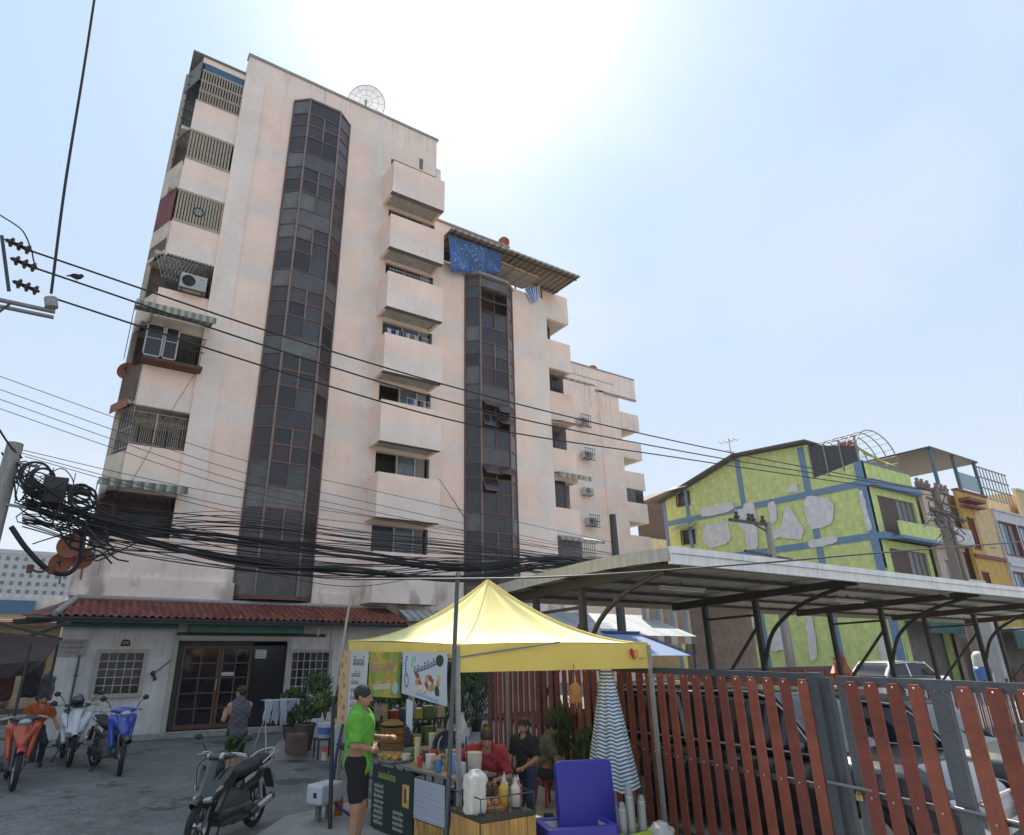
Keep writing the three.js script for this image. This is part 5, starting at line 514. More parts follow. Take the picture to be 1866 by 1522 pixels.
  if (C.shirt) { const L = [...torso, ...(j.sleeve > 0 ? arms.map(q => sl(q, j.sleeve)) : [])], [a, b] = bb(L, .07); const f = un(L, .05, .034); const hem = pel.clone().addScaledVector(ax, j.hem ?? -.06); const nn = add(nk, V3(0, .0, .05)); M('shirt', nets(a, b, .016, (x, y, z) => { let d = f(x, y, z) + .011 * Math.sin(y * 31 + x * 22) * Math.sin(z * 19 + y * 9 + x * 13) + .005 * Math.sin(y * 70 - x * 50 + z * 30); d = Math.max(d, -((x - hem.x) * ax.x + (y - hem.y) * ax.y + (z - hem.z) * ax.z)); if (j.sleeve > 0) { for (const [q, s] of [[arms[0], -1], [arms[1], 1]]) { const ex = q[3] - q[0], ey = q[4] - q[1], ez = q[5] - q[2], l = Math.hypot(ex, ey, ez); const t = ((x - q[0]) * ex + (y - q[1]) * ey + (z - q[2]) * ez) / l; if (s * (x - ch.x) > .1) d = Math.max(d, t - l * j.sleeve - .0); } } else d = Math.max(d, Math.abs(x - ch.x) - .17); return Math.max(d, .075 - Math.hypot(x - nn.x, y - nn.y, z - nn.z)); }), C.shirt, P); }
  if (C.pants) { const L = [torso[0], ...thigh.map(q => sl(q, Math.min(1, j.leg * 1.0 + .2))), ...(j.leg > .9 ? shin.map(q => sl(q, .9)) : [])], [a, b] = bb(L, .07); const f = un(L, .05, .021); const cutY = j.leg > .9 ? -9 : 1; const top = pel.clone().addScaledVector(ax, .07); M('trousers', nets(a, b, .016, (x, y, z) => { let d = f(x, y, z) + .005 * Math.sin(y * 27 + x * 31) * Math.sin(z * 23); d = Math.max(d, (x - top.x) * ax.x + (y - top.y) * ax.y + (z - top.z) * ax.z); if (j.leg <= .9) for (const q of thigh) { const ex = q[3] - q[0], ey = q[4] - q[1], ez = q[5] - q[2], l = Math.hypot(ex, ey, ez), t = ((x - q[0]) * ex + (y - q[1]) * ey + (z - q[2]) * ez) / l; if ((q[0] - pel.x) * (x - pel.x) > 0) d = Math.max(d, t - l * (j.leg + .2)); } return d; }), C.pants, P); }
  if (C.shoes) M('footwear', [nets(...bb(feet, .03), .014, (x, y, z) => Math.max(un(feet, .02, .008)(x, y, z), y - j.aR[1] - .03))], C.shoes, P);
  return P; }
const cloth = (c, m = T_WEAVE) => mt(c, .92, { map: m });
const camRight = Math.atan2(.854, .52);  // facing the picture's right
person('man in a lime green shirt and black shorts with folded arms at the stall', atY(643, 1566, .05), camRight - .12, 1.02, { headPitch: .12, sleeve: .95, eR: [-.25, 1.13, .02], wR: [-.1, 1.07, .2], upR: [-.3, .3, 1], dR: [1, .15, .2], eL: [.24, 1.15, .06], wL: [.1, 1.17, .28], upL: [0, 1, 0], dL: [-.3, .2, 1], leg: .68, hem: -.17, curl: .8 }, { shirt: cloth([.16, .50, .055]), pants: cloth([.012, .011, .014]), shoes: mt([.02, .02, .02], .7) });
person('man in a grey sleeveless shirt and green shorts, hand raised to his face', atY(420, 1436), Math.PI + .12, .93, { sleeve: 0, hem: -.24, eR: [-.21, 1.2, .12], wR: [-.13, 1.4, .24], upR: [-1, 0, 0], dR: [.3, 1, -.2], eL: [.26, 1.15, .05], wL: [.2, 1.25, .24], upL: [1, 0, 0], leg: .75, headYaw: .5, curl: .7 }, { shirt: cloth([.105, .11, .13]), pants: cloth([.10, .17, .03], tex(128, 128, (u, v) => { const k = fbm(u * 12, v * 12, 3) > .48; return k ? [240, 255, 180] : [70, 90, 60]; })), shoes: mt([.03, .02, .02], .7), skin: mSkin });
person('woman in a red top bending forward behind the food counter', V3(4.72, .05, -7.3), Math.atan2(-5.2, 8.2) + .05, .95, { pel: [0, .62, -.16], chest: [0, .94, -.02], neck: [0, 1.07, .05], head: [0, 1.19, .13], headPitch: .45, sleeve: .9, eR: [-.38, .96, .06], wR: [-.6, .99, .16], upR: [0, 1, 0], dR: [-.9, -.3, .3], eL: [.28, .74, .1], wL: [.08, .74, .32], upL: [0, 1, .3], leg: 1, curl: .7, kR: [-.16, .52, .24], aR: [-.15, .09, .2], kL: [.16, .52, .24], aL: [.15, .09, .2] }, { shirt: cloth([.40, .035, .045]), pants: cloth([.03, .03, .04]), shoes: mt([.04, .03, .03], .7), hair: mHairR, hairF: (x, y, z) => Math.min(Math.max(ell(0, .03, -.016, .087, .1, .102)(x, y, z), -(y * .8 - z * .66 + .045)), ell(.0, .1, -.09, .05, .05, .05)(x, y, z)) });
const teen = person('youngster in a black printed t-shirt helping behind the counter', V3(5.35, .05, -7.35), Math.atan2(-6, 8.15) - .55, .76, { headPitch: .2, sleeve: .85, eR: [-.25, 1.12, .05], wR: [-.16, 1.02, .27], upR: [0, 1, 0], dR: [.1, -.1, 1], eL: [.25, 1.12, .06], wL: [.12, 1.0, .28], upL: [0, 1, 0], dL: [-.3, 0, 1], leg: 1, hem: -.12, curl: .9 }, { shirt: cloth([.022, .021, .026]), pants: cloth([.05, .065, .12]), shoes: mt([.03, .03, .03], .7), skin: mSkin });
M('print', Array.from({ length: 5 }, (_, i) => B(.02, .025 + .02 * (i % 3), .004, -.07 + i * .026, 1.28 + .015 * (i % 2), .142)), mWhiteF, teen);
person('person in a grey shirt sitting low behind the blue cool box', V3(6.55, .05, -8.35), Math.atan2(.6, .4), .9, { pel: [0, .5, -.1], chest: [0, .86, -.06], neck: [0, 1.02, -.02], head: [0, 1.15, .04], headPitch: .4, sleeve: .8, eR: [-.25, .72, .08], wR: [-.16, .6, .3], eL: [.25, .72, .08], wL: [.16, .6, .3], kR: [-.14, .5, .33], aR: [-.13, .09, .3], kL: [.14, .5, .33], aL: [.13, .09, .3], leg: 1 }, { shirt: cloth([.16, .16, .145]), pants: cloth([.03, .03, .035]), shoes: mt([.03, .03, .03], .7) });
{ const c = T('plastic_stool', 'low red plastic stool under the sitting person', 'stool', null, V3(6.5, .05, -8.39)); M('seat', cyl(.15, .16, .03, 16, 0, .36, 0), mt([.3, .03, .03], .5), c); for (const [x, z] of [[-1, -1], [1, -1], [1, 1], [-1, 1]]) M('leg', rod(V3(x * .14, 0, z * .14), V3(x * .1, .35, z * .1), .02), mt([.3, .03, .03], .5), c); }
person('motorcycle taxi rider in an orange vest behind the red motorbike', atY(50, 1398), .2, .9, { pel: [0, .78, -.05], chest: [0, 1.12, .02], neck: [0, 1.27, .06], head: [0, 1.41, .1], headPitch: .3, sleeve: .9, eR: [-.32, 1.0, .05], wR: [-.38, .86, .25], eL: [.3, 1.0, .05], wL: [.34, .86, .25], kR: [-.18, .5, .2], aR: [-.18, .09, .1], kL: [.18, .5, .2], aL: [.18, .09, .1], leg: 1 }, { shirt: cloth([.50, .10, .02]), pants: cloth([.03, .03, .04]), shoes: mt([.03, .03, .03], .7) });

// ---------- motorbikes ----------
function wheel(parent, x, r, y = r, steer = 0, z = 0, spokes = 10) { const w = new THREE.Group(); w.name = 'wheel'; parent.add(w); w.position.set(x, y, z); w.rotation.y = steer; M('tyre', [tor(r - .04, .042, 36, 10)], mt([.018, .018, .019], .85), w); M('rim', [tor(r - .08, .016, 32, 6), tor(r - .085, .01, 32, 6).translate(0, 0, .012)], mAlu, w); M('hub', cyl(.045, .045, .1, 14).rotateX(Math.PI / 2), mAlu, w); const sp = []; for (let i = 0; i < spokes; i++) { const a = i / spokes * 2 * Math.PI; sp.push(bar(V3(.03 * Math.cos(a), .03 * Math.sin(a), 0), V3((r - .08) * Math.cos(a + .12), (r - .08) * Math.sin(a + .12), 0), .012, .022)); } M('spoke', sp, mDark, w); return w; }
function motorbike(label, pos, yaw, o) { const b = T('motorbike', label, 'motorbike', null, pos, yaw); b.scale.setScalar(o.s ?? 1); const lean = new THREE.Group(); const put = (n, g, m) => M(n, g, m, b); const paint = mp(o.main, .28, { clearcoat: .7, clearcoatRoughness: .1 }), paint2 = mp(o.second ?? o.main, .3, { clearcoat: .6 }), blk = mt([.02, .02, .021], .55), grey = mt([.06, .06, .062], .5), lens = mp([.34, .36, .38], .06, { clearcoat: 1, metalness: .3 }), seatM = mt([.015, .015, .016], .65, { bumpMap: T_FINE, bumpScale: .002 });
  const r = o.r ?? .275, xf = .64, xr = -.62; wheel(b, xf, r, r, o.steer ?? 0, 0, o.spokes ?? 10); wheel(b, xr, r, r, 0, 0, o.spokes ?? 10);
  put('fork', [rod(V3(xf, r, .075), V3(.42, .82, .06), .022), rod(V3(xf, r, -.075), V3(.42, .82, -.06), .022), rod(V3(.44, .78, 0), V3(.36, 1.0, 0), .035)], mt([.10, .10, .105], .4, { metalness: .5 }));
  { const g = nix(new THREE.TorusGeometry(r + .015, .055, 8, 18, 1.65).rotateZ(.95).scale(1, 1, .95).translate(xf, r, 0)); put('front_fender', g, o.fender ? mp(o.fender, .3, { clearcoat: .6 }) : paint); }
  if (o.type === 'scooter') { put('front_panel', nets([.15, .25, -.3], [.8, 1.1, .3], .016, (x, y, z) => { const az = Math.abs(z); let d = cap([.66, .56, 0, .42, .9, 0, .045, .1], x, y, z); d = smin(d, cap([.6, .54, .07, .4, .84, .2, .06, .06], x, y, az), .07); d = smin(d, cap([.5, .42, .13, .36, .78, .21, .05, .055], x, y, az), .06); d = smin(d, cap([.42, .88, 0, .37, 1.0, 0, .09, .07], x, y, z), .07); return d; }), paint);
    put('floorboard', nets([-.2, .2, -.25], [.5, .45, .25], .016, (x, y, z) => rbox(.14, .32, 0, .28, .05, .16, .04)(x, y, z)), blk); put('under_cowl', nets([-.35, .15, -.22], [.4, .4, .22], .018, (x, y, z) => rbox(-.02, .29, 0, .34, .1, .15, .06)(x, y, z)), grey);
    put('headlight', [nets([.5, .45, -.25], [.76, .68, .25], .012, (x, y, z) => Math.max(ell(.6, .565, 0, .096, .06, .15)(x, y, z), .03 - Math.abs(z), Math.abs(z) - .13, y - .575 - (Math.abs(z) - .03) * .35))], lens); put('indicator', [nets([.45, .6, -.26], [.7, .82, .26], .012, (x, y, z) => Math.max(ell(.515, .68, 0, .11, .15, .2)(x, y, z), .13 - Math.abs(z), Math.abs(y - .62 - (Math.abs(z) - .13) * 1.2) - .022))], lens); }
  else { put('front_panel', nets([.2, .25, -.3], [.75, 1.05, .3], .016, (x, y, z) => { const az = Math.abs(z); let d = cap([.42, .46, .13, .36, .9, .2, .045, .05], x, y, az); d = smin(d, cap([.52, .62, 0, .44, .96, 0, .05, .085], x, y, z), .09); d = smin(d, cap([.52, .66, .02, .4, .9, .15, .04, .05], x, y, az), .06); return d; }), paint); put('spine', nets([-.3, .3, -.15], [.5, .85, .15], .016, (x, y, z) => smin(cap([.36, .68, 0, .05, .47, 0, .07, .08], x, y, z), cap([.05, .47, 0, -.2, .55, 0, .08, .1], x, y, z), .05)), paint2);
    put('headlight', nets([.35, .88, -.15], [.62, 1.08, .15], .012, (x, y, z) => ell(.48, .97, 0, .075, .06, .095)(x, y, z)), lens); put('engine', [nets([-.2, .15, -.18], [.35, .48, .18], .018, (x, y, z) => smin(rbox(.02, .32, 0, .14, .1, .13, .05)(x, y, z), cap([.12, .32, 0, .28, .34, 0, .07, .06], x, y, z), .04)), ...[0, 1, 2, 3, 4].map(i => B(.008, .16, .15, .18 + i * .022, .335, 0))], mt([.12, .12, .12], .5, { metalness: .4 })); }
  put('handlebar_cowl', nets([.2, .9, -.25], [.6, 1.14, .25], .014, (x, y, z) => smin(ell(.4, 1.01, 0, .12, .065, .15)(x, y, z), cap([.36, 1.02, -.2, .36, 1.02, .2, .028, .028], x, y, z), .04)), o.cowl ? mp(o.cowl, .3, { clearcoat: .6 }) : paint); if (o.type === 'scooter') put('cowl_trim', [nets([.25, .9, -.2], [.62, 1.12, .2], .012, (x, y, z) => Math.max(ell(.402, 1.01, 0, .125, .068, .153)(x, y, z), .07 - Math.abs(z), Math.abs(z) - .12, .42 - x))], lens); put('handlebar', tube([V3(.24, 1.0, -.36), V3(.34, 1.04, -.24), V3(.37, 1.03, 0), V3(.34, 1.04, .24), V3(.24, 1.0, .36)], .013, 24, 8), mAlu); put('grip', [rod(V3(.245, 1.003, -.355), V3(.315, 1.03, -.25), .02), rod(V3(.245, 1.003, .355), V3(.315, 1.03, .25), .02)], blk); put('brake_lever', [rod(V3(.36, 1.03, -.2), V3(.31, 1.0, -.37), .007), rod(V3(.36, 1.03, .2), V3(.31, 1.0, .37), .007)], mAlu);
  for (const s of [-1, 1]) { if (o.oneMirror && s === o.oneMirror) continue; const m = new THREE.Group(); m.name = 'mirror'; b.add(m); M('stem', tube([V3(.34, 1.04, s * .22), V3(.36, 1.14, s * .27), V3(.33, 1.2, s * .34)], .008, 12, 6), mDark, m); M('head', nets([.27, 1.15, -.06], [.39, 1.29, .06], .009, (x, y, z) => ell(.33, 1.22, 0, .022, .045, .06)(x, y, z)).scale(1, 1, 1).translate(0, 0, s * .37), blk, m); M('glass', cyl(.042, .042, .004, 16).scale(1.2, 1, .9).rotateZ(Math.PI / 2).translate(.309, 1.22, s * .37), mp([.6, .62, .65], .05, { metalness: 1 }), m); }
  put('seat', nets([-.85, .62, -.2], [.15, .92, .2], .016, (x, y, z) => smin(rbox(-.18, .76, 0, .26, .055, .135, .05, -.04)(x, y, z), rbox(-.55, .815, 0, .24, .05, .115, .045, -.12)(x, y, z), .06)), seatM);
  put('rear_body', nets([-1.05, .38, -.24], [.1, .86, .24], .016, (x, y, z) => { let d = smin(cap([-.12, .58, 0, -.5, .66, 0, .12, .13], x, y, z), cap([-.5, .68, 0, -.92, .8, 0, .11, .05], x, y, z), .08); return Math.max(d, -(Math.hypot(x - xr, y - r) - r - .06)); }), paint2); for (const s of [-1, 1]) put('side_stripe', nix(quad(V3(-.1, .62, s * .127), V3(-.85, .78, s * .1), V3(-.85, .82, s * .095), V3(-.1, .68, s * .125), .006)), o.stripe ? mt(o.stripe, .4) : mAlu);
  put('tail_light', nets([-1.02, .74, -.1], [-.86, .86, .1], .01, (x, y, z) => ell(-.93, .8, 0, .045, .035, .07)(x, y, z)), mt([.35, .02, .02], .25)); put('grab_rail', tube([V3(-.5, .8, -.13), V3(-.8, .9, -.12), V3(-.98, .93, 0), V3(-.8, .9, .12), V3(-.5, .8, .13)], .014, 24, 7), mAlu); put('rear_fender', [bar(V3(-.85, .68, 0), V3(-1.0, .42, 0), .13, .02)], blk); put('licence_plate', [bar(V3(-.97, .62, 0), V3(-1.02, .5, 0), .17, .008)], mWhiteF);
  put('chain_case', nets([-.75, .15, .02], [.1, .42, .2], .02, (x, y, z) => rbox(-.32, .29, .1, .36, .09, .05, .04)(x, y, z)), blk); put('belly', nets([-.5, .15, -.2], [.4, .6, .2], .02, (x, y, z) => Math.max(ell(-.08, .4, 0, .36, .2, .13)(x, y, z), -(Math.hypot(x - xr, y - r) - r - .05))), grey); put('number_decal', [0, 1, 2].map(i => B(.05, .012, .004, -.35 - i * .09, .68 + i * .012, .135)), mWhiteF); put('brake_cable', tube([V3(.36, 1.0, .14), V3(.56, .92, .16), V3(.6, .6, .12), V3(.64, .3, .09)], .006, 20, 5), mBlack); put('throttle_cable', tube([V3(.34, 1.0, -.14), V3(.54, .95, -.12), V3(.5, .75, -.06)], .006, 16, 5), mBlack); put('swingarm', [bar(V3(-.1, .3, .1), V3(xr, r, .1), .05), bar(V3(-.1, .3, -.1), V3(xr, r, -.1), .05)], grey); put('shock', [rod(V3(xr + .03, r + .03, .12), V3(-.5, .66, .11), .025), rod(V3(xr + .03, r + .03, -.12), V3(-.5, .66, -.11), .025)], mAlu); put('exhaust', [rod(V3(.1, .2, -.12), V3(-.25, .22, -.15), .02), rod(V3(-.25, .23, -.16), V3(-.78, .36, -.17), .045, .05, 14)], mt([.07, .07, .07], .4, { metalness: .5 })); put('heat_shield', rod(V3(-.4, .28, -.175), V3(-.7, .35, -.185), .042, .045, 10), mAlu); put('side_stand', [rod(V3(-.05, .26, .12), V3(-.1, .02, .2), .012), rod(V3(-.1, .02, .2), V3(-.14, .015, .22), .016)], mDark); put('footpeg', [rod(V3(-.08, .3, -.26), V3(-.08, .3, .26), .014)], blk); if (o.basket) put('basket', [...barsGrille(-.16, .16, -.1, .1, 0, .03, .003, 3)].map(g => g.rotateY(Math.PI / 2).translate(.66, .9, 0)), mDark); return b; }
const yawOf = (fx, fz) => -Math.atan2(fz, fx);
{ const a = atY(372, 1545), c = atY(463, 1480), m = V3().addVectors(a, c).multiplyScalar(.5); motorbike('black automatic scooter with silver trim parked in the road', V3(2.14, 0, -9.3), yawOf(-.7, .71), { s: .96, type: 'scooter', main: [.014, .015, .017], second: [.012, .012, .013], fender: [.014, .014, .015], stripe: [.45, .45, .47], cowl: [.03, .033, .037], steer: .1 }); }
motorbike('blue and white step-through motorbike parked by the wing steps', V3(1.1, 0, -15.35), yawOf(.28, .96), { main: [.03, .07, .42], second: [.03, .03, .04], fender: [.03, .03, .035], cowl: [.03, .06, .38], stripe: [.5, .5, .55], steer: -.35, s: 1.08, r: .29, spokes: 14 });
{ const bp = V3(.42, 0, -16.95), by = yawOf(.08, 1); motorbike('white and black scooter parked against the wing corner', bp, by, { type: 'scooter', main: [.62, .64, .66], second: [.03, .03, .035], fender: [.62, .63, .64], cowl: [.03, .03, .035], stripe: [.5, .5, .52], s: 1.1 });
  const h = T('helmet', 'dark blue motorcycle helmet resting on the white scooter', 'helmet', null, V3(.42, 1.2, -16.42), by + Math.PI / 2); M('shell', nets([-.16, -.18, -.18], [.16, .18, .18], .012, (x, y, z) => Math.max(Math.max(ell(0, .0, 0, .13, .15, .15)(x, y, z), -ell(0, -.06, 0, .105, .15, .12)(x, y, z)), -y - .12)), mp([.02, .028, .07], .12, { clearcoat: 1 }), h); M('visor', nets([-.15, -.12, -.02], [.15, .1, .18], .012, (x, y, z) => Math.max(ell(0, 0, .004, .134, .15, .155)(x, y, z), -ell(0, 0, 0, .125, .14, .146)(x, y, z), Math.abs(y + .02) - .06, .04 - z)), mp([.01, .01, .012], .05), h); M('stripe', nix(quad(V3(-.02, .05, .146), V3(.02, .05, .146), V3(.02, .14, .05), V3(-.02, .14, .05), .004)), mp([.15, .3, .5], .2), h); M('chin_strap', tube([V3(-.11, -.08, .02), V3(-.05, -.2, .04), V3(.05, -.2, .04), V3(.11, -.08, .02)], .008, 14, 5), mWhiteF, h); }
motorbike('red motorbike with white headlamp fairing at the taxi stand', V3(-.42, 0, -14.75), yawOf(.12, 1), { main: [.48, .07, .02], second: [.06, .02, .02], fender: [.45, .03, .03], cowl: [.03, .03, .03], stripe: [.5, .5, .5], s: 1.06, r: .29, spokes: 14 });

// ---------- cars ----------
function car(label, pos, yaw, o) { const c = T('parked_car', label, 'car', null, pos, yaw); const paint = mp(o.color, o.dull ?? .22, { clearcoat: o.dull ? .2 : 1, clearcoatRoughness: .1 }), glass = mp([.015, .017, .02], .05), L = o.L ?? 4.5, W = (o.W ?? 1.75) / 2, Hh = o.H ?? 1.48, hood = o.hood ?? .95, gc = .22; const N = 44;
  const key = (pts, t) => { for (let i = 0; i < pts.length - 1; i++) if (t <= pts[i + 1][0]) { const k = (t - pts[i][0]) / (pts[i + 1][0] - pts[i][0]); const s = k * k * (3 - 2 * k); return mix(pts[i][1], pts[i + 1][1], s); } return pts[pts.length - 1][1]; };
  const belt = [[0, .62], [.03, .8], [.1, hood], [.25, hood + .03], [.6, hood + .05], [.9, hood + .06], [.97, hood], [1, .65]]; const wid = [[0, .72], [.06, .92], [.2, 1], [.85, 1], [.95, .93], [1, .8]];
  const ring = (x, y0, y1, w, top) => { const p = []; const m = 6; for (let i = 0; i <= m; i++) { const t = i / m; p.push([mix(y0, y1, t), w * (1 - .1 * Math.pow(Math.abs(t * 2 - 1), 3) - .05 * t)]); } return p; };
  const loft = (x0, x1, prof, n) => { const P = [], I = []; let rowN = 0; for (let i = 0; i <= n; i++) { const t = mix(x0, x1, i / n), half = prof(t); const row = [...half.map(q => [q[0], -q[1]]), ...half.slice().reverse().map(q => [q[0], q[1]])]; rowN = row.length; for (const [y, z] of row) P.push(L / 2 - t * L, y, z); } for (let i = 0; i < n; i++) for (let k = 0; k < rowN; k++) { const a = i * rowN + k, b = i * rowN + (k + 1) % rowN; I.push(a, b, b + rowN, a, b + rowN, a + rowN); } for (const e of [0, n]) for (let k = 1; k < rowN - 1; k++) { const o2 = e * rowN; e ? I.push(o2, o2 + k, o2 + k + 1) : I.push(o2, o2 + k + 1, o2 + k); } const g = new THREE.BufferGeometry(); g.setAttribute('position', new THREE.Float32BufferAttribute(P, 3)); g.setIndex(I); g.computeVertexNormals(); return metric(g); };
  const arch = (t, y) => 0; M('body', loft(0, 1, t => ring(t, gc + (t < .03 || t > .97 ? .1 : 0), key(belt, t), W * key(wid, t)), N), paint, c);
  const t0 = o.wind ?? .26, t1 = o.rear ?? .97, r0 = t0 + .13, r1 = t1 - (o.suv ? .05 : .14); const roofY = t => key([[t0, hood], [r0, Hh - .02], [(r0 + r1) / 2, Hh + .02], [r1, Hh - .03], [t1, hood + .04]], t);
  const cab = (inset, lift) => t => { const y1 = Math.max(hood + .03, roofY(t) + lift), y0 = hood - .02; const w0 = W * .96 - inset, w1 = W * .78 - inset; const p = []; for (let i = 0; i <= 5; i++) { const k = i / 5; p.push([mix(y0, y1, k), mix(w0, w1, k * clamp((y1 - y0) / (Hh - hood)))]); } return p; }; M('greenhouse', loft(t0, t1, cab(.0, 0), 22), glass, c); M('roof', loft(r0 - .01, r1 + .01, t => { const y = roofY(t); const w = W * .8; return [[y - .07, w * 1.01], [y - .02, w * .98], [y + .012, w * .85], [y + .02, w * .4]]; }, 14), paint, c);
  const xa = t => L / 2 - t * L; for (const s of [-1, 1]) { M('pillar', bar(V3(xa(t0 + .01), hood, s * W * .95), V3(xa(r0), Hh - .03, s * W * .79), .06), paint, c); M('pillar', bar(V3(xa((t0 + t1) / 2 + .02), hood, s * W * .96), V3(xa((r0 + r1) / 2 + .02), Hh - .02, s * W * .79), .07, .03), paint, c); M('pillar', bar(V3(xa(t1 - .02), hood + .02, s * W * .94), V3(xa(r1), Hh - .04, s * W * .79), .09), paint, c); M('window_trim', tube([V3(xa(t0 + .02), hood + .015, s * W * .975), V3(xa(.55), hood + .035, s * W * .98), V3(xa(t1 - .03), hood + .045, s * W * .965)], .012, 16, 5), mAlu, c); M('rain_visor', tube([V3(xa(t0 + .03), hood + .06, s * W * .965), V3(xa(r0 + .01), Hh - .07, s * W * .83), V3(xa((r0 + r1) / 2), Hh - .05, s * W * .83), V3(xa(r1 - .02), Hh - .08, s * W * .83)], .014, 24, 5), mAlu, c); M('door_handle', [B(.16, .025, .03, xa(.5), hood - .12, s * W * .99), B(.16, .025, .03, xa(.72), hood - .12, s * W * .99)], mAlu, c); M('door_seam', [bar(V3(xa(.36), .35, s * W * .992), V3(xa(.37), hood - .02, s * W * .975), .012), bar(V3(xa(.58), .32, s * W * .996), V3(xa(.58), hood, s * W * .975), .012)], mBlack, c); const m = M('side_mirror', nets([-.12, -.08, -.1], [.12, .1, .1], .014, (x, y, z) => ell(0, 0, 0, .07, .06, .09)(x, y, z)), paint, c); m.position.set(xa(t0 + .06), hood + .1, s * (W + .06)); M('headlight', nets([-.2, -.08, -.2], [.2, .1, .2], .02, (x, y, z) => ell(0, 0, 0, .14, .06, .16)(x, y, z)).translate(xa(.055), .72, s * W * .68), mp([.55, .57, .6], .08, { clearcoat: 1 }), c); M('tail_light', B(.05, .22, .16, xa(.975), hood - .12, s * W * .78), mt([.3, .015, .015], .2), c);
    for (const t of [.19, .8]) { const w = new THREE.Group(); w.name = 'wheel'; c.add(w); w.position.set(xa(t), .32, s * (W - .1)); M('tyre', [cyl(.32, .32, .2, 28).rotateX(Math.PI / 2), tor(.27, .05, 28, 8).translate(0, 0, s * .09)], mt([.016, .016, .017], .9), w); M('rim', [cyl(.2, .2, .02, 20).rotateX(Math.PI / 2).translate(0, 0, s * .11), ...[0, 72, 144, 216, 288].map(a => B(.05, .2, .02, 0, .1, 0).rotateZ(a * R).translate(0, 0, s * .122))], mAlu, w); M('arch', tor(.36, .03, 28, 6).translate(0, 0, s * .105), mBlack, w); } }
  M('grille', [B(.03, .1, W * 1.0, xa(.012), .66, 0), B(.03, .02, W * 1.1, xa(.006), .74, 0)], o.chrome ? mAlu : mBlack, c); M('bumper', [nets([-.12, -.14, -1], [.12, .14, 1], .03, (x, y, z) => rbox(0, 0, 0, .08, .1, W * .88, .06)(x, y, z)).translate(xa(.015), .45, 0), nets([-.12, -.14, -1], [.12, .14, 1], .03, (x, y, z) => rbox(0, 0, 0, .08, .1, W * .88, .06)(x, y, z)).translate(xa(.985), .45, 0)], o.chrome ? mAlu : paint, c); M('licence_plate', B(.01, .11, .34, xa(-.012), .5, 0), mWhiteF, c); M('wiper', [bar(V3(xa(t0 + .015), hood + .05, -.35), V3(xa(t0 + .07), hood + .24, .05), .015)], mBlack, c); return c; }
car('black pickup style car parked behind the slat fence', V3(8.35, .03, -5.9), -Math.PI / 2 + .12, { color: [.014, .015, .017], L: 4.9, H: 1.68, hood: 1.02, suv: true, chrome: true, W: 1.8 });
car('dark grey car with silver bumper parked behind the gate', V3(10.75, .03, -5.5), -Math.PI / 2 + .1, { color: [.03, .033, .033], L: 4.5, H: 1.5, hood: .95, chrome: true, dull: .45 });
car('white sedan parked across the lot before the green shophouse', V3(31.6, .0, -15.2), -.2, { color: [.7, .7, .69], L: 4.6, H: 1.75, hood: 1.15 });
car('dull red car parked beside the white sedan', V3(26.2, .0, -15.9), -.1, { color: [.22, .06, .06], L: 4.3, H: 1.5 });
// ---------- banners on the canopy ----------
function canvasTex(w, h, draw) { const c = document.createElement('canvas'); c.width = w; c.height = h; draw(c.getContext('2d'), w, h); const t = new THREE.CanvasTexture(c); t.colorSpace = THREE.SRGBColorSpace; return t; }
let cs2 = 99; const cr = () => { cs2 = (Math.imul(cs2, 1103515245) + 12345) >>> 0; return cs2 / 4294967296; };
const glyphs = (x, px, py, n, s, c, rot = 0) => { x.save(); x.translate(px, py); x.rotate(rot); x.strokeStyle = c; x.lineWidth = s * .16; x.lineCap = 'round'; for (let i = 0; i < n; i++) { const q = i * s * .78; x.beginPath(); x.arc(q + s * .16, -s * .1, s * .12, 0, 6.3); x.moveTo(q + s * .06, -s * .04); x.lineTo(q + s * .04, -s * .5 - cr() * s * .1); x.quadraticCurveTo(q + s * .3, -s * (.75 + .1 * cr()), q + s * .52, -s * .5); x.lineTo(q + s * .52, 0); x.stroke(); if (cr() < .35) { x.beginPath(); x.arc(q + s * .35, -s * .95, s * .12, 3.1, 6.3); x.stroke(); } } x.restore(); };
const FLd = V3().subVectors(cL, cF).setY(0).normalize(), bn = V3(-1, 0, .125).normalize();
function banner(label, s0, s1, yT0, yT1, yB0, yB1, t) { const A = V3().copy(cF).addScaledVector(FLd, s0).addScaledVector(bn, .05), Bq = V3().copy(cF).addScaledVector(FLd, s1).addScaledVector(bn, .05); const b = T('banner', label, 'banner'); const P = quad(V3(Bq.x, yB1, Bq.z), V3(A.x, yB0, A.z), V3(A.x, yT0, A.z), V3(Bq.x, yT1, Bq.z), 0, 12, 8, (u, v) => .015 * Math.sin(u * 8) * Math.sin(v * 3)); const uv = P.attributes.uv; let mu = 0, mv = 0; for (let i = 0; i < uv.count; i++) { mu = Math.max(mu, uv.getX(i)); mv = Math.max(mv, uv.getY(i)); } for (let i = 0; i < uv.count; i++) uv.setXY(i, uv.getX(i) / mu, uv.getY(i) / mv); M('sheet', P, mt('#ffffff', .6, { map: t }), b); M('eyelet', [tor(.012, .004, 10, 5).translate(A.x, yT0 - .02, A.z), tor(.012, .004, 10, 5).translate(A.x, yB0 + .02, A.z)], mGalv, b); return b; }
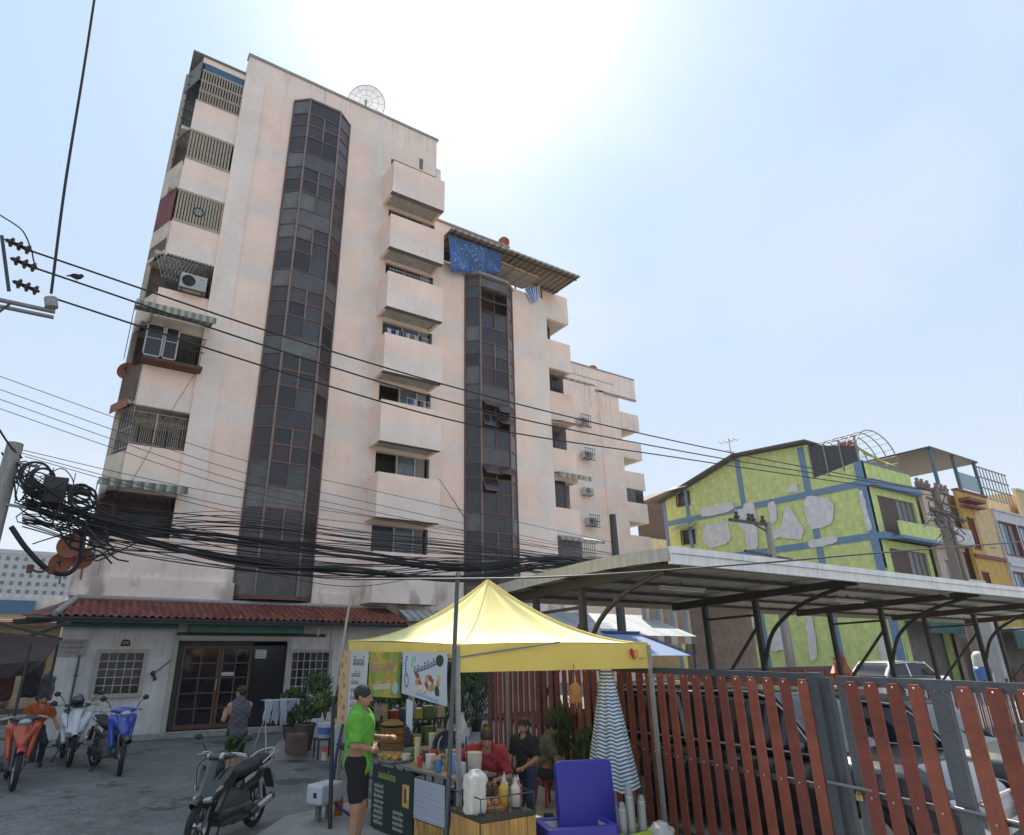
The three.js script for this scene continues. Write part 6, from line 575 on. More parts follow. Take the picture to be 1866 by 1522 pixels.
banner('white menu banner with black lettering and a fruit collage', .12, 1.12, 2.17, 2.18, 1.58, 1.68, canvasTex(384, 256, (x, w, h) => { x.fillStyle = '#b9bcc4'; x.fillRect(0, 0, w, h); for (let i = 0; i < 26; i++) { x.fillStyle = ['#a08a5e', '#8c3f34', '#c2a65a', '#7d8a4a', '#b98a5a', '#d0c0a0'][i % 6]; x.beginPath(); x.ellipse(130 + cr() * 190, 130 + cr() * 80, 10 + cr() * 18, 8 + cr() * 14, cr() * 3, 0, 7); x.fill(); } glyphs(x, 115, 120, 9, 34, '#20242e', -.32); x.fillStyle = '#2e6aa8'; for (let i = 0; i < 7; i++) { x.beginPath(); x.arc(30 + cr() * 16, 30 + i * 18, 8, 0, 7); x.fill(); } x.fillStyle = '#23352f'; x.beginPath(); x.ellipse(320, 40, 34, 30, 0, 0, 7); x.fill(); x.beginPath(); x.ellipse(300, 195, 20, 26, 0, 0, 7); x.fill(); x.strokeStyle = '#2a2d2a'; x.lineWidth = 6; x.beginPath(); x.ellipse(46, 170, 18, 40, 0, 0, 7); x.stroke(); glyphs(x, 130, 240, 12, 20, '#4a86b8', .06); x.fillStyle = '#4f9a4a'; x.fillRect(90, 30, 8, 60); x.fillRect(110, 20, 8, 40); }));
banner('yellow and green painted banner with pink and white lettering', 1.14, 1.98, 2.18, 2.18, 1.62, 1.6, canvasTex(320, 256, (x, w, h) => { x.fillStyle = '#a8923a'; x.fillRect(0, 0, w, h); for (let i = 0; i < 60; i++) { x.fillStyle = ['#b5a338', '#8f9c35', '#b08a2e', '#a39a48', '#7c8f3a'][i % 5]; x.beginPath(); x.ellipse(cr() * w, cr() * h, 16 + cr() * 30, 12 + cr() * 20, cr() * 3, 0, 7); x.fill(); } glyphs(x, 20, 110, 6, 52, '#a8756e', -.05); glyphs(x, 60, 215, 5, 40, '#c9c6b4', -.08); x.fillStyle = '#5f7c33'; x.fillRect(w - 30, 0, 30, h); x.fillStyle = '#a9b0ba'; x.beginPath(); x.ellipse(w - 50, h - 55, 30, 34, .4, 0, 7); x.fill(); }));
banner('pale price list banner with an orange side strip', 2.0, 2.85, 2.19, 2.2, 1.2, 1.15, canvasTex(256, 320, (x, w, h) => { x.fillStyle = '#c2c0bd'; x.fillRect(0, 0, w, h); x.fillStyle = '#bfa384'; x.fillRect(0, 0, 96, h); for (let i = 0; i < 14; i++) { x.fillStyle = ['#b87f3c', '#c2964a', '#a8683c', '#c7b070'][i % 4]; x.beginPath(); x.ellipse(18 + cr() * 50, 20 + i * 22, 10 + cr() * 14, 8 + cr() * 8, cr(), 0, 7); x.fill(); } glyphs(x, 120, 60, 4, 34, '#44403e'); for (let r = 0; r < 6; r++) glyphs(x, 110, 110 + r * 32, 5 - r % 2, 20, '#4c4846'); }));
{ const a = T('hanging_note', 'white paper note hung below the middle of the banners', 'notice'); const p = V3().copy(cF).addScaledVector(FLd, .98).addScaledVector(bn, .06), q = V3().copy(cF).addScaledVector(FLd, .84).addScaledVector(bn, .06); M('sheet', quad(V3(p.x, 1.34, p.z), V3(q.x, 1.26, q.z), V3(q.x, 1.6, q.z), V3(p.x, 1.62, p.z), .004), mt([.5, .53, .6], .8), a); }
// ---------- food stall counters ----------
const mPly = mt([.80, .50, .16], .6, { map: T_WOOD }), mTin = fm([.34, .33, .31], .4, { metalness: .3 });
{ const c = T('food_counter', 'orange plywood food counter with wire guard beside the iron pole', 'counter', null, V3(4.08, .0, -6.2), .02); c.scale.set(.66, .92, .95); M('top', B(1.02, .035, .62, 0, .7, 0), mDark, c); for (let i = 0; i < 6; i++) M('front_board', B(.16, .66, .02, -.42 + i * .168, .345, .3), mPly, c); for (const x of [-.5, .5]) M('side_board', B(.02, .66, .56, x, .345, -.01), mPly, c); M('guard', [bar(V3(-.5, .9, .29), V3(.5, .9, .29), .012), ...[-.5, -.25, 0, .25, .5].map(x => bar(V3(x, .7, .29), V3(x, .9, .29), .01)), bar(V3(.5, .9, .29), V3(.5, .9, -.3), .012), bar(V3(-.5, .9, .29), V3(-.5, .9, -.3), .012)], mSteel, c); }
const menuC = V3().copy(cF).addScaledVector(FLd, 1.15).addScaledVector(bn, .0); const fry = -Math.atan2(FLd.z, FLd.x); // local +x along F->L
{ const c = T('serving_table', 'long serving table along the side of the canopy', 'table', null, V3(menuC.x + .3, .05, menuC.z), fry); M('top', B(2.2, .03, .6, 0, .78, 0), mTin, c); for (const [x, z] of [[-1.05, -.26], [1.05, -.26], [1.05, .26], [-1.05, .26]]) M('leg', bar(V3(x, 0, z), V3(x, .77, z), .03), mSteel, c); M('shelf', B(2.1, .02, .5, 0, .3, 0), mTin, c); }
function board(label, s0, s1, y0, y1, map, cat = 'menu board') { const A = V3().copy(cF).addScaledVector(FLd, s0).addScaledVector(bn, .02), Bq = V3().copy(cF).addScaledVector(FLd, s1).addScaledVector(bn, .02); const b = T('menu_board', label, cat); const g = quad(V3(Bq.x, y0, Bq.z), V3(A.x, y0, A.z), V3(A.x, y1, A.z), V3(Bq.x, y1, Bq.z), 0); const uv = g.attributes.uv; let mu = 0, mv = 0; for (let i = 0; i < uv.count; i++) { mu = Math.max(mu, uv.getX(i)); mv = Math.max(mv, uv.getY(i)); } for (let i = 0; i < uv.count; i++) uv.setXY(i, uv.getX(i) / mu, uv.getY(i) / mv); M('face', g.translate(bn.x * .012, 0, bn.z * .012), mt('#ffffff', .55, { map }), b); M('backing', quad(V3(Bq.x, y0, Bq.z), V3(A.x, y0, A.z), V3(A.x, y1, A.z), V3(Bq.x, y1, Bq.z), .015), mDark, b); return b; }
board('dark green menu board with white lines and a drink picture', .82, 1.78, .08, .79, canvasTex(384, 320, (x, w, h) => { x.fillStyle = '#1f2c26'; x.fillRect(0, 0, w, h); glyphs(x, 60, 60, 6, 36, '#93a552'); for (let r = 0; r < 8; r++) { glyphs(x, 20 + (r % 2) * 6, 110 + r * 26, 7, 17, '#c4c8c4'); if (r > 3) glyphs(x, 210, 110 + r * 26, 7, 17, '#c4c8c4'); } x.fillStyle = '#b9a35c'; x.fillRect(290, 60, 60, 110); x.fillStyle = '#8e2f26'; x.fillRect(305, 80, 22, 70); x.fillStyle = '#c9c3a5'; x.fillRect(330, 70, 14, 60); }));
board('white tablecloth sheet hung from the serving table edge', .18, .8, .34, .76, canvasTex(128, 96, (x, w, h) => { x.fillStyle = '#aab0bd'; x.fillRect(0, 0, w, h); x.strokeStyle = '#878d9c'; for (let i = 0; i < 8; i++) { x.beginPath(); x.moveTo(0, i * 13); x.lineTo(w, i * 13 + 3); x.stroke(); } }), 'cloth');
board('orange plywood panel under the white sheet', .2, .78, .06, .33, T_WOOD, 'panel').children[0].material = mPly;
// goods on the counters
const onTable = (s, d, y = .83) => V3(menuC.x + .3, y, menuC.z).addScaledVector(FLd, s).addScaledVector(V3(-bn.x, 0, -bn.z), d);
const mPlas = c => mp(c, .35, { transmission: .12 });
{ const b = T('bamboo_steamer', 'stack of round bamboo steamer baskets on the serving table', 'steamer', null, onTable(.75, 0, .97)); for (let i = 0; i < 3; i++) { M('basket', [cyl(.165, .165, .085, 24, 0, i * .095, 0), cyl(.172, .172, .02, 24, 0, i * .095 + .035, 0), cyl(.172, .172, .016, 24, 0, i * .095 - .03, 0)], mt([.40, .23, .085], .75, { map: T_WOOD }), b); } M('lid', lathe([[0, .33], [.08, .325], [.16, .28], [.17, .255], [0, .255]], 24), mt([.36, .24, .11], .8, { map: T_WEAVE }), b); M('pot', cyl(.19, .17, .14, 24, 0, -.115, 0), mAlu, b); }
const lab = (p, r, h, m, mc, label, cat, name = 'sauce_bottle') => { const b = T(name, label, cat, null, p); M('bottle', lathe([[0, 0], [r, .005], [r, h * .6], [r * .95, h * .68], [r * .4, h * .8], [r * .38, h * .88], [0, h * .88]], 16), m, b); M('cap', [cyl(r * .3, r * .42, h * .1, 10, 0, h * .92, 0), cyl(r * .08, r * .25, h * .12, 8, 0, h * 1.02, 0)], mc, b); };
lab(V3(4.22, .665, -6.2), .05, .27, mPlas([.62, .36, .05]), mWhiteF, 'amber squeeze bottle on the plywood counter', 'bottle'); lab(V3(4.33, .665, -6.14), .05, .27, mPlas([.6, .55, .45]), mWhiteF, 'cream squeeze bottle on the plywood counter', 'bottle'); lab(V3(4.42, .665, -6.22), .045, .26, mPlas([.5, .12, .13]), mWhiteF, 'pink squeeze bottle on the plywood counter', 'bottle'); lab(V3(4.3, .665, -6.3), .045, .28, mPlas([.6, .58, .52]), mWhiteF, 'white squeeze bottle behind the amber one', 'bottle');
{ const b = T('white_bag', 'large white plastic bag of cups on the plywood counter', 'bag', null, V3(3.82, .66, -6.12)); b.scale.set(.68, .88, .68); M('bag', nets([-.2, -.02, -.16], [.24, .48, .16], .016, (x, y, z) => { let d = smin(rbox(-.01, .2, 0, .15, .2, .12, .05)(x, y, z), ell(-.0, .38, 0, .12, .08, .08)(x, y, z), .05); d = smin(d, ell(.15, .34, .02, .05, .07, .05)(x, y, z), .04); return d + .008 * Math.sin(x * 40 + y * 17) * Math.sin(y * 33 + z * 20); }), mp([.62, .60, .54], .4, { transmission: .15 }), b); M('tie', nix(tor(.05, .01, 14, 5)).rotateX(1.5).translate(0, .44, 0), mWhiteF, b); }
{ const b = T('cutting_board', 'round wooden chopping board with food on the plywood counter', 'board', null, V3(4.05, .66, -6.2)); M('board', cyl(.17, .17, .04, 24, 0, .02, 0), mt([.42, .22, .07], .7, { map: T_WOOD }), b); M('food', [sph(.04, .05, .06, .02, 10), sph(.035, -.05, .055, .04, 10), sph(.045, 0, .06, -.06, 10)], mt([.4, .14, .06], .6), b); }
{ const b = T('mortar', 'dark clay mortar on the plywood counter', 'mortar', null, V3(4.05, .66, -6.4)); M('bowl', lathe([[0, 0], [.09, 0], [.1, .03], [.14, .17], [.12, .17], [.08, .05], [0, .04]], 20), gm([.12, .05, .035]), b); M('pestle', rod(V3(0, .06, 0), V3(.08, .32, .02), .02, .014), mt([.3, .18, .08], .7), b); }
{ const items = [[.2, -.12, [.62, .61, .58], 'white paper tub on the serving table', .06, .11], [.05, -.05, [.55, .50, .32], 'cream paper cup stack on the serving table', .04, .3], [-.1, .1, [.5, .1, .05], 'jar of dark red sauce on the serving table', .055, .17], [-.35, -.12, [.6, .6, .57], 'tall white tub near the table end', .065, .16], [-.55, .0, [.55, .42, .15], 'yellow mustard tub on the serving table', .05, .14], [.38, .1, [.1, .25, .08], 'green herb jar on the serving table', .05, .14], [-.75, -.05, [.16, .3, .55], 'blue drinking carton at the table end', .045, .2], [-.2, -.18, [.6, .05, .05], 'red drinks can on the serving table', .034, .13], [.0, .15, [.5, .46, .36], 'tall tan paper cup stack behind the red jar', .05, .34], [-.45, .12, [.5, .42, .3], 'kraft paper tub behind the tall white tub', .07, .2], [.55, -.2, [.45, .3, .08], 'orange plastic bowl of batter on the serving table', .12, .08], [-.3, .2, [.62, .62, .6], 'round white lidded pot behind the kraft tub', .09, .12], [-.9, .12, [.55, .5, .42], 'cream bucket at the end of the serving table', .1, .22], [-.62, -.2, [.08, .2, .5], 'blue striped drink cup near the table end', .04, .15], [.15, .2, [.16, .1, .06], 'dark clay pot at the back of the serving table', .09, .14], [-.95, -.12, [.6, .58, .5], 'ribbed white tub by the canopy leg', .06, .14]];
  for (const [s, d, c, l, r, h] of items) { const b = T('food_tub', l, 'container', null, onTable(s, d)); M('tub', lathe([[0, 0], [r * .85, 0], [r, h], [r * .93, h], [r * .8, .01], [0, .01]], 18), mt(c, .5), b); M('lid', cyl(r * 1.04, r * 1.04, h * .07, 18, 0, h, 0), mt(c.map(v => v * .8 + .05), .5), b); } }
{ const b = T('fruit_tray', 'shallow tray of fried snacks and bananas on the serving table', 'tray', null, onTable(.35, -.18)); M('tray', lathe([[0, 0], [.2, 0], [.23, .05], [.22, .05], [.19, .012], [0, .012]], 24), mAlu, b); const f = []; for (let i = 0; i < 14; i++) { const a = rnd() * 6.3, r = rnd() * .15; f.push(nix(new THREE.SphereGeometry(1, 8, 6).scale(.06, .03, .035).rotateY(rnd() * 3).translate(r * Math.cos(a), .045 + rnd() * .04, r * Math.sin(a)))); } M('snacks', f, mt([.45, .25, .07], .6), b); }
{ const b = T('grill_tray', 'black grill tray with flat dough sheets by the green-shirted man', 'tray', null, onTable(1.05, -.3, .95)); M('pan', [B(.55, .05, .36), B(.6, .02, .4, 0, .03, 0)], mDark, b); M('dough', [cyl(.13, .13, .012, 20, -.1, .05, 0), cyl(.12, .12, .012, 20, .14, .055, .03)], mt([.58, .52, .42], .8), b); M('burner', cyl(.14, .16, .14, 16, 0, -.09, 0), mSteel, b); }
{ const b = T('wash_basin', 'upright navy enamel basin behind the serving table', 'basin', null, onTable(-.1, .32, 1.0)); M('bowl', lathe([[0, 0], [.12, .01], [.19, .1], [.2, .1], [.21, .11], [.19, .115], [.11, .025], [0, .02]], 24).rotateX(Math.PI / 2 - .2).rotateY(-.4), mp([.03, .04, .09], .2), b); M('rim', nix(tor(.2, .012, 24, 6)).rotateX(-.2).rotateY(-.4).translate(.04, .02, .09), mWhiteF, b); }
{ const b = T('gas_cylinder', 'grey gas cylinder under the serving table', 'gas cylinder', null, onTable(.3, .05, .05)); M('tank', lathe([[0, 0], [.15, .02], [.16, .08], [.16, .42], [.12, .52], [.05, .55], [0, .55]], 20), fm([.14, .15, .17], .5), b); M('valve', [cyl(.03, .03, .1, 10, 0, .6, 0), tor(.08, .012, 16, 5).rotateX(1.57).translate(0, .62, 0)], mSteel, b); }
{ const b = T('water_hose', 'blue garden hose hanging by the canopy leg', 'hose'); const p = V3(cL.x - .05, 0, cL.z + .12); M('hose', tube([V3(p.x, 1.2, p.z), V3(p.x - .1, .7, p.z + .06), V3(p.x - .08, .25, p.z + .1), V3(p.x + .1, .09, p.z + .3)], .02, 24, 7), mt([.02, .03, .14], .4), b); }
{ const p = atY(588, 1497, .05); const b = T('foam_box', 'white foam box on a stand at the pavement edge', 'box', null, p, .5); M('box', nets([-.26, .2, -.18], [.26, .5, .18], .016, (x, y, z) => rbox(0, .34, 0, .22, .12, .14, .035)(x, y, z)), mt([.55, .56, .6], .7), b); M('stand', [B(.06, .24, .06, .1, .12, 0), B(.06, .24, .06, -.1, .12, 0)], mConcD, b); M('marking', B(.01, .06, .05, -.222, .34, .03), mDark, b); const c = T('orange_bottle', 'orange bottle standing behind the foam box', 'bottle', null, atY(616, 1487, .05)); M('bottle', lathe([[0, 0], [.06, .0], [.06, .2], [.025, .28], [.025, .32], [0, .32]], 14), mt([.5, .12, .03], .4), c); M('cap', cyl(.028, .028, .04, 10, 0, .33, 0), mWhiteF, c); }
// ---------- cool box, cups ----------
{ const mB = mt([.035, .035, .30], .42), b = T('cool_box', 'royal blue cool box with its lid standing open', 'cool box', null, V3(5.0, .05, -6.0), -.32); M('body', ext(rrect(.78, .5, .05), .4, [rrect(.66, .38, .03).reverse()], .012).rotateX(-Math.PI / 2).translate(0, .02, 0), mB, b); M('liner', [ext(rrect(.67, .39, .03), .36, [rrect(.63, .35, .03).reverse()]).rotateX(-Math.PI / 2).translate(0, .05, 0), B(.64, .02, .36, 0, .09, 0)], mt([.5, .5, .5], .6), b); M('base', B(.72, .03, .44, 0, .015, 0), mB, b); const lid = M('lid', ext(rrect(.68, .66, .05), .06, [], .012), mB, b); lid.position.set(.2, .64, -.2); lid.rotation.set(-.1, .12, 0); M('hinge', [B(.1, .05, .04, -.2, .44, -.27), B(.1, .05, .04, .25, .44, -.27)], mDark, b); M('handle', tube([V3(-.41, .3, -.12), V3(-.45, .26, 0), V3(-.41, .3, .12)], .015, 12), mB, b); M('ice', nets([-.34, .2, -.2], [.34, .36, .2], .025, (x, y, z) => Math.max(rbox(0, .24, 0, .3, .05, .16, .02)(x, y, z) + .02 * Math.sin(x * 50) * Math.sin(z * 47), -1)), mp([.5, .52, .54], .3, { transmission: .3 }), b); }
{ const b = T('lime_box', 'lime green plastic crate holding stacks of cups', 'crate', null, V3(5.52, .05, -5.72), .06); M('crate', ext(rrect(.4, .26, .02), .34, [rrect(.37, .23, .02).reverse()], .004).rotateX(-Math.PI / 2), mt([.33, .42, .035], .5), b); M('base', B(.38, .02, .24, 0, .02, 0), mt([.33, .42, .035], .5), b); M('stand', B(.36, .0101, .22, 0, .006, 0), mDark, b);
  const sp = [[-.1, .0, .5], [.0, .03, .62], [.08, -.04, .66], [.13, .04, .55]]; sp.forEach(([x, z, h], i) => { const c = T('cup_stack', ['short stack of white foam cups in the lime crate', 'stack of white foam cups in the lime crate, beside the short one', 'tallest stack of white foam cups in the lime crate', 'leaning stack of white foam cups in the lime crate'][i], 'cup stack', null, V3(5.52 + x, .1, -5.72 + z)); const n = Math.round(h / .028); const pr = []; for (let k = 0; k < n; k++) { pr.push([.036, k * .028], [.041, k * .028 + .022], [.043, k * .028 + .026]); } pr.push([0, h]); M('cups', lathe(pr, 16), mp([.62, .61, .57], .5, { transmission: .2 }), c); M('sleeve', lathe([[.045, 0], [.047, h * .9], [.03, h + .06], [.0, h + .07]], 16), mp([.6, .6, .6], .2, { transmission: .7 }), c); c.rotation.z = [-.02, 0, .03, -.06][i]; }); }
for (let i = 0; i < 3; i++) { const l = ['crumpled white carrier bags beside the lime crate', 'bundle of clear bags leaning on the fence foot', 'pinkish packet under the carrier bags'][i]; const p = [V3(5.92, .32, -5.66), V3(6.12, .25, -5.85), V3(5.95, .1, -5.6)][i]; const b = TM('carrier_bag', nets([-.22, -.16, -.2], [.22, .2, .2], .018, (x, y, z) => ell(0, 0, 0, .15, .11 + .02 * i, .13)(x, y, z) + .02 * Math.sin(x * 31 + i) * Math.sin(y * 37) * Math.sin(z * 29 + i * 2)), i === 2 ? mt([.5, .28, .25], .5) : mp([.5, .5, .48], .35, { transmission: .2 }), l, 'bag'); b.position.copy(p); }
{ const c = T('plastic_stool', 'low blue plastic stool under the woman in red', 'stool', null, V3(4.8, .05, -7.44)); M('seat', cyl(.15, .16, .03, 16, 0, .44, 0), mt([.05, .12, .35], .5), c); for (const [x, z] of [[-1, -1], [1, -1], [1, 1], [-1, 1]]) M('leg', rod(V3(x * .14, 0, z * .14), V3(x * .1, .43, z * .1), .02), mt([.05, .12, .35], .5), c); }
{ const c = T('wooden_crate', 'weathered wooden crate under the carrier bags', 'crate', null, V3(6.0, .05, -5.75), .1); for (let i = 0; i < 3; i++) { M('slat', B(.5, .04, .02, 0, .03 + i * .055, .16), gm([.3, .22, .14]), c); M('slat', B(.5, .04, .02, 0, .03 + i * .055, -.16), gm([.3, .22, .14]), c); } M('slat', [B(.02, .15, .3, -.25, .085, 0), B(.02, .15, .3, .25, .085, 0)], gm([.28, .2, .13]), c); }
// ---------- folded market umbrella, hanging bag ----------
{ const p = V3(6.28, .05, -6.72); const u = T('market_umbrella', 'folded market umbrella with blue green and white stripes', 'umbrella', null, p); const P = [], I = [], UVs = [], nr = 40, na = 48, col2 = []; for (let j = 0; j <= nr; j++) { const t = j / nr, y = mix(1.98, .52, t); for (let i = 0; i <= na; i++) { const a = i / na * 2 * Math.PI; const fold = 1 + (.2 * Math.cos(a * 8) + .06 * Math.cos(a * 3 + 1)) * (.3 + .7 * t); const r = mix(.055, .285, Math.pow(t, .92)) * fold; P.push(r * Math.cos(a), y + .025 * t * Math.cos(a * 8), r * Math.sin(a)); UVs.push(i / na, t); } } for (let j = 0; j < nr; j++) for (let i = 0; i < na; i++) { const o = j * (na + 1) + i; I.push(o, o + 1, o + na + 2, o, o + na + 2, o + na + 1); } const g = new THREE.BufferGeometry(); g.setAttribute('position', new THREE.Float32BufferAttribute(P, 3)); g.setAttribute('uv', new THREE.Float32BufferAttribute(UVs, 2)); g.setIndex(I); g.computeVertexNormals();
  const st = tex(128, 1024, (u2, v) => { const f = (v * 34) % 1, blue = v > .0; const k = .93 + .1 * vn(u2 * 40, v * 200); const gsel = sst(.35, .65, fbm(u2 * 3 + 2, 3, 2)); const dk = [mix(74, 104, gsel), mix(112, 138, gsel), mix(160, 92, gsel)]; const c = f < .45 ? dk : f < .55 ? [150, 175, 200] : [232, 228, 206]; return c.map(q => q * k); }); M('canopy', g, mt('#ffffff', .85, { map: st }), u); M('pole', rod(V3(0, 0, 0), V3(0, 2.05, 0), .022), mWhiteF, u); M('base', cyl(.2, .24, .1, 20, 0, .05, 0), mConc, u); M('strap', nix(tor(.17, .012, 20, 5)).rotateX(1.57).translate(0, 1.2, 0), mWhiteF, u); }
{ const b = T('hanging_bag', 'orange drawstring pouch hung from the canopy valance', 'pouch', null, V3(5.53, 1.72, -6.5)); M('pouch', nets([-.12, -.16, -.08], [.12, .16, .08], .01, (x, y, z) => smin(rbox(0, -.04, 0, .085, .1, .035, .03)(x, y, z), ell(0, .05, 0, .06, .06, .03)(x, y, z), .04)), cloth([.50, .21, .06]), b); M('flap', nets([-.1, -.05, 0], [.1, .14, .06], .01, (x, y, z) => ell(-.01, .03, .025, .065, .085, .022)(x, y, z)), cloth([.58, .27, .07]), b); M('strap', [tube([V3(-.04, .1, 0), V3(0, .24, 0), V3(.04, .1, 0)], .008, 12), tube([V3(.06, -.13, 0), V3(.05, -.28, .01)], .008, 8), tube([V3(-.03, -.13, 0), V3(-.02, -.24, .01)], .008, 8), rod(V3(0, .24, 0), V3(0, .32, 0), .005)], cloth([.35, .1, .05]), b); }
TM('power_lead', tube([V3(4.0, 1.3, -6.6), V3(3.9, .8, -6.4), V3(3.75, .45, -6.2), V3(3.5, .2, -6.0)], .008, 30, 5), mCable, 'dark extension lead hanging from the iron pole', 'cable');
// ---------- plants ----------
const LM = [[.05, .10, .025], [.075, .135, .035], [.10, .16, .04], [.06, .105, .04], [.16, .20, .06]].map(c => mp(c, .6, { transmission: .25, thickness: 0 })), mStem = gm([.09, .07, .045]);
function leafGeo(L, W) { const g = new THREE.PlaneGeometry(W, L, 2, 3).translate(0, L / 2, 0); const p = g.attributes.position; for (let i = 0; i < p.count; i++) { const t = p.getY(i) / L; p.setX(i, p.getX(i) * Math.sin(Math.PI * clamp(t * .86 + .1)) ); p.setZ(i, .12 * W * Math.abs(p.getX(i)) / W * 4 - .18 * L * t * t); } g.computeVertexNormals(); return nix(g); }
function foliage(cx, cy, cz, rx, ry, rz, n, L, W, droop = 0, shell = .55) { const base = leafGeo(L, W), out = []; for (let i = 0; i < n; i++) { let x, y, z; do { x = rr(-1, 1); y = rr(-1, 1); z = rr(-1, 1); } while (x * x + y * y + z * z > 1 || vn(x * 3 + cx * 7 + 20, y * 3 + z * 3 + 9) < .32); const r = Math.hypot(x, y, z), k = mix(1, 1 / Math.max(.3, r), shell * rnd()); const g = base.clone(); const s = rr(.6, 1.25); g.scale(s, s, s); g.applyQuaternion(new THREE.Quaternion().setFromEuler(new THREE.Euler(rr(-.9, 1.2) + droop, rnd() * 6.28, rr(-.6, .6), 'YXZ'))); g.translate(cx + x * k * rx, cy + y * k * ry, cz + z * k * rz); out.push(g); } return mg(out); }
function plant(label, p, h, r, pot, o = {}) { const t = T(o.name ?? 'potted_plant', label, 'plant', null, p); const ph = o.ph ?? .3, pr = o.pr ?? .16; if (pot) M('pot', lathe([[0, 0], [pr * .75, 0], [pr, ph * .9], [pr * 1.1, ph * .92], [pr * 1.1, ph], [pr * .95, ph], [pr * .9, ph * .85], [0, ph * .85]], 20), pot, t); const st = []; for (let i = 0; i < (o.stems ?? 4); i++) { const a = rnd() * 6.3; st.push(tube([V3(0, ph * .8, 0), V3(.3 * r * Math.cos(a), h * .55, .3 * r * Math.sin(a)), V3(.7 * r * Math.cos(a), h * .9, .7 * r * Math.sin(a))], .012, 10, 5)); } M('stem', st, mStem, t); M('foliage', foliage(0, h - r * (o.flat ?? .8), 0, r, r * (o.flat ?? .8), r, o.n ?? 260, o.L ?? .11, o.W ?? .05, o.droop ?? 0), LM[o.m ?? 0], t); if (o.m2 !== undefined) M('young_leaves', foliage(0, h - r * .6, 0, r * .95, r * .7, r * .95, (o.n ?? 260) / 3, o.L ?? .11, o.W ?? .05), LM[o.m2], t); return t; }
const mPotR = gm([.24, .10, .065]), mPotG = gm([.2, .19, .18]), mPotB = gm([.045, .045, .05]), mJar = gm([.12, .085, .075]);
const gp = (x, y, h = .14) => atY(x, y, h);
plant('round bushy shrub in a dark pot beside the dark door panel', gp(530, 1350), 1.12, .34, mPotB, { n: 700, L: .1, W: .055, m: 0, m2: 1, ph: .35, pr: .22 });
plant('yellow green leafy plant on top of the paint bucket', gp(593, 1372).add(V3(0, .62, -.2)), .55, .26, null, { n: 240, m: 4, m2: 2, ph: .0 });
plant('variegated plant in a terracotta pot on the grey drum', gp(617, 1374).add(V3(0, .68, -.1)), .62, .2, mPotR, { n: 180, m: 4, ph: .26, pr: .15 });
plant('hanging vine with long drooping leaves below the grid window', gp(590, 1356).add(V3(0, .5, -.7)), .95, .3, mPotG, { n: 260, L: .2, W: .04, droop: 1.2, m: 1, m2: 2 });
plant('tall dark leaved plant in a brown glazed jar', gp(560, 1372).add(V3(0, 0, -.3)), .95, .24, mJar, { n: 170, L: .16, W: .06, m: 3, ph: .55, pr: .22 });
plant('red flowering plant in a low jar by the drying rack', gp(545, 1370).add(V3(0, 0, -.5)), .75, .2, mJar, { n: 140, m: 3, m2: 0, ph: .45, pr: .2 });
plant('leafy plant with pale flowers behind the jar', gp(572, 1358).add(V3(0, 0, -.6)), .95, .22, mPotB, { n: 140, m: 1 });
{ const r = [[700, .9, 'tall bamboo like plant behind the yellow banner', .5, 1], [735, 1.0, 'dense creeper behind the hanging note', .55, 0], [770, 1.05, 'dark shrub behind the white menu banner', .6, 3], [800, 1.0, 'trailing creeper beside the canopy front corner', .55, 0], [845, 1.0, 'tangled climbing plant by the fence end post', .5, 3], [868, .9, 'bright green bush against the fence end post', .45, 2], [665, .95, 'broad leaved bush behind the price list', .5, 1]]; r.forEach(([px, h, l, rad, m], i) => { const p = atZ(px, 1300, -14.4 - (i % 3) * .7); p.y = .14; plant(l, p, 1.9 + (i % 2) * .5, rad + .15, [mPotR, mPotG, mPotB][i % 3], { n: 640, L: .24, W: .05, droop: i % 2 ? .8 : .2, m, m2: (m + 1) % 5, flat: 1.35, stems: 6 }); }); }
plant('spiky shrub growing against the slats behind the red-topped woman', V3(7.2, .03, -8.7), 1.2, .3, mPotG, { n: 260, L: .26, W: .035, m: 1, m2: 2, flat: 1.3 });
plant('dark bush growing against the slats behind the teenager', V3(7.0, .03, -7.9), .95, .3, mPotB, { n: 240, L: .2, W: .04, m: 3, m2: 0, flat: 1.2 });
for (const [px, l] of [[562, 'thin white pole among the potted plants, nearer the door'], [578, 'thin white pole leaning among the potted plants']]) { const a = gp(px, 1330), b = atZ(px + 4, 1236, a.z); const o = T('garden_pole', l, 'pole'); M('shaft', rod(V3(a.x, .14, a.z), V3(b.x, b.y, b.z), .014), mWhiteF, o); M('tip', sph(.02, b.x, b.y, b.z, 8), mWhiteF, o); }
{ const p = gp(593, 1384).add(V3(0, 0, -.15)); const s = T('steel_stand', 'low dark steel stand carrying the paint bucket', 'stand', null, p); M('top', B(.36, .03, .3, 0, .36, 0), mDark, s); for (const [x, z] of [[-1, -1], [1, -1], [1, 1], [-1, 1]]) M('leg', B(.03, .35, .03, x * .16, .175, z * .13), mDark, s); const b = T('paint_bucket', 'white paint bucket with a blue label on the steel stand', 'bucket', null, p.clone().add(V3(0, .375, 0))); M('bucket', lathe([[0, 0], [.13, 0], [.15, .27], [.16, .28], [.14, .28], [.12, .02], [0, .02]], 24), mt([.55, .57, .6], .5), b); M('label', lathe([[.137, .07], [.1475, .2]], 24), mt([.08, .13, .42], .5), b); M('handle', nix(tor(.14, .005, 20, 5)).translate(0, .2, 0).rotateX(.3), mGalv, b); }
{ const p = gp(618, 1386).add(V3(0, 0, -.05)); const b = T('grey_drum', 'grey white plastic drum under the terracotta pot', 'drum', null, p); M('drum', lathe([[0, 0], [.17, 0], [.18, .05], [.17, .3], [.18, .58], [.165, .62], [0, .62]], 24), sm([.48, .46, .45]), b); M('rim', nix(tor(.17, .012, 24, 6)).rotateX(1.57).translate(0, .62, 0), mPale, b); }
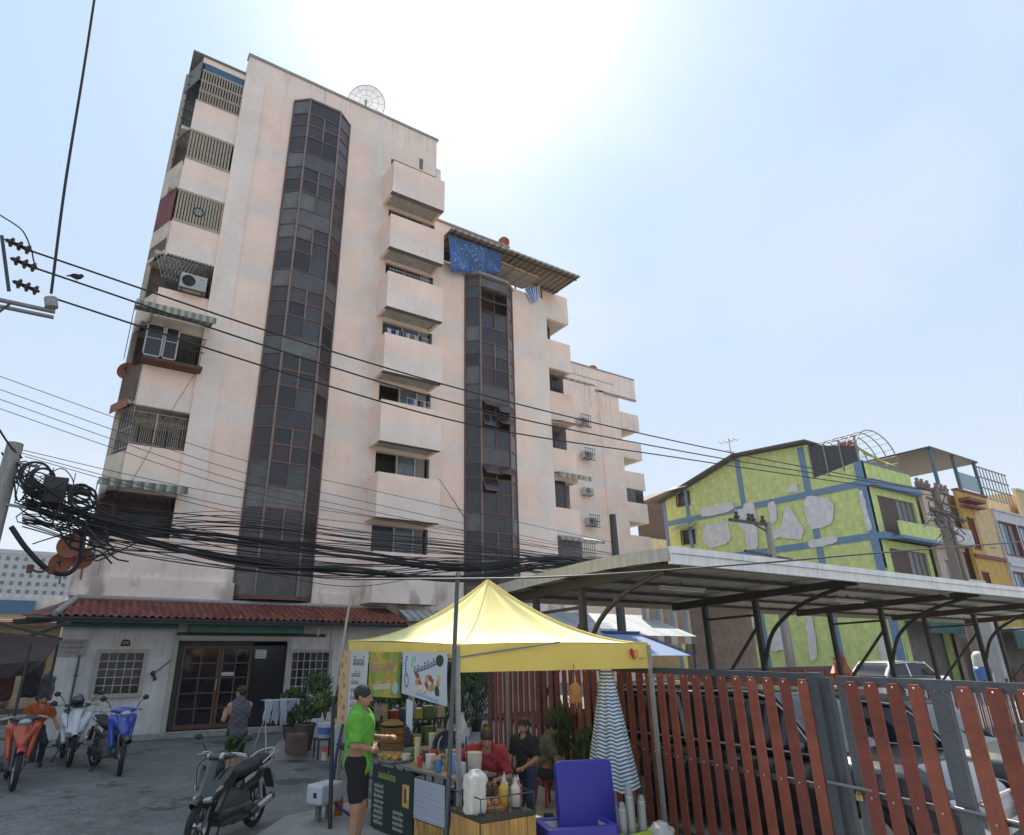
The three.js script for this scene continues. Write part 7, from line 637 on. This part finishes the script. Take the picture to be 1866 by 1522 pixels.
{ const p = gp(604, 1388).add(V3(-.12, 0, -.1)); const b = T('shrine_lamp', 'small red and cream lantern under the steel stand', 'lantern', null, p); M('body', cyl(.05, .06, .16, 10, 0, .1, 0), mt([.55, .4, .3], .6), b); M('top', cyl(.02, .07, .08, 10, 0, .22, 0), mt([.35, .03, .03], .6), b); }
{ const p = gp(556, 1380).add(V3(-.05, 0, -.5)); const b = T('brick_block', 'square brown concrete planter block by the kerb', 'planter', null, p, .1); M('block', ext(rrect(.36, .34, .03), .3, [], .01).translate(0, .18, -.15), gm([.14, .095, .085]), b); M('rim', ext(rrect(.37, .3, .03), .03).rotateX(-Math.PI / 2).translate(0, .36, 0), gm([.17, .12, .1]), b); }
{ const p = gp(507, 1366).add(V3(0, 0, -.1)); const r = T('drying_rack', 'folding drying rack on splayed legs by the kerb', 'drying rack', null, p, .15); const y = 1.0; M('rail', [rod(V3(-.42, y, -.16), V3(.42, y, -.16), .009), rod(V3(-.42, y, .16), V3(.42, y, .16), .009), rod(V3(-.42, y, 0), V3(.42, y, 0), .009)], mWhiteF, r); for (const s of [-1, 1]) M('leg', [rod(V3(s * .4, 0, .34), V3(s * .32, y, -.16), .012), rod(V3(s * .4, 0, -.34), V3(s * .32, y, .16), .012)], mWhiteF, r);
  for (let i = 0; i < 7; i++) { const a = -.38 + i * .125, h = rr(.35, .5), z = [.17, -.15, .02][i % 3]; const o = TM('drying_cloth', nets([a - .12, y - h - .05, z - .06], [a + .12, y + .05, z + .06], .014, (x, yy, zz) => Math.max(Math.abs(zz - z + .02 * Math.sin(x * 30 + yy * 8 + i)) - .016, Math.abs(x - a + .015 * Math.sin(yy * 12 + i)) - .085 * (.8 + .3 * vn(yy * 9 + i, i)), yy - y - .02, y - h - yy + .05 * Math.sin(x * 40 + i))), cloth([.50, .56, .64]), 'white cloth hung on the drying rack', 'cloth', 'white cloths on the drying rack'); o.position.copy(p); o.rotation.y = .15; } }
// ---------- low roofs and tent by the second bay ----------
{ const L = T('metal_lean_to', 'ribbed grey metal lean-to roof low on the apartment block', 'lean-to'); const n = 26, x0 = 12.0, x1 = 22.4, w = (x1 - x0) / n; for (let i = 0; i < n; i++) { const x = x0 + i * w; M('roof_rib', quad(V3(x + .01, 2.75, -18.4), V3(x + w - .01, 2.75, -18.4), V3(x + w - .01, 3.7, -21.1), V3(x + .01, 3.7, -21.1), .03), i % 3 ? sm([.42, .44, .46], .6) : sm([.36, .38, .40], .6), L); M('valance_strip', B(w * .95, .3, .02, x + w / 2, 2.6, -18.38), [mStW, mStD, mStW, mStO][i % 4], L); } for (const x of [12.2, 15.6, 19, 22.2]) M('post', BB(x - .05, x + .05, .1, 2.75, -18.5, -18.4), mSteel, L); }
{ const L = T('corrugated_screen', 'upright ribbed screen with a striped awning beside the lean-to', 'screen'); const a = atZ(1085, 1130, -20.5), n = 14; for (let i = 0; i < n; i++) M('rib', BB(21.5 + i * .22, 21.5 + i * .22 + .19, 2.8, 5.0, -20.5, -20.44), [mStGy, mStW, mStO, mStGy][i % 4], L); awning(L, 24.6, 29.6, 5.1, -20.45, 1.1, .3, [mStW, mStGy], 20, .3); M('back_wall', BB(24.6, 29.6, .1, 4.8, -20.9, -20.8), mInt, L); }
{ const C = T('blue_tent', 'pale blue peaked market tent behind the fence', 'tent'); const m1 = mp([.26, .38, .62], .8, { transmission: .25, map: T_WEAVE }), m2 = mp([.05, .12, .36], .8, { map: T_WEAVE }); const z0 = -14.6, z1 = -17.2, x0 = 13.6, x1 = 17.6, ye = 2.05, yp = 2.75; M('roof_panel', quad(V3(x0, ye, z0), V3(x1, ye, z0), V3(x1 - 1.2, yp, -15.9), V3(x0 + 1.2, yp, -15.9), .01), m1, C); M('roof_panel', quad(V3(x1, ye, z0), V3(x1, ye, z1), V3(x1 - 1.2, yp, -15.9), V3(x1 - 1.2, yp, -15.9), .01), m1, C); M('edge_stripe', [bar(V3(x1 - 1.2, yp + .02, -15.88), V3(x1, ye + .03, z0 + .02), .18, .02), bar(V3(x0 + 1.2, yp + .02, -15.88), V3(x1 - 1.2, yp + .02, -15.88), .2, .06)], m2, C); for (const [x, z] of [[x0, z0], [x1, z0], [x1, z1], [x0, z1]]) M('leg', rod(V3(x, 0, z), V3(x, ye, z), .03), mGalv, C); }
{ const p = V3(21.6, .03, -12.2); const s = T('spirit_house', 'small red and gold spirit house on a pedestal', 'spirit house', null, p); s.scale.setScalar(.78); const mR2 = mt([.33, .05, .03], .6), mGo = mt([.42, .11, .04], .5); M('pedestal', [cyl(.16, .26, 1.2, 8, 0, .6, 0), cyl(.5, .4, .12, 8, 0, 1.26, 0)], mR2, s); M('platform', B(1.3, .1, 1.0, 0, 1.36, 0), mWhiteF, s); M('shrine', [B(.5, .5, .44, 0, 1.66, 0)], mR2, s); M('roof', [ext([[-.42, 0], [.42, 0], [.12, .3], [.03, .5], [0, .62], [-.03, .5], [-.12, .3]], .5).translate(0, 1.9, -.25), ext([[-.28, 0], [.28, 0], [.08, .3], [0, .6], [-.08, .3]], .3).translate(0, 2.12, -.15)], mGo, s); M('finial', rod(V3(0, 2.7, 0), V3(0, 3.1, 0), .03, .005), mGo, s); for (let i = 0; i < 9; i++) M('spire', lathe([[0, 0], [.09, 0], [.06, .1], [.075, .14], [.03, .3], [.04, .33], [0, .55]], 8).translate(-.55 + (i % 5) * .28, 1.45 + (i > 4 ? .45 : 0), i > 4 ? .1 : .35), i % 2 ? mGo : mt([.6, .34, .07], .5), s); M('column', [[-.3, .25], [.3, .25], [-.3, -.25], [.3, -.25]].map(([x, z]) => cyl(.025, .03, .5, 8, x, 1.66, z)), mGo, s); M('offering', [B(.3, .2, .2, .65, 1.5, .2), sph(.1, .8, 1.6, .1), sph(.12, -.5, 1.5, .3)], mR2, s); M('annex', [B(.6, .3, .4, .95, 1.15, 0), ext([[-.4, 0], [.4, 0], [0, .4]], .4).translate(.95, 1.3, -.2), B(.2, 1.0, .2, .95, .5, 0)], mR2, s); }
{ const p = V3(33.5, .03, -12.9), b = T('water_drum', 'blue barrel with a white top by the shop pillar', 'barrel', null, p); b.scale.set(.6, .85, .6); M('barrel', lathe([[0, 0], [.5, 0], [.55, .2], [.5, .9], [.55, 1.6], [.5, 1.8], [0, 1.8]], 20), mt([.06, .14, .36], .5), b); M('cap', lathe([[.5, 1.8], [.46, 2.3], [.25, 2.5], [0, 2.52]], 20), mWhiteF, b); M('emblem', B(.3, .4, .02, -.1, 1.3, .54), mWhiteF, b); }
{ const s = T('corner_shop', 'open fronted shop with a dark green awning across the lot', 'shop'); const x0 = 44.9, z = -19.2; M('awning_roof', BB(x0 + 6, x0 + 18, 3.4, 3.6, z - .5, z + 1.8), mWh, s); M('valance', BB(x0 + 6, x0 + 18, 2.3, 3.4, z + 1.75, z + 1.82), gm([.035, .13, .115], .7), s); M('pillar', BB(x0 + 5.4, x0 + 6.1, 0, 4.8, z + .2, z + .9), mPale, s); for (let i = 0; i < 4; i++) M('display', B(1.2, 1.1, .6, x0 + 7 + i * 2.4, .55, z + .8), [mRust, mStG, mDark, mStO][i], s); M('sign', B(2.4, .9, .1, x0 + 12, 2.9, z + 1.9), mt([.16, .05, .06], .5), s); M('interior', BB(x0 + 6.1, x0 + 18, 0, 3.4, z - .62, z - .56), mIntL, s); }
// ---------- taxi stand clutter on the left ----------
{ const t = T('stand_canopy', 'sagging dark tarpaulin canopy over the taxi stand', 'canopy'); const z = -17.3, A = atZ(-60, 1145, z), D = atZ(112, 1165, z), E1 = atZ(80, 1205, z + .9), F1 = atZ(-60, 1215, z + .9); M('sheet', quad(F1, E1, D, A, .03, 12, 6, (u, v) => -.1 * Math.sin(Math.PI * u) * Math.sin(Math.PI * v)), gm([.07, .045, .04], .8), t); M('front_flap', quad(V3(F1.x, F1.y - .32, F1.z), V3(E1.x - .25, E1.y - .26, E1.z), E1, F1, .02, 8, 3, (u, v) => .03 * Math.sin(u * 20)), gm([.06, .04, .035], .8), t); for (const [x, zz] of [[D.x - .05, z], [E1.x - .3, z + .9], [-1.6, z]]) M('post', rod(V3(x, 0, zz), V3(x, 2.35, zz), .03), mSteel, t); M('rafter', [bar(V3(D.x, D.y, z), V3(-2, A.y + .3, z - 1), .06), bar(V3(D.x + .1, D.y + .4, z - 1.2), V3(-1.6, D.y - .3, z - .4), .08)], mDark, t); }
{ const s = T('stand_bench', 'timber bench cluttered with dark bags under the tarpaulin', 'bench', null, V3(-.75, 0, -17.6)); M('seat', [0, 1, 2].map(i => B(1.3, .03, .11, 0, .45, -.14 + i * .13)), gm([.2, .15, .1]), s); M('leg', [-.55, .55].map(x => B(.05, .45, .36, x, .22, 0)), mDark, s); M('backrest', [B(1.3, .1, .03, 0, .75, -.2), B(1.3, .1, .03, 0, .95, -.22), B(.05, .6, .04, -.55, .75, -.2), B(.05, .6, .04, .55, .75, -.2)], gm([.2, .15, .1]), s); }
for (let i = 0; i < 4; i++) { const l = ['black jacket hung on the taxi stand post', 'dark rucksack on the stand bench', 'maroon bag hung under the tarpaulin', 'grey rain cape hung under the tarpaulin'][i]; const p = [V3(-.5, 1.55, -17.35), V3(-.5, .65, -17.55), V3(-.95, 1.5, -17.4), V3(-.2, 1.45, -17.6)][i]; const o = TM('stand_bag', nets([-.3, -.45, -.2], [.3, .35, .2], .022, (x, y, z) => smin(rbox(0, -.05, 0, .16, .25, .09, .07)(x, y, z), ell(0, .18, 0, .1, .1, .06)(x, y, z), .06) + .015 * Math.sin(x * 27 + i) * Math.sin(y * 23)), [mBlack, mDark, gm([.12, .04, .04]), gm([.13, .13, .15])][i], l, i % 3 ? 'bag' : 'clothing'); o.position.copy(p); }
{ const s = T('white_railing', 'white painted rail fence at the alley mouth', 'railing', null, V3(-1.6, 0, -18.6)); for (const y of [.5, .85, 1.2, 1.6]) M('rail', B(2.6, .06, .04, .2, y, 0), mWhiteF, s); for (const x of [-.9, 0, .9, 1.4]) M('post', B(.05, 1.75, .05, x, .87, -.04), mSteel, s); }
{ const s = T('white_signboard', 'leaning pale board beside the taxi stand', 'board', null, V3(-1.35, 0, -16.4), .3); M('panel', ext(rrect(.7, 1.5, .03), .03).rotateX(-.12).translate(0, .8, 0), mPale, s); M('leg', [B(.04, .5, .04, -.25, .12, .06), B(.04, .5, .04, .25, .12, .06)], mSteel, s); }
{ const p = V3(.02, 0, -19.4); const o = T('drain_pipe', 'dark downpipe on the corner pilaster of the shop wing', 'pipe'); M('pipe', rod(V3(.36, .2, WG + .09), V3(.36, 2.1, WG + .09), .025), gm([.12, .14, .13]), o); M('clamp', [.6, 1.6].map(y => B(.09, .03, .06, .36, y, WG + .08)), mSteel, o); }

// more of the stall's clutter
{ const bags = [[V3(4.25, 1.32, -7.1), 'clear plastic bags hung from the canopy front bar', [.5, .52, .55]], [V3(4.6, 1.45, -9.2), 'pale blue plastic bag hung at the back of the stall', [.3, .4, .5]]]; for (const [p, l, c] of bags) { const o = TM('plastic_bag', nets([-.14, -.2, -.12], [.14, .2, .12], .014, (x, y, z) => smin(ell(0, -.06, 0, .09, .1, .07)(x, y, z), cap([0, 0, 0, 0, .16, 0, .05, .02], x, y, z), .06) + .01 * Math.sin(x * 41 + p.x) * Math.sin(y * 37) * Math.sin(z * 33)), mp(c, .3, { transmission: .35 }), l, 'bag'); o.position.copy(p); } }
{ const s = T('plastic_basket', 'stacked blue plastic baskets under the serving table', 'basket', null, onTable(-.5, .05, .36)); for (let i = 0; i < 3; i++) M('basket', ext(rrect(.4, .3, .03), .1, [rrect(.37, .27, .03).reverse()]).rotateX(-Math.PI / 2).translate(0, i * .07, 0), mt([.06, .1, .3], .5), s); }
{ const s = T('bicycle_wheel', 'bicycle wheel leaning behind the serving table', 'wheel', null, V3(5.05, .36, -9.9), .5); M('tyre', tor(.31, .02, 40, 8), mBlack, s); M('rim', tor(.285, .01, 40, 6), mAlu, s); const sp = []; for (let i = 0; i < 18; i++) { const a = i / 18 * 6.283; sp.push(rod(V3(0, 0, .02 * (i % 2 ? 1 : -1)), V3(.28 * Math.cos(a), .28 * Math.sin(a), 0), .003)); } M('spoke', sp, mAlu, s); M('hub', cyl(.025, .025, .08, 10).rotateX(1.57), mAlu, s); }
{ const s = T('stall_rack', 'dark metal shelf of supplies at the back of the stall', 'shelf', null, V3(4.75, .05, -9.55), .1); for (const y of [.4, .8, 1.15]) M('shelf', B(1.2, .025, .35, 0, y, 0), mSteel, s); for (const [x, z] of [[-.58, -.16], [.58, -.16], [.58, .16], [-.58, .16]]) M('post', B(.03, 1.25, .03, x, .62, z), mSteel, s); const c = [[.5, .48, .4], [.3, .06, .05], [.08, .12, .3], [.45, .4, .1], [.1, .2, .08], [.5, .5, .5]]; for (let i = 0; i < 12; i++) { const b = T('supply_box', ['white supply box', 'red supply box', 'blue supply box', 'yellow supply box', 'green supply box', 'grey supply box'][i % 6] + (i < 6 ? ' on the upper shelf of the dark rack' : ' on the middle shelf of the dark rack'), 'box', null, V3(4.75 - .5 + (i % 6) * .2, i < 6 ? 1.215 : .865, -9.5), rr(-.2, .2)); const h = rr(.1, .24); M('carton', B(.14, h, .16, 0, h / 2, 0), mt(c[i % 6], .7, { map: T_FINE }), b); M('flap', B(.142, .01, .08, 0, h + .005, .02), mt(c[(i + 2) % 6], .7), b); } }

TM('facade_wire', tube([atZ(800, 873, zB + .02), atZ(822, 905, U + .06), atZ(848, 945, U + .06)], .012, 16, 5), mCable, 'dark wire slanting from the second floor balcony to the lower bay', 'cable');
TM('facade_wire', tube([atZ(357, 678, U + .55), atZ(312, 750, U + .1), atZ(262, 840, U + .1), atZ(238, 880, U + .1)], .008, 24, 5), mCableG, 'thin wire running down the wall from the window cage', 'cable');
scene.traverse(o => { if (o.isMesh) { o.castShadow = o.receiveShadow = true; } });
renderer.render(scene, camera);
